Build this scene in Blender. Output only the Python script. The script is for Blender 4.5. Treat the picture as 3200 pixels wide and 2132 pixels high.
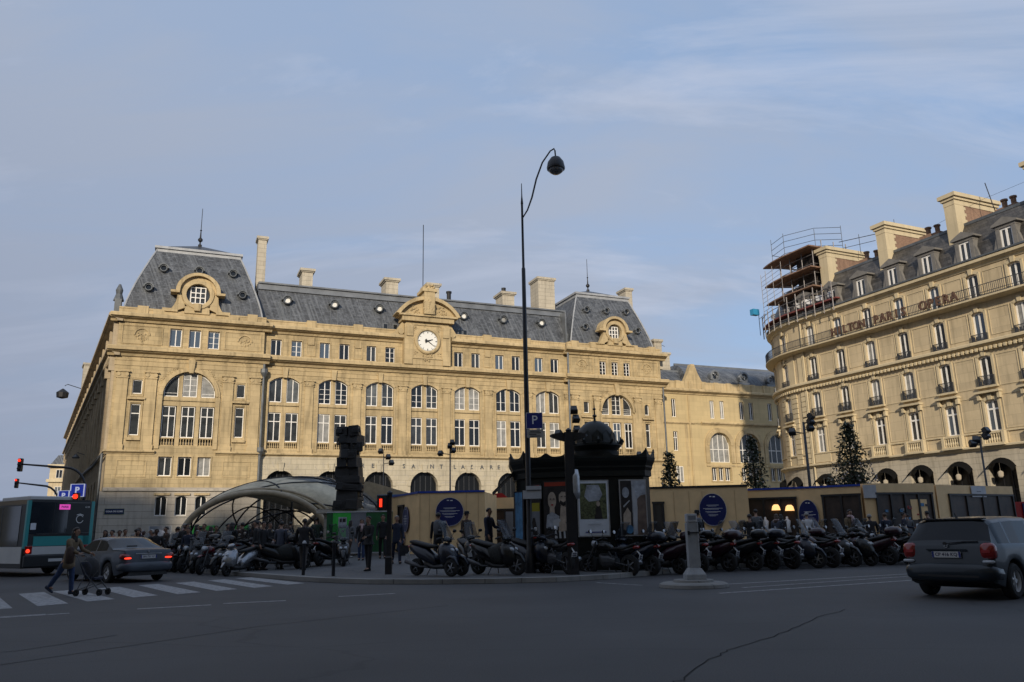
import bpy, math, random
from math import sin, cos, pi, radians, sqrt, atan2, hypot
from mathutils import Vector, Matrix, Euler
random.seed(7)
SC = bpy.context.scene
COL = SC.collection
for o in list(bpy.data.objects): bpy.data.objects.remove(o)

# ---------------------------------------------------------------- camera
cd = bpy.data.cameras.new('camera'); cam = bpy.data.objects.new('camera', cd); COL.objects.link(cam)
PITCH = math.atan(590/2489); ROLL = 0.0195
cd.sensor_width = 36; cd.lens = 28.0; cd.clip_end = 3000; cd.clip_start = 0.1
cam.location = (0, 0, 1.4)
cam.rotation_euler = (Matrix.Rotation(pi/2+PITCH, 3, 'X') @ Matrix.Rotation(-ROLL, 3, 'Z')).to_euler()
SC.camera = cam
SC.render.resolution_x = 1024; SC.render.resolution_y = 682
SC.view_settings.view_transform = 'Standard'; SC.view_settings.look = 'None'
SC.view_settings.exposure = 0.12; SC.view_settings.gamma = 1.0
# ---------------------------------------------------------------- sky and sun
SUN_AZ = radians(-5); SUN_EL = radians(20)
w = bpy.data.worlds.new('World'); SC.world = w; w.use_nodes = True
nt = w.node_tree; nt.nodes.clear()
def N(nt, t, **k):
    n = nt.nodes.new(t)
    for a, b in k.items():
        if a in n.inputs: n.inputs[a].default_value = b
        else: setattr(n, a, b)
    return n
def L(nt, a, b): nt.links.new(a, b)
out = N(nt, 'ShaderNodeOutputWorld'); bg = N(nt, 'ShaderNodeBackground'); bg.inputs[1].default_value = 0.15
sky = N(nt, 'ShaderNodeTexSky'); sky.sky_type = 'NISHITA'; sky.sun_disc = False
sky.sun_elevation = SUN_EL; sky.sun_rotation = pi - SUN_AZ
sky.air_density = 1.0; sky.dust_density = 1.6; sky.ozone_density = 1.3
tc = N(nt, 'ShaderNodeTexCoord'); sep = N(nt, 'ShaderNodeSeparateXYZ'); L(nt, tc.outputs['Generated'], sep.inputs[0])
zc = N(nt, 'ShaderNodeMath', operation='MAXIMUM'); L(nt, sep.outputs[2], zc.inputs[0]); zc.inputs[1].default_value = 0.0
za = N(nt, 'ShaderNodeMath', operation='ADD'); L(nt, zc.outputs[0], za.inputs[0]); za.inputs[1].default_value = 0.18
dx = N(nt, 'ShaderNodeMath', operation='DIVIDE'); L(nt, sep.outputs[0], dx.inputs[0]); L(nt, za.outputs[0], dx.inputs[1])
dy = N(nt, 'ShaderNodeMath', operation='DIVIDE'); L(nt, sep.outputs[1], dy.inputs[0]); L(nt, za.outputs[0], dy.inputs[1])
cb = N(nt, 'ShaderNodeCombineXYZ'); L(nt, dx.outputs[0], cb.inputs[0]); L(nt, dy.outputs[0], cb.inputs[1])
mp = N(nt, 'ShaderNodeMapping'); mp.inputs['Rotation'].default_value = (0, 0, radians(28)); mp.inputs['Scale'].default_value = (0.75, 1.7, 1)
L(nt, cb.outputs[0], mp.inputs[0])
n1 = N(nt, 'ShaderNodeTexNoise'); n1.inputs['Scale'].default_value = 1.1; n1.inputs['Detail'].default_value = 7; n1.inputs['Roughness'].default_value = 0.55; n1.inputs['Distortion'].default_value = 0.5
L(nt, mp.outputs[0], n1.inputs['Vector'])
n2 = N(nt, 'ShaderNodeTexNoise'); n2.inputs['Scale'].default_value = 0.45; n2.inputs['Detail'].default_value = 3
L(nt, cb.outputs[0], n2.inputs['Vector'])
# veil cover: denser to the west (left), thin streaks elsewhere
wx = N(nt, 'ShaderNodeMapRange'); wx.inputs[1].default_value = 0.62; wx.inputs[2].default_value = -0.55; wx.inputs[3].default_value = 0.0; wx.inputs[4].default_value = 1.0
L(nt, sep.outputs[0], wx.inputs[0])
r1 = N(nt, 'ShaderNodeMapRange'); r1.inputs[1].default_value = 0.40; r1.inputs[2].default_value = 0.72; L(nt, n1.outputs[0], r1.inputs[0])
r2 = N(nt, 'ShaderNodeMapRange'); r2.inputs[1].default_value = 0.35; r2.inputs[2].default_value = 0.68; L(nt, n2.outputs[0], r2.inputs[0])
m1 = N(nt, 'ShaderNodeMath', operation='MULTIPLY'); L(nt, r1.outputs[0], m1.inputs[0]); m1.inputs[1].default_value = 0.9
m2 = N(nt, 'ShaderNodeMath', operation='MULTIPLY_ADD'); L(nt, r2.outputs[0], m2.inputs[0]); m2.inputs[1].default_value = 0.16; L(nt, m1.outputs[0], m2.inputs[2])
m3 = N(nt, 'ShaderNodeMath', operation='MULTIPLY_ADD'); L(nt, wx.outputs[0], m3.inputs[0]); m3.inputs[1].default_value = 0.72; L(nt, m2.outputs[0], m3.inputs[2])
m3.use_clamp = True
def mixc(f, a, col):
    n = N(nt, 'ShaderNodeMix', data_type='RGBA')
    if hasattr(f, 'links'): L(nt, f, n.inputs[0])
    else: n.inputs[0].default_value = f
    L(nt, a, n.inputs[6]); n.inputs[7].default_value = (*col, 1); return n.outputs[2]
c0 = mixc(0.75, sky.outputs[0], (1.72, 2.72, 4.45))                 # thin high haze over the blue
c1 = mixc(m3.outputs[0], c0, (2.4, 2.8, 3.6))                     # cloud veil
n5 = N(nt, 'ShaderNodeTexNoise'); n5.inputs['Scale'].default_value = 1.5; n5.inputs['Detail'].default_value = 9; n5.inputs['Roughness'].default_value = 0.62; n5.inputs['Distortion'].default_value = 0.8
mp5 = N(nt, 'ShaderNodeMapping'); mp5.inputs['Rotation'].default_value = (0, 0, radians(-24)); mp5.inputs['Scale'].default_value = (0.55, 1.5, 1); mp5.inputs['Location'].default_value = (3.1, .4, 0); L(nt, cb.outputs[0], mp5.inputs[0]); L(nt, mp5.outputs[0], n5.inputs['Vector'])
r5 = N(nt, 'ShaderNodeMapRange'); r5.inputs[1].default_value = 0.50; r5.inputs[2].default_value = 0.76; r5.inputs[3].default_value = 0; r5.inputs[4].default_value = 1.0; L(nt, n5.outputs[0], r5.inputs[0])
c1 = mixc(r5.outputs[0], c1, (3.3, 3.65, 4.5))                      # brighter wisps
lo_ = N(nt, 'ShaderNodeMapRange'); lo_.inputs[1].default_value = 0.62; lo_.inputs[2].default_value = 0.05; L(nt, zc.outputs[0], lo_.inputs[0])
lw = N(nt, 'ShaderNodeMapRange'); lw.inputs[1].default_value = 0.15; lw.inputs[2].default_value = -0.6; L(nt, sep.outputs[0], lw.inputs[0])
ll = N(nt, 'ShaderNodeMath', operation='MULTIPLY'); L(nt, lo_.outputs[0], ll.inputs[0]); L(nt, lw.outputs[0], ll.inputs[1])
ls = N(nt, 'ShaderNodeMath', operation='MULTIPLY'); L(nt, ll.outputs[0], ls.inputs[0]); ls.inputs[1].default_value = 0.9
c2 = mixc(ls.outputs[0], c1, (1.75, 2.05, 2.75))                    # heavier grey bank low in the west
class _M: pass
mix = _M(); mix.outputs = [None, None, c2]
L(nt, mix.outputs[2], bg.inputs[0]); L(nt, bg.outputs[0], out.inputs[0])
sd = bpy.data.lights.new('sun', 'SUN'); so = bpy.data.objects.new('sun', sd); COL.objects.link(so)
sd.energy = 3.6; sd.angle = radians(1.8); sd.color = (1.0, 0.875, 0.70)
SDIR = Vector((sin(SUN_AZ)*cos(SUN_EL), -cos(SUN_AZ)*cos(SUN_EL), sin(SUN_EL)))
so.rotation_euler = SDIR.to_track_quat('Z', 'Y').to_euler()

# ---------------------------------------------------------------- materials
MATS = {}
def mat(name, col, rough=0.6, metal=0.0, spec=0.5, noise=None, bump=None, coat=0.0, trans=0.0, emit=None, alpha=None):
    """noise=(scale, amount[, detail]) varies the colour; bump=(scale, strength)"""
    m = bpy.data.materials.new(name); m.use_nodes = True; t = m.node_tree; b = t.nodes['Principled BSDF']
    c = (*col, 1); b.inputs['Base Color'].default_value = c; b.inputs['Roughness'].default_value = rough
    b.inputs['Metallic'].default_value = metal; b.inputs['Specular IOR Level'].default_value = spec
    b.inputs['Coat Weight'].default_value = coat; b.inputs['Transmission Weight'].default_value = trans
    if emit: b.inputs['Emission Color'].default_value = (*emit[0], 1); b.inputs['Emission Strength'].default_value = emit[1]
    if alpha is not None: b.inputs['Alpha'].default_value = alpha
    g = N(t, 'ShaderNodeTexCoord')
    if noise:
        n = N(t, 'ShaderNodeTexNoise'); n.inputs['Scale'].default_value = noise[0]; n.inputs['Detail'].default_value = 6 if len(noise) < 3 else noise[2]
        n.inputs['Roughness'].default_value = 0.6
        L(t, g.outputs['Object'], n.inputs['Vector'])
        r = N(t, 'ShaderNodeMapRange'); r.inputs[1].default_value = 0.3; r.inputs[2].default_value = 0.7; r.inputs[3].default_value = 1-noise[1]; r.inputs[4].default_value = 1+noise[1]
        L(t, n.outputs[0], r.inputs[0])
        v = N(t, 'ShaderNodeVectorMath', operation='SCALE'); v.inputs[0].default_value = col; L(t, r.outputs[0], v.inputs['Scale'])
        L(t, v.outputs[0], b.inputs['Base Color'])
    if bump:
        n = N(t, 'ShaderNodeTexNoise'); n.inputs['Scale'].default_value = bump[0]; n.inputs['Detail'].default_value = 5
        L(t, g.outputs['Object'], n.inputs['Vector'])
        bp = N(t, 'ShaderNodeBump'); bp.inputs['Strength'].default_value = bump[1]; bp.inputs['Distance'].default_value = 0.05
        L(t, n.outputs[0], bp.inputs['Height']); L(t, bp.outputs[0], b.inputs['Normal'])
    MATS[name] = m; return m
def stone(name, col, bw=1.1, bh=0.42, joint=0.72, stain=0.16, var=0.05, depth=0.25, streak=0.35):
    """ashlar blocks: faint joints, block to block variation, rain streaks and soot patches"""
    m = bpy.data.materials.new(name); m.use_nodes = True; t = m.node_tree; b = t.nodes['Principled BSDF']
    b.inputs['Roughness'].default_value = 0.85; b.inputs['Specular IOR Level'].default_value = 0.2
    g = N(t, 'ShaderNodeTexCoord'); s = N(t, 'ShaderNodeSeparateXYZ'); L(t, g.outputs['Object'], s.inputs[0])
    a = N(t, 'ShaderNodeMath', operation='ADD'); L(t, s.outputs[0], a.inputs[0]); L(t, s.outputs[1], a.inputs[1])
    c = N(t, 'ShaderNodeCombineXYZ'); L(t, a.outputs[0], c.inputs[0]); L(t, s.outputs[2], c.inputs[1])
    br = N(t, 'ShaderNodeTexBrick'); L(t, c.outputs[0], br.inputs['Vector'])
    br.inputs['Scale'].default_value = 1.0; br.inputs['Brick Width'].default_value = bw; br.inputs['Row Height'].default_value = bh
    br.inputs['Mortar Size'].default_value = 0.014; br.inputs['Mortar Smooth'].default_value = 0.3; br.inputs['Bias'].default_value = 0
    br.inputs['Color1'].default_value = (1-var,)*3+(1,); br.inputs['Color2'].default_value = (1+var, 1+var*0.9, 1+var*0.7, 1); br.inputs['Mortar'].default_value = (joint,)*3+(1,)
    n = N(t, 'ShaderNodeTexNoise'); n.inputs['Scale'].default_value = 0.35; n.inputs['Detail'].default_value = 8; n.inputs['Roughness'].default_value = 0.65
    L(t, g.outputs['Object'], n.inputs['Vector'])
    r = N(t, 'ShaderNodeMapRange'); r.inputs[1].default_value = 0.3; r.inputs[2].default_value = 0.7; r.inputs[3].default_value = 1-stain; r.inputs[4].default_value = 1+stain*0.6
    L(t, n.outputs[0], r.inputs[0])
    mp = N(t, 'ShaderNodeMapping'); mp.inputs['Scale'].default_value = (1.6, 0.16, 1); L(t, c.outputs[0], mp.inputs[0])
    n2 = N(t, 'ShaderNodeTexNoise'); n2.inputs['Scale'].default_value = 1.6; n2.inputs['Detail'].default_value = 6; L(t, mp.outputs[0], n2.inputs['Vector'])
    r2 = N(t, 'ShaderNodeMapRange'); r2.inputs[1].default_value = 0.5; r2.inputs[2].default_value = 0.8; r2.inputs[3].default_value = 1; r2.inputs[4].default_value = 1-streak
    L(t, n2.outputs[0], r2.inputs[0])
    mm = N(t, 'ShaderNodeMath', operation='MULTIPLY'); L(t, r.outputs[0], mm.inputs[0]); L(t, r2.outputs[0], mm.inputs[1])
    v = N(t, 'ShaderNodeVectorMath', operation='SCALE'); L(t, br.outputs[0], v.inputs[0]); L(t, mm.outputs[0], v.inputs['Scale'])
    v2 = N(t, 'ShaderNodeVectorMath', operation='MULTIPLY'); v2.inputs[1].default_value = col; L(t, v.outputs[0], v2.inputs[0])
    L(t, v2.outputs[0], b.inputs['Base Color'])
    bp = N(t, 'ShaderNodeBump'); bp.inputs['Strength'].default_value = depth; bp.inputs['Distance'].default_value = 0.03
    n3 = N(t, 'ShaderNodeTexNoise'); n3.inputs['Scale'].default_value = 7; n3.inputs['Detail'].default_value = 5; L(t, g.outputs['Object'], n3.inputs['Vector'])
    iv = N(t, 'ShaderNodeMath', operation='MULTIPLY_ADD'); L(t, br.outputs['Fac'], iv.inputs[0]); iv.inputs[1].default_value = -0.8; L(t, n3.outputs[0], iv.inputs[2])
    L(t, iv.outputs[0], bp.inputs['Height']); L(t, bp.outputs[0], b.inputs['Normal'])
    MATS[name] = m; return m
def slate(name, col, streaks=0.9, scale=(0.32, 0.2)):
    m = bpy.data.materials.new(name); m.use_nodes = True; t = m.node_tree; b = t.nodes['Principled BSDF']
    b.inputs['Roughness'].default_value = 0.42; b.inputs['Specular IOR Level'].default_value = 0.45
    g = N(t, 'ShaderNodeTexCoord'); s = N(t, 'ShaderNodeSeparateXYZ'); L(t, g.outputs['Object'], s.inputs[0])
    a = N(t, 'ShaderNodeMath', operation='ADD'); L(t, s.outputs[0], a.inputs[0]); L(t, s.outputs[1], a.inputs[1])
    c = N(t, 'ShaderNodeCombineXYZ'); L(t, a.outputs[0], c.inputs[0]); L(t, s.outputs[2], c.inputs[1])
    br = N(t, 'ShaderNodeTexBrick'); L(t, c.outputs[0], br.inputs['Vector']); br.inputs['Scale'].default_value = 1
    br.inputs['Brick Width'].default_value = scale[0]; br.inputs['Row Height'].default_value = scale[1]; br.inputs['Mortar Size'].default_value = 0.012
    br.inputs['Color1'].default_value = (0.6, 0.6, 0.6, 1); br.inputs['Color2'].default_value = (1.35, 1.35, 1.35, 1); br.inputs['Mortar'].default_value = (0.35, 0.35, 0.35, 1)
    mp = N(t, 'ShaderNodeMapping'); mp.inputs['Scale'].default_value = (2.6, 0.10, 1); L(t, c.outputs[0], mp.inputs[0])
    n2 = N(t, 'ShaderNodeTexNoise'); n2.inputs['Scale'].default_value = 1.5; n2.inputs['Detail'].default_value = 8; n2.inputs['Roughness'].default_value = 0.7; L(t, mp.outputs[0], n2.inputs['Vector'])
    r = N(t, 'ShaderNodeMapRange'); r.inputs[1].default_value = 0.48; r.inputs[2].default_value = 0.70; r.inputs[3].default_value = 0; r.inputs[4].default_value = streaks
    L(t, n2.outputs[0], r.inputs[0])
    n4 = N(t, 'ShaderNodeTexNoise'); n4.inputs['Scale'].default_value = 1.1; n4.inputs['Detail'].default_value = 9; n4.inputs['Roughness'].default_value = 0.75; L(t, g.outputs['Object'], n4.inputs['Vector'])
    r4 = N(t, 'ShaderNodeMapRange'); r4.inputs[1].default_value = 0.35; r4.inputs[2].default_value = 0.7; r4.inputs[3].default_value = 0.65; r4.inputs[4].default_value = 1.5; L(t, n4.outputs[0], r4.inputs[0])
    v = N(t, 'ShaderNodeVectorMath', operation='MULTIPLY'); v.inputs[1].default_value = col; L(t, br.outputs[0], v.inputs[0])
    v3 = N(t, 'ShaderNodeVectorMath', operation='SCALE'); L(t, v.outputs[0], v3.inputs[0]); L(t, r4.outputs[0], v3.inputs['Scale'])
    mx = N(t, 'ShaderNodeMix', data_type='RGBA'); L(t, r.outputs[0], mx.inputs[0]); L(t, v3.outputs[0], mx.inputs[6]); mx.inputs[7].default_value = (col[0]*2.6, col[1]*2.6, col[2]*2.5, 1)
    L(t, mx.outputs[2], b.inputs['Base Color'])
    bp = N(t, 'ShaderNodeBump'); bp.inputs['Strength'].default_value = 0.5; bp.inputs['Distance'].default_value = 0.03; L(t, br.outputs[0], bp.inputs['Height']); L(t, bp.outputs[0], b.inputs['Normal'])
    MATS[name] = m; return m
stone('stone', (0.47, 0.370, 0.215), var=.10, stain=.28, depth=.5, streak=.5)
stone('stone_trim', (0.50, 0.39, 0.225), bw=1.4, bh=.6, joint=0.8, stain=0.26, var=0.08, streak=.5)
stone('stone_base', (0.50, 0.445, 0.335), bw=1.5, bh=0.52, joint=0.6, depth=0.5)
stone('stone_grey', (0.45, 0.41, 0.35), bw=40, bh=0.62, joint=0.45, depth=0.8)
stone('hotel_stone', (0.55, 0.45, 0.295), bw=1.6, bh=0.8, joint=0.78, stain=0.16, streak=0.3, var=.07)
stone('hotel_trim', (0.56, 0.47, 0.31), bw=2.2, bh=3.0, joint=0.9, stain=0.1, streak=0.2)
stone('hotel_base', (0.47, 0.42, 0.33), bw=1.5, bh=0.5, joint=0.6, depth=0.5)
stone('wing_stone', (0.53, 0.42, 0.235), bw=2.0, bh=0.6, joint=0.88, stain=0.08, streak=0.15)
stone('side_stone', (0.45, 0.37, 0.26), bw=1.2, bh=0.5, joint=0.8)
stone('brick', (0.235, 0.15, 0.105), bw=0.24, bh=0.08, joint=1.25, var=0.2)
slate('slate', (0.078, 0.084, 0.094), streaks=.75)
slate('slate_dark', (0.045, 0.047, 0.052), streaks=0.35)
slate('slate_hotel', (0.060, 0.056, 0.052), streaks=0.25, scale=(0.6, 0.3))
mat('zinc', (0.17, 0.18, 0.19), 0.45, 0.3, noise=(0.8, 0.25))
mat('zinc_white', (0.33, 0.34, 0.35), 0.5, 0.1, noise=(1.5, 0.2))
mat('lead', (0.10, 0.11, 0.12), 0.5, 0.2, noise=(2, 0.3))
mat('glass', (0.010, 0.013, 0.017), 0.08, spec=0.5)
mat('glass_mid', (0.038, 0.043, 0.048), 0.12, spec=0.5, noise=(0.9, 0.6))
mat('glass_grey', (0.11, 0.12, 0.125), 0.15, spec=0.4, noise=(1.1, 0.5))
mat('glass_curtain', (0.26, 0.26, 0.25), 0.3, spec=0.4, noise=(1.7, 0.35))
mat('glass_blue', (0.06, 0.085, 0.12), 0.08, spec=0.8)
mat('glass_dark', (0.008, 0.009, 0.010), 0.25, spec=0.25)
mat('white_frame', (0.80, 0.78, 0.74), 0.5, noise=(3, 0.06))
mat('iron', (0.018, 0.018, 0.020), 0.5, 0.3, noise=(6, 0.3))
mat('iron_grey', (0.06, 0.063, 0.07), 0.5, 0.4, noise=(6, 0.3))
mat('dial', (0.78, 0.77, 0.72), 0.4)
mat('hand', (0.012, 0.012, 0.014), 0.5)

# ---------------------------------------------------------------- mesh helpers
class MB:
    def __init__(s, T=None): s.v = []; s.f = []; s.T = T; s.m = []; s.mi = 0
    def add(s, vs, fs):
        n = len(s.v); T = s.T
        s.v += [tuple(T(*p)) if T else tuple(p) for p in vs]
        s.f += [tuple(i+n for i in f) for f in fs]; s.m += [s.mi]*len(fs)
    def quad(s, a, b, c, d): s.add([a, b, c, d], [(0, 1, 2, 3)])
    def box(s, x0, x1, y0, y1, z0, z1):
        s.add([(x0,y0,z0),(x1,y0,z0),(x1,y1,z0),(x0,y1,z0),(x0,y0,z1),(x1,y0,z1),(x1,y1,z1),(x0,y1,z1)],
              [(0,3,2,1),(4,5,6,7),(0,1,5,4),(1,2,6,5),(2,3,7,6),(3,0,4,7)])
    def boxm(s, M, sx, sy, sz, taper=1.0):
        vs = []
        for z, k in ((-sz/2, 1), (sz/2, taper)):
            for x, y in ((-1,-1),(1,-1),(1,1),(-1,1)): vs.append(tuple(M @ Vector((x*sx/2*k, y*sy/2*k, z))))
        s.add(vs, [(0,3,2,1),(4,5,6,7),(0,1,5,4),(1,2,6,5),(2,3,7,6),(3,0,4,7)])
    def rings(s, rings, cap=True, closed=True):
        n = len(rings[0]); vs = [p for r in rings for p in r]; fs = []
        for i in range(len(rings)-1):
            for j in range(n if closed else n-1):
                k = (j+1) % n; fs.append((i*n+j, i*n+k, (i+1)*n+k, (i+1)*n+j))
        if cap: fs += [tuple(range(n))[::-1], tuple((len(rings)-1)*n+j for j in range(n))]
        s.add(vs, fs)
    def lathe(s, prof, c=(0,0,0), n=16, cap=True, M=None):
        rs = []
        for r, z in prof:
            ring = []
            for j in range(n):
                a = 2*pi*j/n; p = Vector((r*cos(a), r*sin(a), z))
                if M is not None: p = M @ p
                ring.append((p.x+c[0], p.y+c[1], p.z+c[2]))
            rs.append(ring)
        s.rings(rs, cap)
    def tube(s, pts, r, n=8, cap=True):
        pts = [Vector(p) for p in pts]; rs = []
        if not isinstance(r, (list, tuple)): r = [r]*len(pts)
        up = None
        for i, p in enumerate(pts):
            d = (pts[min(i+1, len(pts)-1)] - pts[max(i-1, 0)])
            if d.length < 1e-9: d = Vector((0, 0, 1))
            d.normalize()
            if up is None: up = d.orthogonal().normalized()
            up = (up - d*up.dot(d))
            if up.length < 1e-6: up = d.orthogonal()
            up.normalize(); q = d.cross(up)
            rs.append([tuple(p + (up*cos(2*pi*j/n) + q*sin(2*pi*j/n))*r[i]) for j in range(n)])
        s.rings(rs, cap)
    def prism(s, pts, y0, y1):
        """polygon given in (x, z), extruded between y0 and y1"""
        n = len(pts)
        s.add([(x, y0, z) for x, z in pts]+[(x, y1, z) for x, z in pts],
              [tuple(range(n)), tuple(range(n, 2*n))[::-1]]+[(i, (i+1) % n, (i+1) % n+n, i+n) for i in range(n)])
    def strip(s, a, b, y0, y1):
        """band between two polylines a and b in (x, z), with thickness"""
        for i in range(len(a)-1): s.prism([a[i], a[i+1], b[i+1], b[i]], y0, y1)
    def mesh(s, name, mats, smooth=False, bevel=None, fixn=True):
        me = bpy.data.meshes.new(name); me.from_pydata(s.v, [], s.f); 
        if not isinstance(mats, (list, tuple)): mats = [mats]
        for m in mats: me.materials.append(MATS[m] if isinstance(m, str) else m)
        if len(mats) > 1: me.polygons.foreach_set('material_index', s.m)
        if fixn:
            import bmesh
            bm = bmesh.new(); bm.from_mesh(me); bmesh.ops.recalc_face_normals(bm, faces=bm.faces); bm.to_mesh(me); bm.free()
        if smooth: me.polygons.foreach_set('use_smooth', [True]*len(me.polygons))
        me.update(); return me
    def build(s, name, mats, parent=None, smooth=False, label=None, loc=None, rot=None, fixn=True, bevel=0):
        o = bpy.data.objects.new(name, s.mesh(name, mats, smooth, fixn=fixn)); COL.objects.link(o)
        if smooth == 'auto' : 
            try: o.data.set_sharp_from_angle(angle=radians(38))
            except Exception: pass
        if bevel:
            b = o.modifiers.new('bevel', 'BEVEL'); b.width = bevel; b.segments = 2; b.limit_method = 'ANGLE'
        if parent: o.parent = parent
        if label: o['label'] = label
        if loc: o.location = loc
        if rot: o.rotation_euler = rot
        return o
def tag(o, label=None, cat=None, group=None, kind=None):
    if label: o['label'] = label
    if cat: o['category'] = cat
    if group: o['group'] = group
    if kind: o['kind'] = kind
    return o
def thing(name, label, cat, loc=(0,0,0), rz=0, group=None):
    o = bpy.data.objects.new(name, None); COL.objects.link(o); o.empty_display_size = 0.3
    o.location = loc; o.rotation_euler = (0, 0, rz)
    return tag(o, label, cat, group)
KIDS = {}
def copy_tree(o, parent=None):
    c = o.copy(); COL.objects.link(c)
    if parent: c.parent = parent
    for ch in [x for x in bpy.data.objects if x.parent == o] if o.name not in KIDS else KIDS[o.name]: copy_tree(ch, c)
    return c
def inst(me, name, parent, loc, rz=0, mats=None):
    o = bpy.data.objects.new(name, me); COL.objects.link(o); o.parent = parent; o.location = loc; o.rotation_euler = (0, 0, rz)
    if mats:
        for i, m in enumerate(mats):
            if m: o.material_slots[i].link = 'OBJECT'; o.material_slots[i].material = MATS[m]
    return o
def text_mesh(name, body, size, depth, font_scale_x=1.0, mirror=False, bold=0.0):
    cu = bpy.data.curves.new(name, 'FONT'); cu.body = body; cu.size = size; cu.extrude = depth; cu.align_x = 'CENTER'; cu.align_y = 'CENTER'; cu.offset = bold
    cu.resolution_u = 3
    ob = bpy.data.objects.new(name, cu); COL.objects.link(ob)
    dg = bpy.context.evaluated_depsgraph_get(); me = bpy.data.meshes.new_from_object(ob.evaluated_get(dg)); me.name = name
    bpy.data.objects.remove(ob); bpy.data.curves.remove(cu)
    for v in me.vertices:
        x, y, z = v.co; v.co = ((-x if mirror else x)*font_scale_x, -z, y)   # upright, facing -y
    return me

def split_pieces(o, gap=.12):
    """one object per spatially separate piece of o (same name, same parent)"""
    me = o.data; n = len(me.vertices); p = list(range(n))
    def fd(a):
        while p[a] != a: p[a] = p[p[a]]; a = p[a]
        return a
    for f in me.polygons:
        v = f.vertices; r = fd(v[0])
        for k in v[1:]: p[fd(k)] = r
    comp = {}
    for i in range(n): comp.setdefault(fd(i), []).append(i)
    keys = list(comp); bb = []
    for k in keys:
        c = [me.vertices[i].co for i in comp[k]]; bb.append([min(q[a] for q in c)-gap/2 for a in range(3)]+[max(q[a] for q in c)+gap/2 for a in range(3)])
    g = list(range(len(keys)))
    def fg(a):
        while g[a] != a: g[a] = g[g[a]]; a = g[a]
        return a
    for i in range(len(keys)):
        for j in range(i):
            A, B = bb[i], bb[j]
            if all(A[a] <= B[a+3] and B[a] <= A[a+3] for a in range(3)): g[fg(i)] = fg(j)
    groups = {}
    for i, k in enumerate(keys): groups.setdefault(fg(i), []).append(k)
    if len(groups) < 2: return [o]
    who = {}
    for gi, ks in enumerate(groups.values()):
        for k in ks:
            for v in comp[k]: who[v] = gi
    faces = {}
    for f in me.polygons: faces.setdefault(who[f.vertices[0]], []).append(f)
    out_ = []; name = o.name.split('.')[0]
    for gi, fs in faces.items():
        idx = {}; vs = []; ff = []
        for f in fs:
            t_ = []
            for v in f.vertices:
                if v not in idx: idx[v] = len(vs); vs.append(tuple(me.vertices[v].co))
                t_.append(idx[v])
            ff.append(t_)
        m2 = bpy.data.meshes.new(name); m2.from_pydata(vs, [], ff); [m2.materials.append(q) for q in me.materials]
        c = bpy.data.objects.new(name, m2); COL.objects.link(c); c.parent = o.parent; c.location = o.location; c.rotation_euler = o.rotation_euler; out_.append(c)
    for ch in list(o.children): ch.parent = out_[0]
    bpy.data.objects.remove(o); return out_

# walls in (s, out, w): s along the front, out towards the street, w up
def arcpts(sc, hw, z1, rise, n=10):
    if rise <= 0: return [(sc-hw, z1), (sc+hw, z1)]
    R = (hw*hw+rise*rise)/(2*rise); zc = z1-R; a = math.asin(min(1, hw/R)) if rise <= hw else pi/2
    return [(sc+R*sin(-a+2*a*i/n), zc+R*cos(-a+2*a*i/n)) for i in range(n+1)]
def wall(mb, s0, s1, w0, w1, ops=(), out=0.0, reveal=0.4, step=None):
    def panel(a, b, za, zb):
        if b-a < 1e-4 or zb-za < 1e-4: return
        k = max(1, int(math.ceil((b-a)/step))) if step else 1
        for i in range(k):
            p, q = a+(b-a)*i/k, a+(b-a)*(i+1)/k
            mb.quad((p, out, za), (q, out, za), (q, out, zb), (p, out, zb))
    x = s0
    for (sc, wd, z0, z1, rise) in sorted(ops):
        l, r = sc-wd/2, sc+wd/2
        panel(x, l, w0, w1); panel(l, r, w0, z0)
        P = arcpts(sc, wd/2, z1, rise)
        for i in range(len(P)-1):
            mb.quad((P[i][0], out, P[i][1]), (P[i+1][0], out, P[i+1][1]), (P[i+1][0], out, w1), (P[i][0], out, w1))
        C = [(l, z0)]+P+[(r, z0)]
        for i in range(len(C)):
            a, b = C[i], C[(i+1) % len(C)]
            if hypot(a[0]-b[0], a[1]-b[1]) > 1e-4: mb.quad((a[0], out, a[1]), (b[0], out, b[1]), (b[0], out-reveal, b[1]), (a[0], out-reveal, a[1]))
        x = r
    panel(x, s1, w0, w1)
def sweep(mb, prof, s0, s1, step=None, caps=True):
    """moulding: profile [(out, w)] swept along s"""
    k = max(1, int(math.ceil((s1-s0)/step))) if step else 1
    mb.rings([[(s0+(s1-s0)*i/k, o, z) for o, z in prof] for i in range(k+1)], cap=caps)
def cornice(w0, w1, p, base=0.0):
    h = w1-w0
    return [(base-0.3, w0), (base+p*0.18, w0), (base+p*0.3, w0+h*0.25), (base+p*0.72, w0+h*0.42), (base+p*0.75, w0+h*0.5), (base+p, w0+h*0.55), (base+p, w0+h*0.88), (base+p*0.9, w1), (base-0.3, w1)]
WC = {}
PANE = ['glass', 'glass_mid', 'glass_mid', 'glass_grey', 'glass_curtain', 'glass_blue', 'glass']
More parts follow.
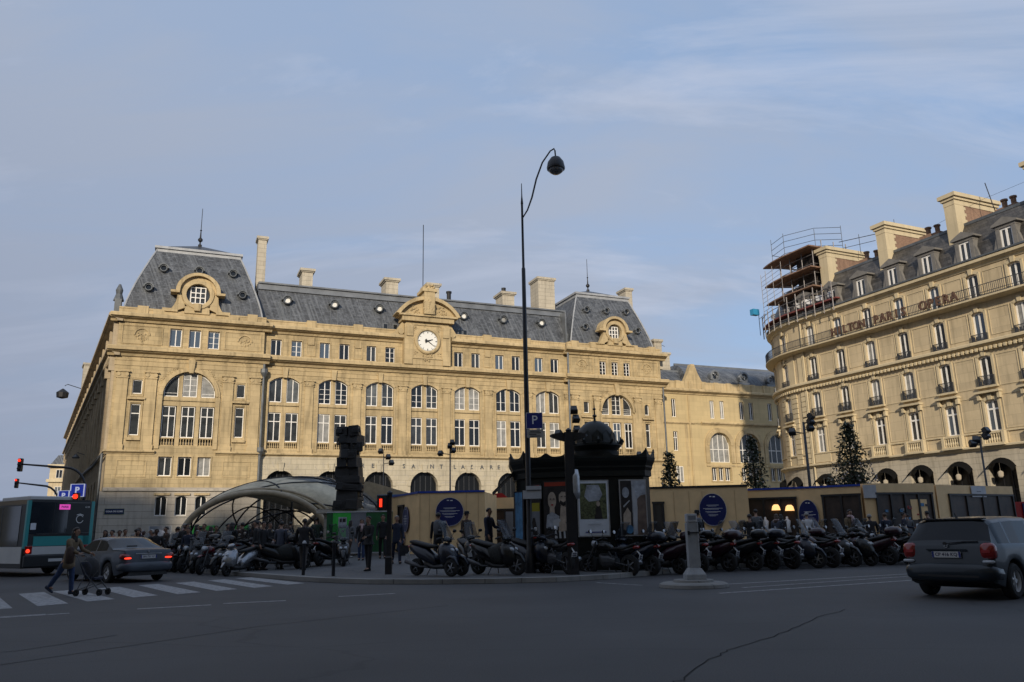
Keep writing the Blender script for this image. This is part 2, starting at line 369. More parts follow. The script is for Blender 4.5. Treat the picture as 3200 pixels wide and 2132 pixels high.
def window(parent, T, s, z0, x0, x1, top, out, leaf=2, transom=None, bars=0, rz=0.0, pane=None, fr=0.07, depth=0.08, white='white_frame', name='window'):
    """timber casement filling x0..x1 (relative to s), from z0 up to top(x); pane is a child"""
    key = (round(x0,3), round(x1,3), tuple(round(top(x0+(x1-x0)*i/6), 2) for i in range(7)), leaf, transom, bars, fr, white)
    if key not in WC:
        n = 8 if abs(top(x0)-top((x0+x1)/2)) > 0.01 or abs(top(x0)-top(x1)) > 0.01 else 1
        mb = MB(); X = [x0+(x1-x0)*i/n for i in range(n+1)]
        mb.box(x0, x0+fr, -depth/2, depth/2, 0, top(x0+fr)); mb.box(x1-fr, x1, -depth/2, depth/2, 0, top(x1-fr)); mb.box(x0, x1, -depth/2-.004, depth/2, 0, fr*1.3)
        mb.strip([(x, top(x)) for x in X], [(x, top(x)-fr*1.2) for x in X], -depth/2-.002, depth/2)
        for i in range(1, leaf):
            x = x0+(x1-x0)*i/leaf; mb.box(x-fr*0.65, x+fr*0.65, -depth/2-0.01, depth/2, 0.01, top(x)-.02)
        if transom: mb.box(x0+.01, x1-.01, -depth/2-0.014, depth/2, transom-fr*.6, transom+fr*.6)
        for i in range(1, bars+1):
            hmin = min(top(x0+fr), top(x1-fr)); z = hmin*i/(bars+1); mb.box(x0+.01, x1-.01, -depth/2+0.016, depth/2-.01, z-0.018, z+0.018)
        fm = mb.mesh('window', white)
        pb = MB(); pb.strip([(x, top(x)-.01) for x in X], [(x, 0.01) for x in X], 0.0, 0.03)
        WC[key] = (fm, pb.mesh('pane', 'glass'))
    fm, pm = WC[key]
    p = T(s, out, z0)
    o = inst(fm, name, parent, p, rz)
    inst(pm, 'pane', o, (0, 0.0, 0), 0, [pane or random.choice(PANE)])
    return o
def flat(h): return lambda x: h
def archtop(sc_rel, hw, z1rel, rise):
    R = (hw*hw+rise*rise)/(2*rise)
    return lambda x: z1rel-R+sqrt(max(0.0, R*R-(x-sc_rel)**2))
# ================================================================ STATION
FAZ = radians(67.09); FO = (-38.12, 74.7)
st = thing('station_building', 'long sunlit sandstone railway station with a clock, grey slate roofs and two domed pavilions', 'railway station', (FO[0], FO[1], 0), pi/2-FAZ)
def TS(s, o, z): return (s, -o, z)
PL = (0.0, 13.6); PR = (48.7, 61.6); CO = -0.5
BAY = [15.9+5.017*i for i in range(7)]
# --- wall masses
mb = MB(TS)
def tri(c, hw, pitch, wd, z0, z1, rise=0): return [(c+(i-1)*pitch, wd, z0, z1, rise) for i in range(3)]
# left pavilion
wall(mb, 0, 13.6, 5.8, 9.07, tri(6.83, 0, 1.75, 1.2, 7.02, 8.82))
wall(mb, 0, 4.3, 9.07, 18.5, [(2.12, .82, 10.84, 13.86, 0)]); mb2 = None
wall(mb, 9.4, 13.6, 9.07, 18.5, [(11.6, .8, 10.84, 13.86, 0)])
# the slits above sit in the same wall: cut the wall in two bands
mb = MB(TS)
wall(mb, 0, 13.6, 5.8, 9.07, tri(6.83, 0, 1.75, 1.2, 7.02, 8.82))
lo = [(2.12, .82, 10.84, 13.86, 0), (11.6, .8, 10.84, 13.86, 0)]
wall(mb, 0, 13.6, 9.07, 14.3, lo+[(6.83, 4.8, 9.9, 14.3, 0)])
wall(mb, 0, 13.6, 14.3, 18.5, [(2.12, .82, 14.83, 16.2, 0), (6.83, 4.8, 14.3, 17.2, 2.4), (11.6, .75, 14.83, 16.2, 0)], reveal=.4)
wall(mb, 0, 13.6, 18.5, 22.9, tri(6.93, 0, 1.77, 1.12, 19.68, 21.46), reveal=.3)
mb.box(0, 13.6, -0.42, -0.40, 5.8, 5.81)
# central body
for (a, b) in [(13.6, 48.7)]:
    wall(mb, a, b, 9.07, 14.3, [(c, 3.05, 9.85, 14.3, 0) for c in BAY], out=CO, reveal=.45)
    wall(mb, a, b, 14.3, 18.5, [(c, 3.05, 14.3, 17.3, .62) for c in BAY], out=CO, reveal=.45)
    att = []
    for i, c in enumerate(BAY):
        if i != 3: att += [(c-1.04, 1.08, 19.5, 21.25, 0), (c+1.04, 1.08, 19.5, 21.25, 0)]
    wall(mb, a, b, 18.5, 22.6, att, out=CO, reveal=.3)
# right pavilion
RC = 55.05
wall(mb, 48.7, 61.6, 0, 9.07, tri(RC, 0, 1.6, 1.05, 7.02, 8.82))
lo = [(50.9, .72, 10.84, 13.75, 0), (59.3, .62, 10.84, 13.75, 0)]
wall(mb, 48.7, 61.6, 9.07, 14.3, lo+[(RC, 4.3, 9.9, 14.3, 0)])
wall(mb, 48.7, 61.6, 14.3, 18.5, [(50.9, .72, 14.83, 16.15, 0), (RC, 4.3, 14.3, 17.15, 2.15), (59.3, .62, 14.83, 16.15, .3)])
wall(mb, 48.7, 61.6, 18.5, 22.9, tri(RC, 0, 1.68, .9, 19.55, 21.25), reveal=.3)
# returns and the dark mass behind the openings
mb.quad((13.6, 0, 0), (13.6, CO-.02, 0), (13.6, CO-.02, 22.9), (13.6, 0, 22.9)); mb.quad((48.7, 0, 0), (48.7, CO, 0), (48.7, CO, 22.9), (48.7, 0, 22.9))
mb.quad((61.6, 0, 0), (61.6, -14, 0), (61.6, -14, 22.9), (61.6, 0, 22.9))
mb.build('wall', 'stone', st, fixn=False)
# stone cross pieces inside the big openings
mb = MB(TS)
for c, pw, rr, xs in ((6.83, 4.8, 2.4, (-.86, .86)), (RC, 4.3, 2.15, (-.8, .8))):
    mb.box(c-pw/2, c+pw/2, -0.38, -0.12, 13.8, 14.72)
    for k in xs:
        mb.box(c+k-.2, c+k+.2, -.36, -.14, 9.9, 13.8); mb.box(c+k-.18, c+k+.18, -.36, -.14, 14.72, 14.72+sqrt(rr*rr-.95**2)+.1)
for c in BAY:
    mb.box(c-1.53, c+1.53, CO-.42, CO-.14, 13.6, 14.66)
    mb.box(c-.24, c+.24, CO-.4, CO-.12, 9.85, 13.6); mb.box(c-.22, c+.22, CO-.4, CO-.12, 14.66, 17.3)
mb.build('mullion', 'stone_trim', st)
# pale rusticated base of the middle and grey base of the left pavilion
mb = MB(TS)
wall(mb, 13.6, 48.7, 0, 9.07, [(c, 3.1, 0.0, 7.7, 1.55) for c in BAY], out=CO+.12, reveal=.7)
mb.build('base_wall', 'stone_base', st, fixn=False)
mb = MB(TS)
wall(mb, -.25, 13.7, 0, 5.6, [(c, 1.05, 3.3, 5.16, .22) for c in (5.02, 6.79, 8.55)], out=.25, reveal=.5)
mb.quad((-.25, .25, 0), (-.25, -3, 0), (-.25, -3, 5.6), (-.25, .25, 5.6)); mb.quad((13.7, .25, 0), (13.7, -.6, 0), (13.7, -.6, 5.6), (13.7, .25, 5.6))
mb.build('base_wall', 'stone_grey', st, fixn=False)
# grooves in the base (voussoirs round the arches)
mb = MB(TS)
for c in BAY:
    for k in range(-4, 5):
        a = radians(k*20); r0, r1 = 1.9, 2.55
        p = [(c+r0*sin(a-.012), 6.15+r0*cos(a-.012)), (c+r1*sin(a-.012), 6.15+r1*cos(a-.012)), (c+r1*sin(a+.012), 6.15+r1*cos(a+.012)), (c+r0*sin(a+.012), 6.15+r0*cos(a+.012))]
        mb.prism(p, CO+.10, CO+.125)
mb.build('arch_joints', 'stone_grey', st)
mb = MB(TS)
for c in BAY:
    a = arcpts(c, 1.55, 7.7, 1.55, 14); b = arcpts(c, 1.85, 8.0, 1.85, 14); mb.strip(b, a, CO+.05, CO+.2)
    mb.prism([(c-.2, 7.6), (c+.2, 7.6), (c+.3, 8.5), (c-.3, 8.5)], CO+.05, CO+.3)
mb.build('arch_ring', 'stone_base', st)
# --- string courses and cornices
def moulding(name, segs, prof, matn, parent=st, T=TS, step=None):
    m = MB(T)
    for s0, s1, base in segs: sweep(m, prof(base), s0, s1, step)
    return m.build(name, matn, parent)
SEG = [(-.0, 13.6, 0), (13.6, 48.7, CO), (48.7, 61.6, 0)]
moulding('string_course', [(-.25, 4.1, .0), (9.55, 13.8, .0), (13.8, 48.7, CO), (48.5, 61.8, 0)], lambda b: cornice(9.05, 9.42, .34, b), 'stone_trim')
moulding('cornice', [(-.75, 14.2, 0), (13.8, 48.5, CO), (48.1, 62.3, 0)], lambda b: cornice(18.45, 19.35, .85, b), 'stone_trim')
moulding('cornice', [(-.75, 14.3, 0.05), (13.9, 28.4, CO), (33.9, 48.4, CO), (48.1, 62.3, 0.05)], lambda b: cornice(21.85, 22.65, .8, b), 'stone_trim')
moulding('band', [(0, 13.6, .0)], lambda b: [(b-.1, 5.56), (b+.42, 5.6), (b+.42, 5.82), (b, 5.95), (b-.1, 5.95)], 'stone_grey')
moulding('architrave', [(-.05, 13.65, 0), (13.6, 48.7, CO), (48.65, 61.65, 0)], lambda b: [(b-.1, 17.55), (b+.06, 17.55), (b+.06, 18.0), (b+.1, 18.02), (b+.1, 18.2), (b-.1, 18.2)], 'stone_trim')
mb = MB(TS)
for a, b, o in ((-.1, 13.7, .1), (13.7, 28.4, CO), (33.9, 48.6, CO), (48.6, 61.7, .1)):
    mb.box(a, b, o-.5, o-.05, 22.6, 23.2); mb.box(a, b, o-.55, o+.0, 23.2, 23.35)
for c in [2, 4.2, 9.6, 12.3]+[18.4, 23.4, 38.5, 43.5]+[49.6, 52.2, 57.9, 60.5]:
    o = .1 if c < 13.6 or c > 48.7 else CO
    mb.box(c-.5, c+.5, o-.55, o+.06, 22.55, 23.55)
for k in range(7): mb.box(10.2+k*.28, 10.32+k*.28, .03, .09, 22.75, 23.1); mb.box(49.9+k*.28, 50.02+k*.28, .03, .09, 22.75, 23.1)
mb.build('parapet', 'stone_trim', st)
# --- pilasters, capitals, panels, keystones
def pilaster(m, s, wd, o, z0, z1, zc, p=.16):
    m.box(s-wd/2, s+wd/2, o-.05, o+p, z0+.5, z1); m.box(s-wd/2-.08, s+wd/2+.08, o-.05, o+p+.06, z0, z0+.5)
    m.box(s-wd/2-.06, s+wd/2+.06, o-.05, o+p+.07, z1, z1+.1)
    for k in (-1, 1): m.lathe([(.2, -.1), (.2, .1)], (s+k*wd*.36, o+p+.02, (z1+zc)/2), 8, M=Matrix.Rotation(pi/2, 3, 'X'))
    m.box(s-wd/2+.05, s+wd/2-.05, o, o+p+.06, z1+.1, zc-.12); m.box(s-wd/2-.14, s+wd/2+.14, o-.05, o+p+.16, zc-.12, zc)
mb = MB(TS)
for s in (.75, 3.3, 10.35, 12.95): pilaster(mb, s, 1.0, 0, 9.42, 16.3, 17.0)
for s in (49.3, 52.25, 57.9, 60.9): pilaster(mb, s, .9, 0, 9.42, 16.3, 17.0)
for i in range(8): pilaster(mb, BAY[0]-2.51+5.017*i, .85 if 0 < i < 7 else .5, CO, 9.42, 16.4, 17.05, .14)
mb.build('pilaster', 'stone_trim', st)
mb = MB(TS)
for c in BAY:
    mb.strip(arcpts(c, 1.75, 17.52, .66, 12), arcpts(c, 1.53, 17.3, .62, 12), CO-.05, CO+.1)
    for k in (-1, 1): mb.box(c+k*1.64-.1, c+k*1.64+.1, CO-.05, CO+.08, 9.6, 16.7)
    mb.prism([(c-.2, 17.2), (c+.2, 17.2), (c+.3, 18.3), (c-.3, 18.3)], CO-.05, CO+.28)
for c, r in ((6.83, 2.4), (RC, 2.15)):
    mb.strip(arcpts(c, r+.42, 17.62, r+.42, 20), arcpts(c, r+.02, 17.2, r+.0, 20), -.05, .16)
    mb.strip(arcpts(c, r+.22, 17.42, r+.22, 20), arcpts(c, r+.02, 17.2, r+.0, 20), -.05, .22)
    for k in (-1, 1): mb.box(c+k*(r+.22)-.2, c+k*(r+.22)+.2, -.05, .12, 9.6, 14.8)
    mb.prism([(c-.2, 17.05), (c+.2, 17.05), (c+.34, 18.35), (c-.34, 18.35)], -.05, .38)
    mb.lathe([(.3, -.12), (.3, .3)], (c, .1, 18.3), 10, M=Matrix.Rotation(pi/2, 3, 'X'))
mb.build('arch_moulding', 'stone_trim', st)
mb = MB(TS)
def frame_panel(m, s0, s1, z0, z1, o, p=.05, t=.07):
    m.box(s0, s1, o-.02, o+p, z0, z0+t); m.box(s0, s1, o-.02, o+p, z1-t, z1); m.box(s0, s0+t, o-.02, o+p, z0+t, z1-t); m.box(s1-t, s1, o-.02, o+p, z0+t, z1-t)
for a, b in ((.9, 3.5), (10.3, 12.9)): frame_panel(mb, a, b, 6.9, 8.5, 0)
for a, b in ((.3, 4.0), (9.7, 13.3), (49.0, 52.1), (58.0, 61.2)): frame_panel(mb, a, b, 19.7, 21.6, 0, .06, .1)
for c in (2.12, 11.6, 50.9, 59.3):
    hw = .62; frame_panel(mb, c-hw, c+hw, 10.5, 14.1, 0, .09, .14); frame_panel(mb, c-hw+.05, c+hw-.05, 14.55, 16.45, 0, .06, .1)
    mb.box(c-.8, c+.8, -.05, .3, 14.25, 14.45); mb.box(c-.62, c+.62, -.05, .22, 10.35, 10.6)
for i in range(6):
    s = BAY[0]+2.51+5.017*i
    if i in (2, 3): continue
    frame_panel(mb, s-.5, s+.5, 19.7, 21.2, CO, .06, .09); mb.box(s-.34, s+.34, CO, CO+.12, 20.9, 21.7)
for i in range(7):
    if i == 3: continue
    for k in (-1, 1): mb.box(BAY[i]+k*1.04-.66, BAY[i]+k*1.04+.66, CO-.05, CO+.12, 19.38, 19.5); frame_panel(mb, BAY[i]+k*1.04-.66, BAY[i]+k*1.04+.66, 19.44, 21.36, CO, .07, .12)
for c, wd in ((6.93, 1.77), (RC, 1.68)):
    for k in (-1, 0, 1): frame_panel(mb, c+k*wd-.64, c+k*wd+.64, 19.5, 21.6, 0, .07, .1)
for c, wd in ((6.83, 1.75),):
    for k in (-1, 0, 1): frame_panel(mb, c+k*wd-.7, c+k*wd+.7, 6.9, 8.95, 0, .08, .1); mb.box(c+k*wd-.7, c+k*wd+.7, .2, .4, 5.2, 5.4)
for s0, s1 in ((13.9, 14.3), (47.6, 48.5)): frame_panel(mb, s0, s1, 10, 16, CO, .05, .05)
mb.build('panel_frames', 'stone_trim', st)
# carved medallions
def carve(m, c, z, r, o, n=40, seed=1):
    rr = random.Random(seed)
    for _ in range(n):
        a = rr.random()*2*pi; q = r*sqrt(rr.random()); sz = r*(.1+.14*rr.random())
        m.lathe([(sz*.2, -sz*.5), (sz, 0), (sz*.2, sz*.7)], (c+q*cos(a), o, z+q*sin(a)), 6, M=Matrix.Rotation(-pi/2, 3, 'X') @ Matrix.Rotation(rr.random()*.8, 3, 'X'))
mb = MB(TS)
for c in (2.1, 11.7, 50.5, 59.6):
    mb.strip(arcpts(c, .75, 21.35, .75, 14), arcpts(c, .62, 21.22, .62, 14), 0, .1); carve(mb, c, 20.5, .5, .02, 24, int(c))
for c in (6.83, RC):
    for k in (-1, 1):
        for j in range(7): carve(mb, c+k*(1.5+j*.22), 17.5-j*.23, .25, .03, 6, j+int(c)+k)
mb.build('medallion', 'stone_trim', st)
# balustrades under the tall windows
def balusters(m, s0, s1, z0, z1, o, n, r=.075):
    m.box(s0, s1, o-.12, o+.1, z1-.12, z1); m.box(s0, s1, o-.12, o+.1, z0, z0+.1)
    h = z1-z0-.22
    for i in range(n):
        s = s0+(s1-s0)*(i+.5)/n; m.lathe([(r*.6, z0+.1), (r*1.2, z0+.1+h*.3), (r*.5, z0+.1+h*.6), (r*.8, z0+.1+h)], (s, o, 0), 6, cap=False)
mb = MB(TS)
for c, p, hw in ((6.83, 1.75, .62), (RC, 1.6, .56)):
    for k in (-1, 0, 1): balusters(mb, c+k*p-hw, c+k*p+hw, 9.9, 10.72, -.25, 5)
for c in BAY:
    for k in (-1, 1): balusters(mb, c+k*.88-.62, c+k*.88+.62, 9.85, 10.6, CO-.27, 6)
mb.build('balustrade', 'stone_trim', st)
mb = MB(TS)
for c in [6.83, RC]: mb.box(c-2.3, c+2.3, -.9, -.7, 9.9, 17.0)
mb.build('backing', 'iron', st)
# --- windows
for k in (-1, 0, 1):
    window(st, TS, 6.83+k*1.75, 7.02, -.58, .58, flat(1.8), -.22, 2, pane=['glass_mid', 'glass', 'glass_curtain'][k+1])
    window(st, TS, 6.83+k*1.75, 10.72, -.6, .6, flat(3.06), -.3, 2, transom=2.1, pane='glass_mid')
    window(st, TS, RC+k*1.6, 7.02, -.5, .5, flat(1.8), -.22, 2)
    window(st, TS, 6.93+k*1.77, 19.68, -.54, .54, flat(1.78), -.2, 2, bars=(0, 0, 2)[k+1], pane='glass_blue')
    window(st, TS, 6.79+k*1.765, 3.3, -.52, .52, archtop(0, .52, 1.86, .22), -.15, 2, pane='glass')
    window(st, TS, RC+k*1.6, 10.72, -.5, .5, flat(3.04), -.3, 2, transom=2.1, bars=0)
    window(st, TS, RC+k*1.68, 19.55, -.44, .44, flat(1.7), -.2, 2, bars=3, pane='glass')
    for c, r, p, hw in ((6.83, 2.36, 1.75, .62), (RC, 2.11, 1.62, .55)):
        x0, x1 = {-1: (-r+.02, -1.06), 0: (-.66, .66), 1: (1.06, r-.02)}[k]
        if c == RC: x0, x1 = {-1: (-r+.02, -.98), 0: (-.62, .62), 1: (.98, r-.02)}[k]
        window(st, TS, c, 14.72, x0, x1, archtop(0, r, 17.16-14.72, r), -.3, 2 if k == 0 else 1, transom=None, bars=3 if c == RC or k == 0 else 1, pane='glass_curtain' if (c < 20 and k >= 0) else 'glass_mid')
for c, wd in ((2.12, .82), (11.6, .8), (50.9, .72), (59.3, .62)):
    window(st, TS, c, 10.84, -wd/2, wd/2, flat(3.0), -.2, 1, transom=2.1, pane='glass_mid')
    window(st, TS, c, 14.83, -wd/2, wd/2, flat(1.36), -.2, 1, pane='glass_mid')
lit = ['glass_mid', 'glass_grey', 'glass', 'glass', 'glass_grey', 'glass_mid', 'glass', 'glass_mid', 'glass_curtain', 'glass_curtain', 'glass', 'glass', 'glass_curtain', 'glass_mid']
for i, c in enumerate(BAY):
    for j, k in enumerate((-1, 1)):
        x0, x1 = (-1.5, -.24) if k < 0 else (.24, 1.5)
        window(st, TS, c, 14.66, x0, x1, archtop(0, 1.53, 17.28-14.66, .62), CO-.28, 2, bars=(0, 3, 1, 2, 2, 1, 0)[i], pane=lit[i*2+j])
        window(st, TS, c, 10.62, x0, x1, flat(2.96), CO-.3, 2, transom=2.05, pane=['glass_mid', 'glass_curtain', 'glass_mid', 'glass_mid', 'glass', 'glass_curtain', 'glass_mid'][i] if j == 0 else ['glass_mid', 'glass_mid', 'glass', 'glass_mid', 'glass', 'glass', 'glass_curtain'][i])
        if i != 3: window(st, TS, c+k*1.04, 19.5, -.52, .52, flat(1.73), CO-.18, 2, bars=random.choice((0, 2, 0)), pane=random.choice(['glass', 'glass_mid', 'glass_blue']))
    window(st, TS, c, 0.05, -1.5, 1.5, archtop(0, 1.52, 7.62, 1.52), CO-.5, 5, transom=3.8, fr=.05, pane='glass_dark', white='iron_grey')
# --- window blinds (a few half lowered), planters
# --- clock
mb = MB(TS)
X0, X1, CX = 28.5, 33.5, 31.0
mb.box(X0, X1, CO-.6, .35, 19.35, 24.4)
mb.box(X0-.15, X0+.75, CO, .5, 19.35, 23.9); mb.box(X1-.75, X1+.15, CO, .5, 19.35, 23.9)
mb.box(X0-.5, X1+.5, CO-.5, .75, 24.2, 24.75); mb.box(X0-.9, X1+.9, CO-.5, .95, 24.75, 24.95)
A = arcpts(CX, 3.7, 27.1, 2.15, 16); B = arcpts(CX, 3.3, 26.7, 1.85, 16)
mb.strip(A, B, CO-.6, 1.0); mb.prism([(CX-3.3, 24.9)]+B+[(CX+3.3, 24.9)], CO-.6, .45)
mb.box(CX-.62, CX+.62, CO-.5, 1.15, 25.0, 27.6); mb.box(CX-.85, CX+.85, CO-.6, 1.25, 27.6, 27.95); mb.prism([(CX-.75, 27.95), (CX+.75, 27.95), (CX+.5, 28.5), (CX-.5, 28.5)], CO-.4, 1.0)
for k in (-1, 1):
    P = [(CX+k*(2.5+1.9*(t**.8)), 22.6+2.0*(1-t)**2.2) for t in [i/10 for i in range(11)]]
    mb.prism(([(CX+k*2.45, 22.6)]+P) if k < 0 else ([(CX+k*2.45, 22.6)]+P), CO-.45, .1)
    mb.lathe([(.34, -.2), (.34, .35)], (CX+k*3.0, .1, 23.0), 10, M=Matrix.Rotation(pi/2, 3, 'X'))
    mb.box(CX+k*2.1-.35, CX+k*2.1+.35, .3, .62, 22.5, 23.7)
frame_panel(mb, CX-1.75, CX+1.75, 20.0, 23.95, .35, .1, .14)
mb.build('clock_frame', 'stone_trim', st)
mb = MB(TS)
carve(mb, CX, 26.0, .75, 1.1, 34, 3); carve(mb, CX-1.6, 25.5, .6, .5, 26, 4); carve(mb, CX+1.6, 25.5, .6, .5, 26, 5); carve(mb, CX, 20.3, .6, .42, 26, 6)
carve(mb, CX-1.45, 23.4, .3, .42, 12, 7); carve(mb, CX+1.45, 23.4, .3, .42, 12, 8); carve(mb, CX-1.4, 20.7, .32, .42, 12, 9); carve(mb, CX+1.4, 20.7, .32, .42, 12, 10); carve(mb, CX, 28.2, .5, 1.1, 16, 11)
mb.build('carving', 'stone_trim', st)
RX = Matrix.Rotation(pi/2, 3, 'X')
mb = MB(); mb.lathe([(1.5, 0), (1.5, .16), (1.38, .26), (1.22, .26), (1.14, .1), (1.14, 0)], n=40, M=RX); ckr = mb.build('clock', 'stone_trim', st, smooth='auto', loc=(CX, -.36, 22.05))
mb = MB(); mb.lathe([(1.15, .04), (1.15, .09)], n=40, M=RX); mb.build('dial', 'dial', ckr)
mb = MB()
for h in range(12):
    a = h*pi/6; M = Matrix.Rotation(a, 4, 'Y') @ Matrix.Translation((0, -.1, .98))
    mb.boxm(M, .045 if h % 3 else .09, .02, .2)
mb.strip([(1.08*sin(i*pi/20), 1.08*cos(i*pi/20)) for i in range(41)], [(1.10*sin(i*pi/20), 1.10*cos(i*pi/20)) for i in range(41)], -.11, -.09)
mb.build('numerals', 'iron_grey', ckr)
for nm, a, ln, wd in (('hour_hand', radians(70), .62, .16), ('minute_hand', radians(127), .98, .1)):
    mb = MB(); M = Matrix.Rotation(a, 4, 'Y')
    mb.boxm(M @ Matrix.Translation((0, -.13, ln/2)), wd, .02, ln, .5); mb.boxm(M @ Matrix.Translation((0, -.13, -.16)), wd*2.0, .02, .32, .45); mb.build(nm, 'hand', ckr)
# --- station lettering cut in the base
me = text_mesh('lettering', 'G', .5, .02); bpy.data.meshes.remove(me)
for ch, s in zip('GARESAINTLAZARE', (22.2, 23.2, 24.2, 25.3, 28.65, 29.7, 30.75, 31.8, 32.85, 34.4, 35.35, 36.3, 37.6, 38.7, 39.6)):
    me = text_mesh('letter', ch, .62, .035, bold=.006); me.materials.append(MATS['lead'])
    inst(me, 'letter', st, (s, -(CO+.16), 8.25))
# --- roofs
def pav_roof(c, hw, z0, z1, k, depth, zt, name='roof'):
    """four sided bell-ended mansard of a pavilion, c = centre s, depth = centre out"""
    mb = MB(TS); R = []
    for i in range(9):
        t = i/8; h = hw*(1-(1-k)*(t**1.25)) ; z = z0+(z1-z0)*t
        R.append([(c-h, depth+h, z), (c+h, depth+h, z), (c+h, depth-h, z), (c-h, depth-h, z)])
    mb.rings(R, cap=False); r = mb.build(name, 'slate', st, fixn=True)
    h = hw*k; mb = MB(TS)
    mb.box(c-h-.14, c+h+.14, depth-h-.14, depth+h+.14, z1-.6, z1); mb.box(c-h-.3, c+h+.3, depth-h-.3, depth+h+.3, z1, z1+.25)
    for sx in (-1, 1):
        for sy in (-1, 1):
            pts = [(c+sx*hw*(1-(1-k)*(t/8)**1.25), depth+sy*hw*(1-(1-k)*(t/8)**1.25), z0+(z1-z0)*t/8) for t in range(9)]
            mb.tube(pts, .09, 6)
    mb.build('roof_trim', 'zinc_white', r)
    mb = MB(TS); mb.rings([[(c-h, depth+h, z1+.25), (c+h, depth+h, z1+.25), (c+h, depth-h, z1+.25), (c-h, depth-h, z1+.25)], [(c-.3, depth+.3, zt), (c+.3, depth+.3, zt), (c+.3, depth-.3, zt), (c-.3, depth-.3, zt)]]); mb.build('roof_cap', 'slate_dark', r)
    mb = MB(TS); mb.lathe([(.2, zt-.1), (.2, zt+.3), (.08, zt+.35), (.08, zt+.6), (.24, zt+.75), (.26, zt+.95), (.09, zt+1.15), (.055, zt+1.9), (.12, zt+2.0), (.04, zt+2.1), (.03, zt+4.6)], (c, depth, 0), 10); mb.build('finial', 'iron', r)
    return r
def on_roof(c, hw, z0, z1, k, depth, z):
    t = (z-z0)/(z1-z0); return depth+hw*(1-(1-k)*(t**1.25))
def oculus(s, o, z, r, frame='zinc', pane='glass', big=False, parent=st):
    mb = MB(TS)
    mb.lathe([(r*1.3, -.5), (r*1.3, .35), (r*1.12, .5), (r*.86, .5), (r*.8, .2)], (s, o, z), 18, cap=False, M=Matrix.Rotation(-pi/2, 3, 'X'))
    # eyelid hood
    mb.strip([(s+r*1.65*cos(a), z+r*1.5*sin(a)) for a in [pi*i/10 for i in range(11)]], [(s+r*1.2*cos(a), z+r*1.2*sin(a)) for a in [pi*i/10 for i in range(11)]], o-.6, o+.62)
    w_ = mb.build('roof_window', frame, parent)
    mb = MB(TS); mb.lathe([(r*.9, .25), (r*.9, .3)], (s, o, z), 18, M=Matrix.Rotation(-pi/2, 3, 'X')); mb.build('pane', pane, w_)
    mb = MB(TS); return w_
PRS = ((6.8, 6.5, 23.2, 30.5, .62, -6.5, 32.5, 13.0), (RC+.15, 5.9, 23.2, 30.4, .62, -6.3, 32.1, 12.6))
for c, hw, z0, z1, k, d, zt, _ in PRS: pav_roof(c, hw, z0, z1, k, d, zt)
c, hw, z0, z1, k, d, zt, _ = PRS[0]
for s, z in ((3.5, 28.0), (6.9, 28.1), (10.2, 28.15), (2.3, 25.6), (11.2, 25.65)): oculus(s, on_roof(c, hw, z0, z1, k, d, z), z, .31, 'lead')
c, hw, z0, z1, k, d, zt, _ = PRS[1]
for s, z in ((52.2, 28.1), (55.1, 28.2), (58, 28.3), (51.5, 25.6), (59.0, 25.7)): oculus(s, on_roof(c, hw, z0, z1, k, d, z), z, .30, 'zinc')
mb = MB(TS)
mb.add([(12.9, CO-.6, 23.0), (49.6, CO-.6, 23.0), (49.6, CO-1.9, 27.2), (12.9, CO-1.9, 27.2), (49.6, CO-2.1, 27.75), (12.9, CO-2.1, 27.75), (49.6, CO-9, 28.6), (12.9, CO-9, 28.6)], [(0, 1, 2, 3)])
rf = mb.build('roof', 'slate', st)
mb = MB(TS)
sweep(mb, [(CO-2.1, 27.1), (CO-1.72, 27.1), (CO-1.8, 27.72), (CO-1.62, 27.75), (CO-1.62, 27.92), (CO-2.1, 27.95), (CO-6, 28.5), (CO-6, 27.1)], 12.9, 49.6)
mb.box(48.9, 49.05, CO-1.95, CO-.4, 23.2, 27.4)
mb.build('roof_ridge', 'zinc', rf)
mb = MB(TS)
for i in range(7):
    for s in (BAY[i]-.35, BAY[i]+.35):
        if i != 3: mb.tube([(s, CO-.62, 23.2), (s, CO-1.36, 25.5)], .05, 5)
mb.build('flashing', 'zinc', rf)
for i, c in enumerate(BAY):
    if i != 3: oculus(c, CO-1.45, 25.9, .36, 'lead', 'dial' if i != 5 else 'glass_curtain')
for s in (26.6, 27.7, 35.4, 36.0):
    mb = MB(TS); mb.box(s-.28, s+.28, CO-1.3, CO-.75, 23.5, 24.15); o = mb.build('skylight', 'zinc', rf)
    mb = MB(TS); mb.box(s-.2, s+.2, CO-.76, CO-.73, 23.58, 24.07); mb.build('pane', 'glass', o)
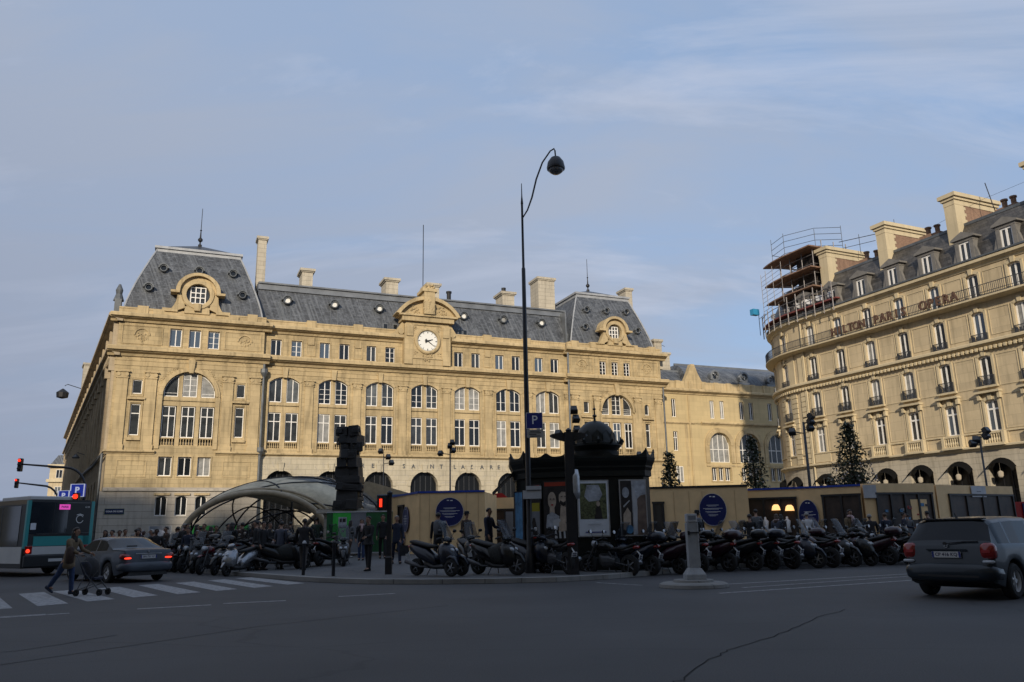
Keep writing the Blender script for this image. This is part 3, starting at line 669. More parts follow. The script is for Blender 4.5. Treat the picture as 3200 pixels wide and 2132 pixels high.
# big round dormers of the pavilions
def big_dormer(c, z, s_=1.0, f=.4):
    mb = MB(TS); r0, r1 = 1.12*s_, 1.5*s_
    n = 28; C = [(sin(2*pi*i/n), cos(2*pi*i/n)) for i in range(n+1)]
    mb.strip([(c+x*r0, z+y*r0) for x, y in C], [(c+x*r1, z+y*r1) for x, y in C], f-.9, f+.12)
    mb.strip([(c+x*r1, z+y*r1) for x, y in C], [(c+x*r1*1.06, z+y*r1*1.06) for x, y in C], f-.9, f+.02)
    H = 2.0*s_; a = [pi*i/14 for i in range(15)]
    mb.strip([(c-cos(t)*(H+.12), z+.2+sin(t)*(H)) for t in a], [(c-cos(t)*(H-.28), z+.2+sin(t)*(H-.3)) for t in a], f-2.6, f+.35)
    mb.strip([(c-cos(t)*(H-.28), z+.2+sin(t)*(H-.3)) for t in a], [(c-cos(t)*r1*1.05, z+sin(t)*r1*1.05) for t in a], f-2.6, f-.05)
    for k in (-1, 1):
        mb.box(c+k*(H+.15)-.42, c+k*(H+.15)+.42, f-.8, f+.42, z-.02, z+.22)
        mb.prism([(c+k*(r1*.75), z-1.45*s_), (c+k*(H+.1), z-1.9*s_), (c+k*(H-.1), z+.05), (c+k*r1*.98, z+.05)], f-.8, f+.02)
        P = [(c+k*(H-.15+1.15*t), z-1.95*s_+1.5*(1-t)**2.4) for t in [i/8 for i in range(9)]]
        mb.prism([(c+k*(H-.2), z-1.95*s_)]+P, f-.7, f+.05)
    mb.prism([(c-r1*.8, z-2.0*s_), (c+r1*.8, z-2.0*s_), (c+r1*.75, z-1.3*s_), (c-r1*.75, z-1.3*s_)], f-.6, f+.0)
    mb.prism([(c-.28, z-1.75*s_), (c+.28, z-1.75*s_), (c+.36, z-1.0*s_), (c-.36, z-1.0*s_)], f, f+.3)
    mb.box(c-4.0*s_, c+4.0*s_, f-.7, f-.12, z-2.55*s_, z-1.93*s_)
    d_ = mb.build('dormer', 'stone_trim', st)
    mb = MB(TS); mb.lathe([(r0, -.05), (r0, 0)], (c, f-.45, z), 28, M=Matrix.Rotation(-pi/2, 3, 'X')); mb.build('pane', 'glass_mid', d_)
    mb = MB(TS); q = r0*.62
    for x in (-q, -q*.33, q*.33, q): mb.box(c+x-.05, c+x+.05, f-.42, f-.3, z-r0*.75, z+r0*.78)
    for y in (-r0*.75, -.25, .25, r0*.72): mb.box(c-q, c+q, f-.41, f-.31, z+y-.045, z+y+.045)
    mb.build('glazing_bars', 'white_frame', d_)
big_dormer(6.93, 25.1); big_dormer(RC, 25.0, .86)
# chimneys
def chimney(T, parent, s0, s1, o0, o1, z0, z1, mt='hotel_base', cap=.18, name='chimney', capm=None):
    mb = MB(T); mb.box(s0, s1, o0, o1, z0, z1-.4); mb.box(s0-cap*.5, s1+cap*.5, o0-cap*.5, o1+cap*.5, z1-.42, z1-.28); mb.box(s0-cap, s1+cap, o0-cap, o1+cap, z1-.28, z1)
    return mb.build(name, mt, parent)
chimney(TS, st, 12.8, 13.7, -6.0, -4.5, 26, 33.9)
for s0, s1, z1 in ((17.8, 19.0, 30.9), (27.5, 29.0, 30.8), (32.7, 34.1, 30.7), (42.4, 44.0, 30.6)): chimney(TS, st, s0, s1, -7.5, -5.2, 27.5, z1, cap=.25)
chimney(TS, st, 47.3, 49.6, -7.5, -5.0, 27, 33.0); chimney(TS, st, 60.2, 61.2, -7.0, -5.0, 25, 32.8); chimney(TS, st, 61.6, 62.7, -5.0, -1.0, 21, 24.9)
mb = MB(TS); mb.lathe([(.25, 30.5), (.3, 31.3)], (42.9, -6, 0), 10); mb.lathe([(.25, 28), (.28, 29.9), (.36, 29.9), (.36, 30.1)], (35.6, -6, 0), 10); mb.build('flue', 'iron', st)
mb = MB(TS); mb.tube([(32.0, -5, 28), (32.0, -5, 38.0)], .05, 5); mb.build('flagpole', 'iron', st)
mb = MB(TS); mb.tube([(13.72, .12, 0), (13.72, .12, 18.4)], .13, 8); mb.tube([(48.55, .15, 0), (48.55, .15, 22.4)], .13, 8); mb.tube([(61.75, .12, 0), (61.75, .12, 18.4)], .11, 8)
for z in (17.2, 9.2): mb.lathe([(.12, z-.2), (.38, z+.3), (.38, z+.7)], (13.75, .1, 0), 8)
mb.build('downpipe', 'lead', st)
# street name plate
mb = MB(TS); mb.box(.35, 1.95, .25, .29, 3.5, 3.98); pl = mb.build('street_plate', mat('plate_navy', (.012, .018, .07), .35, noise=(5, .2)), st)
mb = MB(TS); frame_panel(mb, .33, 1.97, 3.48, 4.0, .27, .03, .035); mb.build('plate_border', mat('plate_green', (.02, .09, .05), .4), pl)
me = text_mesh('text', 'COUR DE ROME', .19, .004, bold=.004); me.materials.append(mat('sign_white', (.75, .75, .75), .45)); inst(me, 'text', pl, (1.15, -.296, 3.74))
# pilastered range along the side street
SAZ = radians(-30.91); rel = SAZ-FAZ
def TD(t, o, z):
    # t along the side street, o outwards (left)
    dx, dy = sin(SAZ), cos(SAZ); nx, ny = -cos(SAZ), sin(SAZ)
    X, Y = dx*t+nx*o, dy*t+ny*o
    return (X*sin(FAZ)+Y*cos(FAZ), -X*cos(FAZ)+Y*sin(FAZ), z)
mb = MB(TD)
ops = [(3+i*4.6, 1.3, 10.8, 13.8, 0) for i in range(24)]; ops2 = [(3+i*4.6, 1.3, 14.9, 17.2, .3) for i in range(24)]; ops3 = [(3+i*4.6, 1.2, 19.7, 21.3, 0) for i in range(24)]; ops0 = [(3+i*4.6, 2.6, 0.2, 7.2, 1.3) for i in range(24)]
wall(mb, 0, 112, 0, 9.2, ops0[1:]); wall(mb, 0, 112, 9.2, 14.3, ops); wall(mb, 0, 112, 14.3, 18.5, ops2); wall(mb, 0, 112, 18.5, 22.8, ops3)
mb.quad((112, 0, 0), (112, -14, 0), (112, -14, 22.8), (112, 0, 22.8))
mb.build('side_wall', 'side_stone', st, fixn=False)
mb = MB(TD)
sweep(mb, cornice(18.45, 19.35, .85), -.4, 112); sweep(mb, cornice(21.85, 22.65, .95), -.4, 112); sweep(mb, cornice(9.05, 9.42, .34), -.1, 112); mb.box(0, 112, -.5, 0, 22.6, 23.3)
for i in range(25): mb.box(.7+i*4.6-.45, .7+i*4.6+.45, -.05, .25, 9.4, 17.6); mb.box(.7+i*4.6-.5, .7+i*4.6+.5, -.05, .5, 17.0, 18.5); mb.box(.7+i*4.6-.4, .7+i*4.6+.4, -.05, .4, 19.4, 21.9)
for i in range(190): mb.box(.3+i*.58, .55+i*.58, 0, .62, 18.15, 18.5)
mb.build('side_cornice', 'side_stone', st)
mb = MB(TD)
mb.add([(15, -.8, 23.2), (112, -.8, 23.2), (112, -2.6, 27.2), (15, -2.6, 27.2), (112, -9, 28), (15, -9, 28)], [(0, 1, 2, 3), (3, 2, 4, 5)]); mb.build('side_roof', 'slate', st)
mb = MB(TD)
for grp in (ops, ops2, ops3, ops0[1:]):
    for (sc, wd, z0, z1, rise) in grp: mb.box(sc-wd/2, sc+wd/2, -.36, -.3, z0, z1)
tag(mb.build('side_panes', 'glass_mid', st), kind='stuff')
chimney(TD, st, 68, 71.5, -3.2, .1, 23, 30.6); chimney(TD, st, 90, 92, -3.2, -1, 23, 28)
mb = MB(TD); mb.tube([(33, .1, 11.8), (33, 1.1, 12.1), (33, 1.2, 11.9)], .05, 6); mb.lathe([(.1, 11.9), (.45, 11.5), (.42, 11.35)], (33, 1.2, 0), 10)
mb.tube([(0.3, .35, 0), (0.3, .35, 9)], .12, 8); mb.tube([(0.3, .35, 9.0), (9, .5, 8.6), (30, .6, 8.9)], .14, 8); mb.build('side_pipe', 'lead', st)
mb = MB(TD); mb.tube([(70, .1, 26.4), (70, 2.2, 27.0), (70, 2.6, 26.7)], .06, 6); mb.lathe([(.12, 26.7), (1.0, 26.0), (.9, 25.2), (.2, 25.0)], (70, 2.8, -.5), 10); mb.build('hanging_lamp', 'iron', st)
mb = MB(TS); mb.box(2.3, 61, -14, -13.8, 0, 23); mb.build('rear_wall', 'side_stone', st)
mb = MB(TS); mb.box(-.6, .0, -1.2, -.3, 22.9, 24.2); mb.lathe([(.5, 0), (.28, .7), (.34, 1.1), (.1, 1.7)], (-.3, -.8, 24.1), 10); mb.lathe([(.22, 0), (.1, .5), (.16, .8), (.03, 1.2)], (.3, -2.2, 23.4), 8); mb.build('acroterion', 'lead', st)
# far pavilion of the side street
fp = thing('far_pavilion', 'pale sunlit block at the far end of the side street', 'building', (-127.5, 232, 0), .3)
mb = MB(); mb.box(-6, 7, 0, 20, 0, 22); mb.build('wall', 'hotel_stone', fp)
mb = MB(); mb.box(-6.6, 7.6, -.6, 20.5, 17.2, 18.0); mb.box(-6.6, 7.6, -.6, 20.5, 21.3, 22.2); mb.build('cornice', 'hotel_trim', fp)
mb = MB(); mb.rings([[(-6, 0, 22.2), (7, 0, 22.2), (7, 20, 22.2), (-6, 20, 22.2)], [(-4.5, 1.5, 25), (5.5, 1.5, 25), (5.5, 18.5, 25), (-4.5, 18.5, 25)]]); mb.build('roof', 'slate', fp)
for i in range(3):
    for z in (4, 9, 13.5, 18.3): window(fp, lambda s, o, z: (s, o, z), -3.5+i*4, z, -.8, .8, flat(2.4), -.06)

# ================================================================ WING between station and hotel
wg = thing('station_wing', 'lower cream wing with arched windows between the station pavilion and the hotel', 'building', (FO[0], FO[1], 0), pi/2-FAZ)
WV = -3.0
def TW(s, o, z): return (s, -(o+WV), z)
mb = MB(TW)
WA = (72.1, 76.9, 81.7); att = [(65.3, .7, 15.25, 17.65, 0)]+[(c+k, .72, 15.25, 17.65, 0) for c in WA for k in (-.75, .85)]
wall(mb, 61.6, 69.4, 0, 14.6, [(65.3, .68, 10.9, 13.4, 0), ], step=None)
wall(mb, 69.4, 86, 0, 9.2, [(c, 3.1, 7.1, 8.85, 0) for c in WA], reveal=.6); wall(mb, 69.4, 86, 9.2, 14.3, [(c, 3.4, 9.5, 13.4, 1.7) for c in WA], reveal=.6)
wall(mb, 61.6, 86, 14.3, 18.4, att)
mb.build('wall', 'wing_stone', wg, fixn=False)
moulding('cornice', [(61.6, 86, 0)], lambda b: cornice(18.3, 19.0, .6, b), 'stone_trim', wg, TW)
moulding('string_course', [(69.4, 86, 0)], lambda b: cornice(14.3, 14.75, .3, b), 'stone_trim', wg, TW)
moulding('band', [(61.6, 68.3, 0)], lambda b: cornice(14.35, 14.6, .15, b), 'stone_trim', wg, TW)
mb = MB(TW)
mb.box(61.6, 86, -.4, -.2, 19.0, 20.1)
for i in range(12): mb.box(61.8+i*2.05, 62.5+i*2.05, -.5, -.1, 19.0, 20.15)
for c in WA:
    for a, b, p in ((2.35, 2.1, .14), (2.1, 1.7, .22)): mb.strip(arcpts(c, a, 11.7+a, a, 16), arcpts(c, b, 11.7+b, b, 16), -.05, p)
    for k in (-1, 1): mb.box(c+k*2.03-.32, c+k*2.03+.32, -.05, .14, 9.4, 11.7)
    mb.box(c-2.3, c+2.3, -.05, .1, 8.95, 9.2); frame_panel(mb, c-1.7, c+1.7, 6.95, 8.95, 0, .08, .12)
    for k in (-.52, .52): mb.box(c+k-.13, c+k+.13, -.5, -.1, 7.1, 8.85)
mb.build('trim', 'stone_trim', wg)
for c in WA:
    window(wg, TW, c, 9.5, -1.7, 1.7, archtop(0, 1.7, 3.88, 1.7), -.4, 4, transom=1.7, pane='glass_curtain' if c < 74 else 'glass_mid')
    for k in (-1.04, 0, 1.04): window(wg, TW, c+k, 7.1, -.38, .38, flat(1.74), -.35, 2, pane='glass')
for s, wd, z0, z1, r in att: window(wg, TW, s, z0, -wd/2, wd/2, flat(z1-z0), -.2, 2, pane=['glass', 'glass_curtain', 'glass_curtain', 'glass', 'glass', 'glass_mid', 'glass_mid'][att.index((s, wd, z0, z1, r))])
window(wg, TW, 65.3, 10.9, -.34, .34, flat(2.5), -.2, 2, transom=1.7, pane='glass')
window(wg, TW, 65.6, 6.9, -.5, .5, flat(2.0), .02, 2, pane='glass_curtain')
mb = MB(TW)
mb.tube([(67.6, .12, 0), (67.6, .12, 18.2)], .12, 8); mb.box(66.8, 67.2, -.05, .04, 0, 14.3); mb.build('downpipe', 'stone_trim', wg)
R = []
for i in range(7):
    a = i/6*radians(78); R.append([(68.0+1.6*(1-cos(a)), -.6-5.5*(1-cos(a)), 19.3+4.1*sin(a)), (90, -.6-5.5*(1-cos(a)), 19.3+4.1*sin(a)), (90, -12, 19.3+4.1*sin(a)), (68.0+1.6*(1-cos(a)), -12, 19.3+4.1*sin(a))])
mb = MB(TW); mb.rings(R, cap=True); mb.box(61.6, 69, -7, -.7, 19.2, 19.3)
mb.add([(61.6, -.8, 19.3), (69, -.8, 19.3), (69, -3, 22.0), (61.6, -3, 22.0), (69, -7, 22.3), (61.6, -7, 22.3)], [(0, 1, 2, 3), (3, 2, 4, 5)])
wr = mb.build('roof', 'slate', wg, smooth='auto')
mb = MB(TW); sweep(mb, [(-4.8, 23.2), (-4.6, 23.2), (-4.6, 23.5), (-4.8, 23.5)], 69, 90); sweep(mb, [(-3.1, 21.9), (-2.9, 21.8), (-2.9, 22.1), (-3.1, 22.1)], 61.6, 69); mb.build('roof_ridge', 'zinc', wr)
for s in WA:
    mb = MB(TW); mb.lathe([(.8, -.3), (.8, .35), (.55, .4), (.45, .2)], (s+.5, -.75, 21.2), 14, cap=False, M=Matrix.Rotation(-pi/2, 3, 'X')); mb.box(s-.4, s+1.4, -1.2, -.4, 20.1, 20.5); carve(mb, s+.5, 21.2, .8, -.45, 14, int(s))
    o = mb.build('roof_window', 'zinc', wr); mb = MB(TW); mb.lathe([(.5, 0), (.5, .05)], (s+.5, -.6, 21.2), 14, M=Matrix.Rotation(-pi/2, 3, 'X')); mb.build('pane', 'glass', o)
mb = MB(TW); mb.prism([(67.4, 20.1), (70.2, 20.1), (69.6, 21.2), (69.1, 22.5), (68.6, 22.5), (68.0, 21.2)], -.9, -.2); mb.build('gable', 'stone_trim', wr)
chimney(TW, wr, 66.1, 67.9, -6, -4, 21, 24.8); mb = MB(TW); mb.tube([(66.9, -5, 24.6), (66.9, -5, 26.4)], .04, 5); mb.tube([(65.7, -5, 26.7), (67.9, -5, 25.9)], .03, 5); mb.build('aerial', 'iron', wr)

# ================================================================ HOTEL
HAZ = radians(-24.52); HO = (40.5, 62.0)
ht = thing('hotel', 'tall beige corner hotel with a rounded corner, balconies and dark mansard roof', 'hotel', (HO[0], HO[1], 0), pi/2-HAZ)
SR, RR = 23.3, 10.5; SEND = SR+RR*pi/2
def bend(s, o, z):
    if s <= SR: return (s, o, z)
    a = min((s-SR)/RR, pi/2); e = max(0, s-SEND)
    r = RR+o; return (SR+r*sin(a), -RR+r*cos(a)-e, z)
def bang(s): return pi - (0 if s <= SR else (s-SR)/RR)
HS = [-8.0+3.72*i for i in range(9)]; HS = [18.02+3.72*k for k in range(-7, 2)]   # window axes: -8.02 ... 21.74
HX = HS+[26.2, 30.6, 35.0]
S0 = -10.0; ST = .9
mb = MB(bend)
wall(mb, S0, SEND, 0, 7.2, [(s, 2.3, 0.2, 6.3, .75) for s in HX], reveal=.8, step=ST)
hb = mb.build('base_wall', 'hotel_base', ht, fixn=False)
mb = MB(bend)
lv = [(7.2, 11.9, 8.45, 11.1, 1.16), (11.9, 15.3, 12.2, 14.75, 1.14), (15.3, 19.2, 15.95, 18.5, 1.12), (19.2, 22.3, 19.5, 21.8, 1.1)]
for w0, w1, z0, z1, wd in lv: wall(mb, S0, SEND, w0, w1, [(s, wd, z0, z1, .17) for s in HX], reveal=.42, step=ST)
mb.build('wall', 'hotel_stone', ht, fixn=False)
mb = MB(bend); sweep(mb, cornice(7.0, 7.4, .4), S0, SEND, ST); mb.build('string_course', 'hotel_trim', ht)
mb = MB(bend); sweep(mb, cornice(15.35, 15.9, .55), S0, SEND, ST)
k = S0
while k < SEND: mb.box(k, k+.2, 0, .38, 15.12, 15.4); k += .42
mb.build('dentil_cornice', 'hotel_trim', ht)
mb = MB(bend); sweep(mb, cornice(22.2, 22.85, .55), S0, SEND, ST); mb.build('cornice', 'hotel_trim', ht)
mb = MB(bend); sweep(mb, [(.3, 22.85), (.62, 22.85), (.62, 23.0), (.3, 23.0)], S0, SEND, ST); mb.build('gutter', 'lead', ht)
mb = MB(bend); sweep(mb, [(-.1, 19.15), (.35, 19.2), (.95, 19.32), (.95, 19.47), (-.1, 19.47)], S0, SEND, ST); mb.build('balcony', 'hotel_trim', ht)
mb = MB(bend)
for i, s in enumerate(HX):
    for z0, z1, wd in ((8.45, 11.1, 1.16), (12.2, 14.75, 1.14), (15.95, 18.5, 1.12), (19.5, 21.8, 1.1)):
        hw = wd/2
        mb.strip(arcpts(s, hw+.2, z1+.24, .2, 5), arcpts(s, hw, z1, .17, 5), -.03, .1)
        for k in (-1, 1): mb.box(s+k*(hw+.1)-.1, s+k*(hw+.1)+.1, -.03, .1, z0-.1, z1)
        if z0 in (12.2, 15.95): mb.box(s-hw-.35, s+hw+.35, -.03, .3, z0-.16, z0)
        mb.prism([(s-.14, z1-.05), (s+.14, z1-.05), (s+.2, z1+.42), (s-.2, z1+.42)], 0, .2)
        if z0 == 12.2:
            mb.box(s-hw-.5, s+hw+.5, -.03, .5, 11.6, 11.78)
            for k in (-1, 1): mb.prism([(s+k*(hw+.3)-.12, 11.1), (s+k*(hw+.3)+.12, 11.1), (s+k*(hw+.3)+.12, 11.6), (s+k*(hw+.3)-.12, 11.6)], 0, .32)
    if 0 < i: 
        p = (HX[i-1]+s)/2; q = (s-HX[i-1])/2-.95
        for za, zb in ((8.6, 11.4), (12.1, 14.7), (16.3, 18.5), (19.6, 21.8)): frame_panel(mb, p-q, p+q, za, zb, 0, .045, .06)
for s in (23.4, 25.0, 27.4):
    for z in range(14): mb.box(s-.45, s+.45, -.03, .12, 7.5+z*.54, 7.98+z*.54)
    mb.box(s-.5, s+.5, -.03, .1, 15.95, 19.1)
mb.build('trim', 'hotel_trim', ht)
mb = MB(bend)
for i, s in enumerate(HX):
    if i < 8:
        balusters(mb, s-.75, s+.75, 7.45, 8.4, .32, 7, .08) if i < 7 else None
        mb.box(s-.95, s+.95, -.05, .62, 7.3, 7.46)
        for k in (-1, 1): mb.box(s+k*.85-.12, s+k*.85+.12, .15, .5, 7.4, 8.42)
    mb.box(s-1.05, s+1.05, -.05, .06, 7.5, 8.4)
sweep(mb, [(-.05, 8.38), (.13, 8.38), (.13, 8.5), (-.05, 8.5)], S0, SEND, ST)
mb.build('balustrade', 'hotel_trim', ht)
def rail(m, s0, s1, z0, z1, o, step, r=.022):
    m.box(s0, s1, o-.03, o+.03, z1-.05, z1) if s1-s0 < 2 else sweep(m, [(o-.03, z1-.05), (o+.03, z1-.05), (o+.03, z1), (o-.03, z1)], s0, s1, .9)
    (m.box(s0, s1, o-.02, o+.02, z0+.05, z0+.09) if s1-s0 < 2 else sweep(m, [(o-.02, z0+.06), (o+.02, z0+.06), (o+.02, z0+.1), (o-.02, z0+.1)], s0, s1, .9))
    k = s0
    while k <= s1: m.box(k-r, k+r, o-r, o+r, z0, z1-.04); k += step
for i, s in enumerate(HX):
    for z0, h in ((12.2, .85), (15.95, .62)):
        m = MB(bend); rail(m, s-.68, s+.68, z0, z0+h, .26, .105, .014); m.box(s-.68, s-.64, 0, .26, z0, z0+h); m.box(s+.64, s+.68, 0, .26, z0, z0+h)
        for k in range(4): m.box(s-.5+k*.3, s-.36+k*.3, .25, .275, z0+.12, z0+.4)
        m.build('guard_rail', 'iron_grey', ht)
m = MB(bend); rail(m, S0, SEND, 19.47, 20.45, .88, .16, .016); sweep(m, [(.86, 19.75), (.9, 19.75), (.9, 19.79), (.86, 19.79)], S0, SEND, .9); m.build('balcony_rail', 'iron_grey', ht)
mat('sign_rust', (.10, .055, .035), .6, noise=(4, .3)); 
for word, s_ in (('HILTON', 15.9), ('PARIS', 10.95), ('OPERA', 5.85)):
    n_ = len(word)
    for j, ch in enumerate(word):
        me = text_mesh('letter', ch, 1.12, .07, .92, bold=.03); me.materials.append(MATS['sign_rust'])
        s = s_-(j-(n_-1)/2)*(.70 if word == 'HILTON' else .76); inst(me, 'sign_letter', ht, bend(s, .98, 20.05), bang(s))
# hotel windows
for i, s in enumerate(HX):
    for j, (w0, w1, z0, z1, wd) in enumerate(lv):
        T = bend; p = bend(s, -.28, z0)
        window(ht, bend, s, z0, -wd/2, wd/2, archtop(0, wd/2, z1-z0, .17), -.2, 2, transom=1.85 if j == 0 else None, rz=bang(s), pane=random.choice(['glass_mid', 'glass_mid', 'glass_curtain', 'glass_mid', 'glass_blue']), fr=.12)
    window(ht, bend, s, .2, -1.13, 1.13, archtop(0, 1.13, 6.1, .75), -.6, 3, transom=3.6, rz=bang(s), pane='glass_dark', white='iron', fr=.07)
    mb = MB(); mb.rings([[(x*1.06, 0, z) for x, z in arcpts(0, 1.15, 6.33, .75, 8)], [(x*1.1, -.6, z-.42) for x, z in arcpts(0, 1.15, 6.33, .75, 8)]], cap=False, closed=False)
    mb.build('awning', mat('awning', (.006, .006, .006), .9, spec=.1) if 'awning' not in MATS else 'awning', ht, loc=bend(s, .02, 0), rot=(0, 0, bang(s)))
    mb = MB(); mb.lathe([(.10, 4.75), (.19, 4.85), (.22, 5.15), (.12, 5.25), (.012, 5.3), (.012, 5.9)], n=8); mb.build('lantern', mat('lantern', (.30, .26, .2), .3, emit=((1, .8, .55), .12)) if 'lantern' not in MATS else 'lantern', ht, loc=bend(s, .25, 0))
# mansard
mb = MB(bend); R = []
for i in range(6):
    t = i/5; R.append((.15-1.6*t**1.5, 22.9+3.9*t))
k = int((SEND-S0)/ST)
mb.rings([[(S0+(SEND-S0)*i/k, o, z) for o, z in R] for i in range(k+1)], cap=False, closed=False); hr = mb.build('roof', 'slate_hotel', ht, smooth='auto')
mb = MB(bend); sweep(mb, [(-1.6, 26.7), (-1.35, 26.7), (-1.35, 26.95), (-4, 27.6), (-4, 26.7)], S0, SEND, ST); mb.build('roof_ridge', 'lead', hr)
for i, s in enumerate(HX):
    if i > 8: continue
    mb = MB(bend)
    frame = [(s-.85, 22.95), (s-.52, 22.95), (s-.52, 24.75), (s-.85, 24.75)]
    mb.prism(frame, -1.2, .35); mb.prism([(s+.52, 22.95), (s+.85, 22.95), (s+.85, 24.75), (s+.52, 24.75)], -1.2, .35); mb.box(s-.85, s+.85, -1.3, .35, 24.7, 24.95)
    mb.prism([(s-1.1, 24.95), (s+1.1, 24.95), (s+1.1, 25.1), (s, 25.6), (s-1.1, 25.1)], -1.6, .5)
    mb.prism([(s-1.25, 22.95), (s-.85, 22.95), (s-.85, 24.3)], .0, .3); mb.prism([(s+.85, 22.95), (s+1.25, 22.95), (s+.85, 24.3)], .0, .3)
    d_ = mb.build('dormer', 'lead' if False else mat('dormer_grey', (.17, .16, .145), .6, noise=(2, .2)) if 'dormer_grey' not in MATS else 'dormer_grey', ht)
    mb = MB(bend); mb.box(s-.85, s+.85, -.02, .02, 22.9, 22.96); 
    window(ht, bend, s, 22.95, -.52, .52, flat(1.75), .2, 2, rz=bang(s), pane='glass_mid', fr=.13)
# party-wall chimneys: stone outer end, brick flank
for s in (19.4, 12.0, 4.55, -3.0):
    c_ = thing('x', None, None); bpy.data.objects.remove(c_)
    mb = MB(bend); mb.box(s-.5, s+.5, -6.2, -.9, 23.2, 29.1); ch = mb.build('chimney', 'brick', ht)
    mb = MB(bend); mb.box(s-.53, s+.53, -1.7, -.55, 23.0, 29.2)
    for q in range(20): mb.box(s-.525, s+.525, -1.7-(.25 if q % 2 else .05), -1.68, 23.2+q*.3, 23.48+q*.3)
    mb.box(s-.55, s+.55, -6.25, -.52, 28.7, 29.15); mb.box(s-.68, s+.68, -6.4, -.4, 29.15, 29.4); mb.box(s-.85, s+.85, -6.5, -.25, 29.4, 29.75); mb.build('chimney_quoin', 'hotel_trim', ch)
mb = MB(bend)
for s, o in ((15.6, -2.6), (14.9, -3.2), (8.4, -2.6), (7.6, -2.8), (1.2, -3), (.4, -3)): mb.lathe([(.2, 27), (.22, 28.2), (.3, 28.2), (.3, 28.35)], (s, o, 0), 8); mb.box(s-.6, s+.6, o-.6, o+.6, 26.8, 27.5)
mb.build('flue', 'brick', hr)
mb = MB(bend); mb.tube([(2, -3, 27), (2.6, -3, 30.5)], .04, 5); mb.tube([(8, -2.5, 28.2), (3, -2.5, 28.9), (-4, -2.5, 29)], .012, 4); mb.build('aerial', 'iron', hr)
mb = MB(bend); mb.tube([(22.9, .15, 0), (22.9, .15, 22.3)], .09, 8); mb.tube([(23.1, .1, 7.4), (23.1, .1, 19)], .1, 8); mb.build('downpipe', 'hotel_trim', ht)

# ================================================================ off-frame buildings, added and sized to shade the square
def block(name, label, x, y, rz, wd, dp, h, seed):
    b = thing(name, label, 'building', (x, y, 0), rz); r = random.Random(seed)
    m = MB(); T0 = lambda s, o, z: (s, -o, z); m.T = T0
    n = int(wd/3.4); bays = [(i+.5)*wd/n for i in range(n)]; fl = 4.2
    wall(m, 0, wd, 0, 4.4, [(c, 2.0, .1, 3.6, 0) for c in bays]); z = 4.4
    while z+3.2 < h-3: wall(m, 0, wd, z, z+3.2, [(c, 1.2, z+.7, z+2.8, 0) for c in bays]); z += 3.2
    m.quad((0, 0, 0), (0, -dp, 0), (0, -dp, z), (0, 0, z)); m.quad((wd, 0, 0), (wd, -dp, 0), (wd, -dp, z), (wd, 0, z)); m.quad((0, -dp, 0), (wd, -dp, 0), (wd, -dp, z), (0, -dp, z))
    m.build('wall', 'hotel_stone', b, fixn=False)
    m = MB(T0); m.rings([[(0, .1, z), (wd, .1, z), (wd, -dp, z), (0, -dp, z)], [(1, -1.5, h), (wd-1, -1.5, h), (wd-1, -dp+1.5, h), (1, -dp+1.5, h)]]); rf = m.build('roof', 'slate_hotel', b)
    m = MB(T0); m.box(0, wd, -.5, -.45, .1, z); m.build('glazing', 'glass_mid', b)
    m = MB(T0)
    for i in range(3): c = wd*(.15+.35*i); m.box(c, c+1.0, -dp*.8, -dp*.4, h-1, h+2)
    m.build('chimney', 'brick', rf)
    return b
# unseen row on the south side, heights set for the shadow edge
BX = [(-64, 25, 36.4), (-38.5, 22, 35.6), (-16, 20, 35.5), (4.5, 22, 33.5), (27, 26, 29.5)]
for i, (x, wd, h) in enumerate(BX):
    block('shade_apartment_block', ['unseen apartment block added for shade, south side, far west', 'unseen apartment block added for shade, west of the photographer', 'unseen apartment block added for shade, straight behind the photographer', 'unseen apartment block added for shade, behind the photographer towards the east', 'unseen apartment block added for shade, south side, far east'][i], x+wd, -7, pi, wd, 13, h, i)
# unseen block west of the side street, placed to shade the side wall
block('shade_corner_block', 'unseen tall apartment block across the side street, added to shade the station side', -43.5, 46.5, pi/2-SAZ, 95, 14, 32, 9).location = (-43.5, 46.5, 0)

for o in list(bpy.data.objects):
    if o.type == 'MESH' and o.parent in (st, wg, ht) and o.name.split('.')[0] in ('pilaster', 'mullion', 'arch_moulding', 'panel_frames', 'downpipe', 'balustrade', 'medallion', 'arch_ring', 'carving', 'parapet', 'backing', 'architrave', 'side_pipe', 'acroterion', 'arch_joints'): split_pieces(o)

for o in list(bpy.data.objects):
    if o.type == 'MESH' and o.name.split('.')[0] in ('flashing', 'flue'): split_pieces(o)
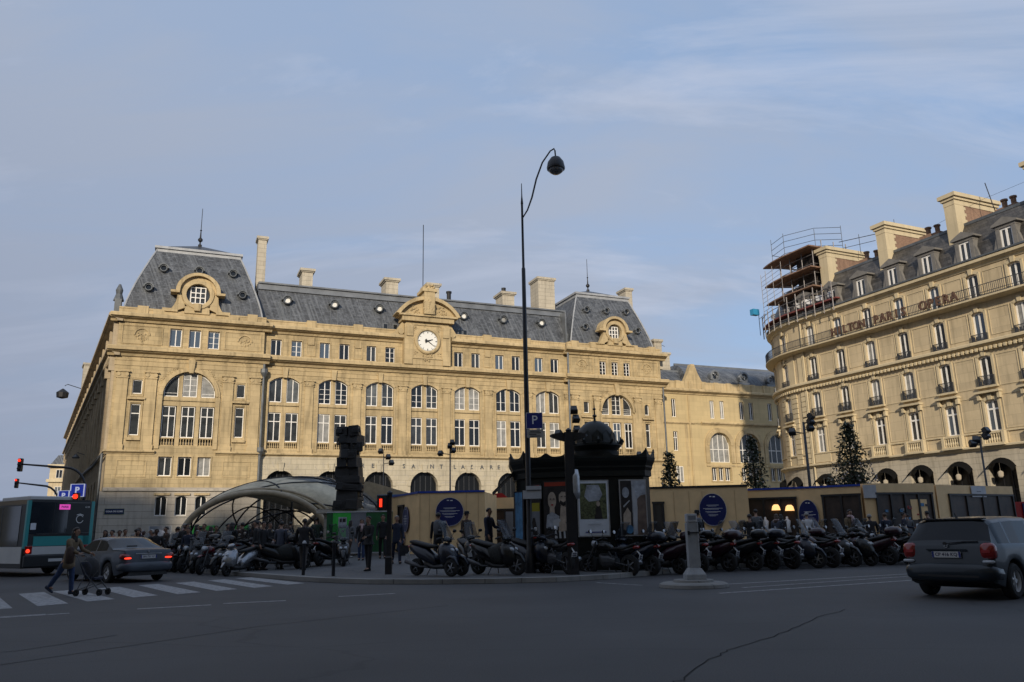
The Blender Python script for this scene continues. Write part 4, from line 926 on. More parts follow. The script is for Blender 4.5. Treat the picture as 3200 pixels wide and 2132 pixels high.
# ================================================================ GROUND
def asphalt(name, col, crack=True):
    m = bpy.data.materials.new(name); m.use_nodes = True; t = m.node_tree; b = t.nodes['Principled BSDF']
    b.inputs['Roughness'].default_value = 0.78; b.inputs['Specular IOR Level'].default_value = 0.35
    g = N(t, 'ShaderNodeTexCoord')
    n1 = N(t, 'ShaderNodeTexNoise'); n1.inputs['Scale'].default_value = 0.25; n1.inputs['Detail'].default_value = 6; L(t, g.outputs['Object'], n1.inputs['Vector'])
    n2 = N(t, 'ShaderNodeTexNoise'); n2.inputs['Scale'].default_value = 60; n2.inputs['Detail'].default_value = 3; L(t, g.outputs['Object'], n2.inputs['Vector'])
    r1 = N(t, 'ShaderNodeMapRange'); r1.inputs[1].default_value = .3; r1.inputs[2].default_value = .7; r1.inputs[3].default_value = .78; r1.inputs[4].default_value = 1.2; L(t, n1.outputs[0], r1.inputs[0])
    r2 = N(t, 'ShaderNodeMapRange'); r2.inputs[1].default_value = .3; r2.inputs[2].default_value = .7; r2.inputs[3].default_value = .7; r2.inputs[4].default_value = 1.3; L(t, n2.outputs[0], r2.inputs[0])
    mm = N(t, 'ShaderNodeMath', operation='MULTIPLY'); L(t, r1.outputs[0], mm.inputs[0]); L(t, r2.outputs[0], mm.inputs[1])
    # tar-filled cracks: edges of a large warped voronoi
    mp = N(t, 'ShaderNodeMapping'); mp.inputs['Scale'].default_value = (.16, .5, 1); L(t, g.outputs['Object'], mp.inputs[0])
    nw = N(t, 'ShaderNodeTexNoise'); nw.inputs['Scale'].default_value = 1.2; nw.inputs['Detail'].default_value = 5; L(t, mp.outputs[0], nw.inputs['Vector'])
    av = N(t, 'ShaderNodeVectorMath', operation='MULTIPLY_ADD'); av.inputs[1].default_value = (.5, .5, 0); L(t, nw.outputs['Color'], av.inputs[0]); L(t, mp.outputs[0], av.inputs[2])
    vo = N(t, 'ShaderNodeTexVoronoi', feature='DISTANCE_TO_EDGE'); vo.inputs['Scale'].default_value = .55; L(t, av.outputs[0], vo.inputs['Vector'])
    lt = N(t, 'ShaderNodeMapRange'); lt.inputs[1].default_value = 0.002; lt.inputs[2].default_value = 0.006; lt.inputs[3].default_value = .8 if crack else 1; lt.inputs[4].default_value = 1; L(t, vo.outputs['Distance'], lt.inputs[0])
    m2 = N(t, 'ShaderNodeMath', operation='MULTIPLY'); L(t, mm.outputs[0], m2.inputs[0]); L(t, lt.outputs[0], m2.inputs[1])
    v = N(t, 'ShaderNodeVectorMath', operation='SCALE'); v.inputs[0].default_value = col; L(t, m2.outputs[0], v.inputs['Scale']); L(t, v.outputs[0], b.inputs['Base Color'])
    bp = N(t, 'ShaderNodeBump'); bp.inputs['Strength'].default_value = .35; bp.inputs['Distance'].default_value = .01; L(t, n2.outputs[0], bp.inputs['Height']); L(t, bp.outputs[0], b.inputs['Normal'])
    MATS[name] = m
asphalt('asphalt', (.056, .055, .057)); asphalt('pavement', (.10, .10, .102), False)
stone('kerb', (.24, .235, .225), bw=1.0, bh=3, joint=.5, stain=.25)
mat('road_paint', (.50, .50, .50), .7, noise=(7, .35, 8)); mat('road_paint_worn', (.24, .24, .245), .8, noise=(9, .6, 8))
def stuff_setting(o): o['kind'] = 'structure'; return o
mb = MB(); mb.quad((-900, -120, 0), (900, -120, 0), (900, 1500, 0), (-900, 1500, 0)); stuff_setting(mb.build('road', 'asphalt'))
# forecourt pavement with a rounded corner towards the camera
K = [(-60, 64), (-44, 59), (-30, 47), (-20, 39.5), (-14.5, 34.6), (-11.0, 31.0), (-9.0, 28.6), (-7.2, 26.4), (-5.6, 24.6), (-4.0, 23.4), (-2.4, 22.85), (-.6, 22.6), (1.0, 22.7), (2.4, 23.4), (3.6, 24.6), (5.0, 26.2), (8.0, 28.6), (14, 31.5), (22, 34.5), (34, 38), (60, 44)]
def pave(name, poly, z, matn, kerb=True):
    me_v = poly; m = MB(); n = len(poly)
    m.add([(x, y, z) for x, y in poly], [tuple(range(n))]); return m
outer = K+[(60, 110), (-60, 110)]
m = MB(); m.add([(x, y, .13) for x, y in outer], [tuple(range(len(outer)))]); stuff_setting(m.build('pavement', 'pavement'))
inn = []
for i in range(len(K)):
    a = Vector(K[max(i-1, 0)]); b = Vector(K[min(i+1, len(K)-1)]); d = (b-a).normalized(); nrm = Vector((d.y, -d.x)); inn.append(Vector(K[i])+nrm*.28)
m = MB(); m.rings([[(K[i][0], K[i][1], 0), (K[i][0], K[i][1], .133), (inn[i][0], inn[i][1], .133), (inn[i][0]+.0, inn[i][1], 0)] for i in range(len(K))], cap=False); stuff_setting(m.build('kerb', 'kerb'))
# the square rises gently from the kerb towards the station
def kdist(x, y):
    best = 1e9; sg = 1
    for a, b in zip(K, K[1:]):
        A = Vector(a); B = Vector(b); d = B-A; t = max(0, min(1, (Vector((x, y))-A).dot(d)/d.length_squared)); q = A+d*t; r = (Vector((x, y))-q)
        if r.length < best: best = r.length; sg = 1 if d.x*r.y-d.y*r.x > 0 else -1
    return best*sg
def ground(x, y): return .13+min(.37, .05*max(0, kdist(x, y)-2.0))
m = MB(); nx, ny, st2 = 90, 58, 1.25; X0_, Y0_ = -58, 22
m.add([(X0_+i*st2, Y0_+j*st2, (.128+min(.37, .05*(kdist(X0_+i*st2, Y0_+j*st2)-2.0)) if kdist(X0_+i*st2, Y0_+j*st2) > 1 else -.3)) for i in range(nx+1) for j in range(ny+1)], [(i*(ny+1)+j, (i+1)*(ny+1)+j, (i+1)*(ny+1)+j+1, i*(ny+1)+j+1) for i in range(nx) for j in range(ny)])
stuff_setting(m.build('forecourt', 'pavement'))
# zebra crossing and lane lines
Z = [((-13.1, 21.9), (-12.85, 22.5), (-9.95, 18.45), (-10.25, 17.85))]
near = [(-9.57, 19.18), (-8.97, 20.12), (-8.24, 20.93), (-7.62, 21.86), (-6.94, 22.81), (-6.35, 23.9), (-5.75, 24.9), (-5.2, 25.9)]
far = [(-12.5, 22.95), (-11.75, 23.9), (-11.1, 25.0), (-10.35, 25.85), (-9.75, 26.9), (-9.2, 27.9), (-8.5, 28.7), (-7.9, 29.6)]
near = [(-10.1, 18.15)]+near; far = [(-12.97, 22.2)]+far; near = [(-10.75, 17.2), ]+near; far = [(-13.6, 21.2)]+far; near = [(-11.4, 16.2)]+near; far = [(-14.3, 20.3)]+far
m = MB()
for a, b in zip(near[:-2], far[:-2]):
    d = Vector((.54, .84))*.33; m.quad((a[0]-d.x, a[1]-d.y, .004), (a[0]+d.x, a[1]+d.y, .004), (b[0]+d.x, b[1]+d.y, .004), (b[0]-d.x, b[1]-d.y, .004))
stuff_setting(m.build('zebra_crossing', 'road_paint_worn'))
m = MB()
def line(m, pts, wd, z=.004):
    for a, b in zip(pts, pts[1:]):
        a = Vector(a); b = Vector(b); d = (b-a).normalized(); n = Vector((-d.y, d.x))*wd/2; m.quad((a.x-n.x, a.y-n.y, z), (b.x-n.x, b.y-n.y, z), (b.x+n.x, b.y+n.y, z), (a.x+n.x, a.y+n.y, z))
line(m, [(4.3, 17.75), (6.6, 18.9), (9.6, 20.45), (18, 24.5)], .12); line(m, [(4.9, 20.3), (7.5, 21.5), (10.7, 22.95), (18, 26)], .12); line(m, [(5.2, 19.2), (9.6, 21.6), (16, 24.8)], .10)
line(m, [(2.1, 21.95), (3.1, 20.6)], .1)
line(m, [(-7.6, 16.7), (-6.35, 17.33)], .16); line(m, [(-9.6, 15.4), (-8.6, 16.05)], .14); line(m, [(-10.2, 15.3), (-9.0, 15.95)], .1); line(m, [(-6.2, 17.6), (-5.0, 18.05)], .16); line(m, [(-4.05, 18.9), (-2.85, 19.5)], .14)
stuff_setting(m.build('lane_marking', 'road_paint_worn'))
mb = MB()
for k in (1.0,): mb.lathe([(.82, 0), (.80, .08), (.73, .11), (.48, .12), (.46, .17), (.0, .18)], (4.2, 19.75, 0), 32, cap=False)
stuff_setting(mb.build('traffic_island', 'kerb'))

mat('tar', (.037, .037, .037), .95, spec=.05, noise=(3, .3)); mat('patch', (.050, .0495, .050), .85, spec=.3, noise=(4, .3), bump=(60, .3));
m = MB(); rr = random.Random(2)
def wob(P, k=5, a=.05):
    r = []
    for p, q in zip(P, P[1:]):
        for i in range(k): r.append((p[0]+(q[0]-p[0])*i/k+rr.uniform(-a, a), p[1]+(q[1]-p[1])*i/k+rr.uniform(-a, a)))
    return r+[P[-1]]
line(m, wob([(-6.6, 8.6), (-5.15, 11.14), (-4.08, 13.1), (-1.33, 16.13)], 6, .012), .02, .005); line(m, wob([(1.3, 7.6), (1.55, 8.09), (2.2, 9.39), (2.6, 10.08), (3.3, 10.85), (4.08, 12.15), (5.47, 14.01)], 5, .05), .016, .005)
line(m, wob([(-8, 9.6), (-6.4, 10.9), (-5.9, 12.4)], 5, .03), .02, .005)
stuff_setting(m.build('road_seam', 'tar'))
# ================================================================ STREET OBJECTS
GZ = .13
mat('kiosk_green', (.007, .009, .008), .45, spec=.35, noise=(4, .25)); mat('post_black', (.010, .011, .015), .4, noise=(5, .3))
mat('blue_sign', (.010, .022, .17), .35); mat('blue_light', (.012, .03, .22), .3, emit=((.05, .1, .9), .18)); mat('white_light', (.7, .7, .8), .4, emit=((.8, .85, 1), .35))
mat('tan', (.74, .51, .26), .7, noise=(1.2, .10)); mat('tan_edge', (.42, .29, .15), .7, noise=(2, .1)); mat('hut_dark', (.02, .018, .017), .5); mat('hut_inside', (.035, .022, .015), .5, noise=(1.2, .8)); mat('hut_glass', (.03, .03, .032), .06, spec=.8)
mat('cobalt', (.012, .045, .30), .4); mat('disc_navy', (.008, .014, .09), .3, noise=(2, .15)); mat('grey_white', (.42, .43, .45), .6, noise=(2, .15)); mat('green_panel', (.04, .45, .06), .5, noise=(1.5, .3)); mat('green_dark', (.012, .09, .03), .5, noise=(1.5, .3))
mat('grey_panel', (.17, .18, .20), .6, noise=(1.2, .2)); mat('red_light', (.5, .01, .005), .3, emit=((1, .03, .01), 2.2)); mat('red', (.32, .012, .012), .4); mat('orange_red', (.30, .03, .01), .5); mat('yellow', (.30, .26, .02), .5)
mat('lamp_glow', (.8, .5, .2), .4, emit=((1, .55, .2), 1.3)); mat('silver', (.4, .41, .43), .35, .6, noise=(6, .2)); mat('sculpt', (.012, .012, .013), .55, noise=(1.5, .4), bump=(3, .5)); mat('paper', (.60, .63, .68), .5, noise=(3, .1))
mat('skin_print', (.42, .34, .27), .5, noise=(6, .3)); mat('dark_print', (.02, .016, .016), .5, noise=(6, .5)); mat('leaf_print', (.09, .10, .045), .5, noise=(16, .95, 9)); mat('pale_print', (.34, .36, .40), .5, noise=(5, .5)); mat('cloth_print', (.14, .10, .08), .5, noise=(4, .4)); mat('sky_print', (.05, .16, .3), .5, noise=(5, .5))
def disc(m, c, r, y0, y1, n=32, ry=None):
    ry = ry or r; m.prism([(c[0]+r*cos(2*pi*i/n), c[1]+ry*sin(2*pi*i/n)) for i in range(n)], y0, y1)

# ---- newspaper kiosk
kx, ky = 2.35, 27.2
kp = [(-.0, 26.75), (.38, 26.05), (1.75, 25.62), (4.15, 25.75), (4.42, 26.2), (4.45, 28.0), (4.0, 28.7), (.5, 28.7), (-.05, 28.0)]
kk = thing('newspaper_kiosk', 'dark green domed newspaper kiosk with lit posters behind the scooters', 'kiosk', (kx, ky, GZ))
def off(P, d, z):
    c = Vector((kx, ky)); r = []
    for i, p in enumerate(P):
        a = Vector(P[i-1]); b = Vector(P[(i+1) % len(P)]); q = Vector(p); n1 = (q-a).normalized(); n2 = (b-q).normalized()
        n = Vector((n1.y, -n1.x))+Vector((n2.y, -n2.x)); n.normalize(); r.append((q.x+n.x*d-kx, q.y+n.y*d-ky, z))
    return r
mb = MB(); mb.rings([off(kp, -.06, 0), off(kp, -.06, 2.9)]); mb.rings([off(kp, .02, 0), off(kp, .02, .35), off(kp, -.05, .4)]); mb.build('cabin', 'kiosk_green', kk)
mb = MB(); mb.rings([off(kp, -.05, 2.85), off(kp, .02, 2.88), off(kp, .02, 3.05), off(kp, .07, 3.15), off(kp, .07, 3.2), off(kp, .15, 3.36), off(kp, .17, 3.46), off(kp, .12, 3.48), off(kp, -.2, 3.52)])
mb.build('cornice', 'kiosk_green', kk)
mb = MB()
for i in range(len(kp)):
    a = Vector(off(kp, .155, 0)[i]); b = Vector(off(kp, .155, 0)[(i+1) % len(kp)]); Ln = (b-a).length; n = max(4, int(Ln/.06)); u = (b-a).normalized()
    top = []
    for j in range(n+1):
        t = j/n; e = min(t, 1-t)*Ln; h = .04+.22*math.exp(-(e/.13)**1.4)+(.12*math.exp(-((t-.5)*Ln/.13)**2) if Ln > 1.2 else 0); top.append(h)
    for j in range(n):
        p = a+u*Ln*j/n; q = a+u*Ln*(j+1)/n; d = Vector((-u.y, u.x, 0))*.05
        mb.rings([[(p.x, p.y, 3.46), (p.x+d.x, p.y+d.y, 3.46), (p.x+d.x, p.y+d.y, 3.48+top[j]), (p.x, p.y, 3.48+top[j])], [(q.x, q.y, 3.46), (q.x+d.x, q.y+d.y, 3.46), (q.x+d.x, q.y+d.y, 3.48+top[j+1]), (q.x, q.y, 3.48+top[j+1])]])
mb.build('cresting', 'kiosk_green', kk)
dc = (.42, -.1)
mb = MB(); mb.lathe([(.75, 3.5), (.78, 3.75), (.72, 3.8), (.86, 3.95), (.86, 4.02), (.66, 4.06), (.66, 4.2), (.63, 4.38), (.54, 4.56), (.40, 4.70), (.22, 4.80), (.05, 4.83)], (dc[0], dc[1], 0), 24); dm = mb.build('dome', 'kiosk_green', kk, smooth='auto')
mb = MB()
for k in range(12):
    a = k*pi/6; P = [(.675, 4.2), (.655, 4.36), (.60, 4.5)]
    for j in (-1, 0, 1): pass
    mb.add([(dc[0]+r*cos(a+w), dc[1]+r*sin(a+w), z) for r, z, w in ((.69, 4.05, -.25), (.69, 4.05, .25), (.675, 4.3, .24), (.62, 4.47, 0), (.675, 4.3, -.24))], [(0, 1, 2, 3, 4)])
    mb.tube([(dc[0]+.86*cos(a), dc[1]+.86*sin(a), 4.0), (dc[0]+.93*cos(a), dc[1]+.93*sin(a), 4.12), (dc[0]+.9*cos(a), dc[1]+.9*sin(a), 4.22)], [.05, .04, .01], 5)
mb.lathe([(.05, 4.8), (.03, 4.95), (.09, 5.0), (.03, 5.06), (.025, 5.2), (.07, 5.24), (.02, 5.28), (.008, 5.55)], (dc[0], dc[1], 0), 8); mb.build('dome_ornament', 'kiosk_green', dm)
def panel(parent, A, B, z0, z1, t0, t1, name, layers, frame='silver', out=.02):
    """flat poster on the wall between A and B (plan), t = fraction along; layers = [(material, polygon in 0..1)]"""
    A = Vector(A)-Vector((kx, ky)); B = Vector(B)-Vector((kx, ky)); u = (B-A); Ln = u.length; u.normalize(); ang = atan2(u.y, u.x); p = A+u*Ln*t0; w_ = Ln*(t1-t0); h = z1-z0
    n = Vector((u.y, -u.x))*out
    o = None; mb = MB(); mb.box(-.04, w_+.04, -.03, .0, -.04, h+.04); o = mb.build(name, frame, parent, loc=(p.x+n.x, p.y+n.y, z0), rot=(0, 0, ang))
    for i, (m_, poly) in enumerate(layers):
        mb = MB(); mb.prism([(x*w_, y*h) for x, y in poly], -.033-.0035*i, -.03-.0035*i+.001); mb.build('print', m_, o, fixn=True)
    return o
def ell(cx, cy, rx, ry, n=18, a0=0): return [(cx+rx*cos(2*pi*i/n+a0), cy+ry*sin(2*pi*i/n+a0)) for i in range(n)]
full = [(0, 0), (1, 0), (1, 1), (0, 1)]
A, B = kp[2], kp[3]
panel(kk, A, B, 1.05, 2.72, .10, .49, 'poster', [('paper', full), ('leaf_print', [(.05, .3), (.95, .3), (.95, .96), (.05, .96)]), ('pale_print', [(.2, .72), (.35, .62), (.7, .64), (.82, .75), (.7, .93), (.3, .93)]), ('dark_print', [(.52, .3), (.8, .3), (.76, .48), (.7, .55), (.62, .55), (.55, .45)]), ('skin_print', ell(.66, .58, .06, .05))] + [('leaf_print', ell(.15+.11*i, .42+.07*(i % 3), .09, .06, 9)) for i in range(4)] + [('blue_sign', [(.2, .05), (.9, .05), (.9, .07), (.2, .07)]), ('grey_white', [(.3, .2), (.75, .2), (.75, .215), (.3, .215)])], 'silver')
panel(kk, A, B, 1.05, 2.72, .66, .99, 'poster', [('dark_print', full), ('pale_print', [(.45, .0), (1, .0), (1, 1), (.45, 1)]), ('cloth_print', [(.62, .0), (1, .0), (1, .74), (.8, .72), (.66, .66)]), ('grey_white', [(.48, .1), (.6, .1), (.66, .5), (.56, .85), (.47, .9)]), ('pale_print', ell(.2, .78, .14, .1)), ('skin_print', [(.05, .1), (.35, .05), (.38, .4), (.25, .5), (.08, .38)]), ('grey_white', [(.1, .5), (.35, .62), (.34, .64), (.08, .53)]), ('sky_print', ell(.3, .1, .15, .08))])
A, B = kp[1], kp[2]
panel(kk, A, B, .95, 2.72, .42, .98, 'poster', [('dark_print', full), ('orange_red', [(0, .93), (1, .93), (1, 1), (0, 1)]),
    ('skin_print', ell(.30, .68, .17, .15)), ('dark_print', [(.1, .62), (.13, .85), (.3, .9), (.5, .84), (.5, .62), (.54, .86), (.4, .93), (.18, .91), (.06, .78)]), ('skin_print', ell(.76, .72, .18, .16)), ('dark_print', [(.56, .76), (.62, .9), (.8, .93), (.98, .88), (.98, .76), (.9, .82), (.7, .83)]), ('dark_print', [(.6, .62), (.76, .57), (.94, .62), (.9, .68), (.77, .64), (.64, .68)]),
    ('dark_print', [(.2, .7), (.27, .72), (.26, .69)]), ('dark_print', [(.36, .72), (.43, .7), (.37, .69)]), ('red', ell(.31, .6, .05, .014)), ('dark_print', [(.65, .74), (.74, .755), (.73, .73)]), ('dark_print', [(.82, .755), (.9, .74), (.83, .73)]), ('dark_print', [(.70, .635), (.83, .635), (.80, .62), (.73, .62)]),
    ('skin_print', [(.2, .4), (.42, .4), (.4, .56), (.22, .56)]), ('skin_print', [(.6, .3), (.95, .3), (.9, .56), (.66, .58)]), ('pale_print', [(.05, .2), (.5, .16), (.6, .4), (.3, .48), (.1, .42)]), ('grey_white', [(.3, .2), (.7, .24), (.62, .36), (.36, .34)]), ('skin_print', [(.55, .12), (.95, .16), (.8, .34), (.58, .3)]), ('grey_white', [(.4, .02), (.5, .02), (.46, .16), (.4, .15)]), ('grey_white', [(.58, .02), (.66, .02), (.64, .15), (.57, .14)]), ('grey_white', [(.76, .02), (.84, .02), (.82, .14), (.75, .14)])], 'dark_print')
panel(kk, A, B, 1.0, 2.65, .02, .30, 'poster', [('dark_print', full), ('orange_red', [(0, .72), (1, .78), (1, 1), (0, .97)]), ('grey_white', [(.25, .78), (.33, .78), (.33, .88), (.25, .88)]), ('grey_white', [(.45, .78), (.7, .78), (.7, .81), (.45, .81)]), ('yellow', [(0, .5), (1, .5), (1, .66), (0, .66)]), ('grey_panel', [(0, .04), (1, .04), (1, .5), (0, .5)]), ('dark_print', [(.25, .06), (.8, .06), (.75, .2), (.6, .38), (.45, .38), (.3, .2)]), ('red', [(0, 0), (1, 0), (1, .04), (0, .04)])], 'dark_print')
panel(kk, kp[0], kp[1], .6, 2.45, .05, .8, 'poster', [('dark_print', full), ('sky_print', [(.1, .2), (.9, .2), (.9, 1), (.1, 1)])], 'post_black')
mb = MB(); mb.box(-.02, .03, -.6, .6, 0, .0); mb = MB()
mb.add([(-2.4, -.6, 3.1), (-2.4, .9, 3.1), (-3.1, 1.0, 2.45), (-3.1, -.5, 2.45), (-2.4, -.6, 3.14), (-2.4, .9, 3.14), (-3.1, 1.0, 2.49), (-3.1, -.5, 2.49)], [(0, 1, 2, 3), (4, 5, 6, 7), (0, 1, 5, 4), (1, 2, 6, 5), (2, 3, 7, 6), (3, 0, 4, 7)]); mb.build('flap', 'kiosk_green', kk)

# ---- tall street lamp with the parking sign
lp = thing('street_lamp', 'very tall black street lamp with curved arm in front of the kiosk', 'street lamp', (.42, 24.75, GZ))
mb = MB(); mb.lathe([(.16, 0), (.16, .5), (.11, .6), (.10, 1.4), (.085, 1.45), (.078, 5.2), (.062, 9.55), (.042, 9.6), (.036, 11.8), (.045, 11.82), (.02, 12.1), (.012, 12.55)], n=12); mb.build('pole', 'post_black', lp, smooth='auto')
arm = [(.0, 0, 11.3), (.18, 0, 11.6), (.34, 0, 12.05), (.50, 0, 12.7), (.72, 0, 13.3), (1.0, 0, 13.72), (1.13, 0, 13.8), (1.16, 0, 13.72), (1.17, 0, 13.5)]
mb = MB(); mb.tube(arm, [.022, .026, .03, .03, .028, .026, .03, .028, .022], 8); mb.build('arm', 'post_black', lp, smooth=True)
mb = MB(); mb.lathe([(.05, 13.52), (.16, 13.46), (.27, 13.3), (.31, 13.1), (.30, 13.04), (.28, 13.04)], (1.17, 0, 0), 20, cap=False); lh = mb.build('lamp_head', 'post_black', lp, smooth='auto')
mb = MB(); mb.lathe([(.28, 13.05), (.22, 12.95), (.12, 12.88), (.02, 12.87)], (1.17, 0, 0), 18); mb.build('lens', mat('lens', (.16, .165, .18), .15), lh, smooth=True)
ps = thing('parking_sign', 'blue parking sign with a white P high on the tall lamp pole', 'sign', (.40, 24.62, 0))
mb = MB(); mb.box(-.01, .5, -.03, .0, 4.43, 4.93); mb.box(-.03, .03, 0, .06, 4.2, 4.9); pb = mb.build('plate', 'blue_sign', ps)
mb = MB(); frame_panel(mb, -.01, .5, 0, .5, 0, 0, .012); mb = MB(); 
for a, b, c, d in ((-.01, .5, 4.43, 4.442), (-.01, .5, 4.918, 4.93), (-.01, .002, 4.442, 4.918), (.488, .5, 4.442, 4.918)): mb.box(a, b, -.034, -.031, c, d)
mb.build('border', 'sign_white', pb)
me = text_mesh('letter_p', 'P', .38, .002, bold=.002); me.materials.append(MATS['sign_white']); inst(me, 'letter', pb, (.25, -.034, 4.69))
mb = MB(); mb.box(0, .51, -.03, 0, 4.15, 4.41); p2 = mb.build('notice', 'silver', ps)
mb = MB()
for z, a, b in ((4.35, .1, .4), (4.30, .08, .44), (4.25, .08, .3), (4.2, .1, .42)): mb.box(a, b, -.034, -.031, z-.012, z+.012)
mb.build('notice_text', 'iron', p2)
mb = MB(); mb.box(-.05, .05, -.12, -.05, 0, 0); lb = thing('street_box', 'pale grey box strapped to the tall lamp pole beside the red poster', 'box', (.42, 24.55, 0))
mb = MB(); mb.box(-.18, .38, -.08, .04, 2.28, 2.55); mb.box(-.08, .38, -.1, .0, 2.56, 2.68); mb.build('case', 'grey_white', lb); mb = MB(); mb.box(-.06, .36, -.104, -.1, 2.545, 2.565); mb.box(-.19, .39, -.085, -.08, 2.28, 2.3); mb.build('seam', 'iron', lb)

# ---- thick street column with cross arms
cp = thing('signal_column', 'thick black column with tapered cross arms at the kiosk corner', 'column', (1.62, 23.6, GZ))
mb = MB(); mb.rings([[(-.16, -.16, 0), (.16, -.16, 0), (.16, .16, 0), (-.16, .16, 0)], [(-.15, -.15, .8), (.15, -.15, .8), (.15, .15, .8), (-.15, .15, .8)], [(-.13, -.13, 4.05), (.13, -.13, 4.05), (.13, .13, 4.05), (-.13, .13, 4.05)]]); mb.lathe([(.05, 4.0), (.09, 4.12), (.02, 4.18)], n=10); mb.build('shaft', 'post_black', cp)
mb = MB()
for k in (-1, 1): mb.rings([[(k*.1, -.07, 3.78), (k*.1, .07, 3.78), (k*.1, .07, 4.04), (k*.1, -.07, 4.04)], [(k*.28, -.09, 3.82), (k*.28, .09, 3.82), (k*.28, .09, 4.03), (k*.28, -.09, 4.03)], [(k*.5, -.07, 3.9), (k*.5, .07, 3.9), (k*.5, .07, 4.0), (k*.5, -.07, 4.0)], [(k*.56, -.02, 3.94), (k*.56, .02, 3.94), (k*.56, .02, 3.97), (k*.56, -.02, 3.97)]])
mb.build('arm', 'post_black', cp)
mb = MB(); mb.lathe([(.0, 2.1), (.12, 2.12), (.14, 2.3), (.14, 2.75), (.1, 2.95), (.0, 2.97)], (.14, -.02, 0), 12, cap=False); mb.build('shield', 'silver', cp, smooth=True)

# ---- dark totem standing on a plinth (generic stacked blocks)
sc_ = thing('sculpture', 'dark bronze totem of stacked rough blocks on a plinth behind the green hoarding', 'sculpture', (-7.88, 38.3, .5)); sc_.scale = (.638, .638, .638)
rr = random.Random(5); mb = MB()
z = 3.1
while z < 8.7:
    h = rr.uniform(.45, .75); n = rr.choice((1, 2, 2)); x0 = -.72
    wtot = (1.95 if z < 6.2 else 1.65)
    for j in range(n):
        w_ = wtot/n; M = Matrix.Translation((-wtot/2+w_*(j+.5)+rr.uniform(-.13, .13), rr.uniform(-.15, .15), z+h/2)) @ Euler((rr.uniform(-.08, .08), rr.uniform(-.12, .12), rr.uniform(-.4, .4))).to_matrix().to_4x4()
        mb.boxm(M, w_*rr.uniform(.8, 1.15), rr.uniform(1.1, 1.5), h*rr.uniform(1.0, 1.3), rr.uniform(.9, 1.0))
        if rr.random() < .8: mb.boxm(M @ Matrix.Translation((rr.uniform(-.2, .2), -.62, 0)), w_*.6, .2, h*.6, .9)
        if rr.random() < .7: mb.boxm(M @ Matrix.Translation((rr.choice((-1, 1))*w_*.5, -.3, rr.uniform(-.1, .1))), .16, .4, h*.45, .8)
    z += h
mb.boxm(Matrix.Translation((0, 0, 8.85)), 1.1, 1.0, .4, .8); mb.boxm(Matrix.Translation((.1, 0, 9.15)), .12, .2, .3)
mb.build('blocks', 'sculpt', sc_, bevel=.04)
mb = MB(); mb.box(-2.2, 1.4, -.55, 1.2, 2.85, 3.15); mb.box(-1.7, 1.1, -.2, 1.0, 0, 2.85); mb.build('plinth', 'stone_grey', sc_)

# ---- glass canopy of the underground entrance
cn = thing('metro_canopy', 'curved glass and steel lens canopy over the underground entrance', 'canopy', (-15.5*.709, 58*.709, .5)); cn.scale = (.709, .709, .709)
def lens(u, v):
    """u 0..1 front to back, v 0..1 left foot to right foot"""
    e = sin(pi*(.22+.62*u)); hw = 5.0+2.3*(e-.63)/.37; h = 4.05+1.4*(e-.63)/.37
    cx = -2.2+4.4*u; cy = -2.4+10.5*u; a = pi*v
    return (cx-hw*cos(a), cy+hw*cos(a)*-.10, max(0, h*sin(a)**.82))
NU, NV = 12, 30
mb = MB(); 
for i in range(NU):
    for j in range(NV):
        pass
def lens_patch(u0, u1, v0, v1, th=0):
    m = MB(); nu = max(1, int((u1-u0)*14)); nv = max(1, int((v1-v0)*34)); vs = [lens(u0+(u1-u0)*i/nu, v0+(v1-v0)*j/nv) for i in range(nu+1) for j in range(nv+1)]
    m.add(vs, [(i*(nv+1)+j, i*(nv+1)+j+1, (i+1)*(nv+1)+j+1, (i+1)*(nv+1)+j) for i in range(nu) for j in range(nv)]); return m
mat('canopy_glass', (.26, .27, .28), .12, spec=.8, alpha=.34); mat('canopy_steel', (.36, .29, .19), .45, 0, noise=(3, .2)); mat('canopy_roof', (.56, .48, .33), .55, 0, noise=(.9, .35, 5), bump=(1.2, .4))
m_ = lens_patch(.04, .96, .0, .26); m2_ = lens_patch(.24, .96, .60, 1.0); m_.add(m2_.v, m2_.f); m3_ = lens_patch(.24, .96, .50, .60); m_.add(m3_.v, m3_.f); gl = m_.build('glazing', 'canopy_glass', cn, smooth=True)
mb = lens_patch(.05, .96, .26, .50); m2_ = lens_patch(.03, .24, .50, .80); mb.add(m2_.v, m2_.f); cr = mb.build('roof', 'canopy_roof', cn, smooth=True); sm = cr.modifiers.new('s', 'SOLIDIFY'); sm.thickness = .12
mb = MB(); mb.tube([lens(0.0, j/40) for j in range(41)], .22, 10); mb.build('front_arch', 'canopy_steel', cn, smooth=True)
mb = MB(); mb.tube([lens(.05, j/40) for j in range(41)], .12, 8); mb.tube([lens(1, j/40) for j in range(41)], .2, 8); mb.build('rear_arch', 'canopy_steel', cn, smooth=True)
mb = MB()
for k in range(-5, 8, 2):
    for sg in (-1, 1):
        P = []
        for t in range(25):
            u = t/24; v = k/7+sg*u*.75+(.0 if sg > 0 else .75)
            if 0.0 <= v <= 1: P.append(lens(u, v))
        if len(P) > 2: mb.tube(P, .06, 6)
for u in (.33, .66): mb.tube([lens(u, j/30) for j in range(31)], .07, 6)
mb.build('lattice', 'iron', cn, smooth=True)
mb = MB()
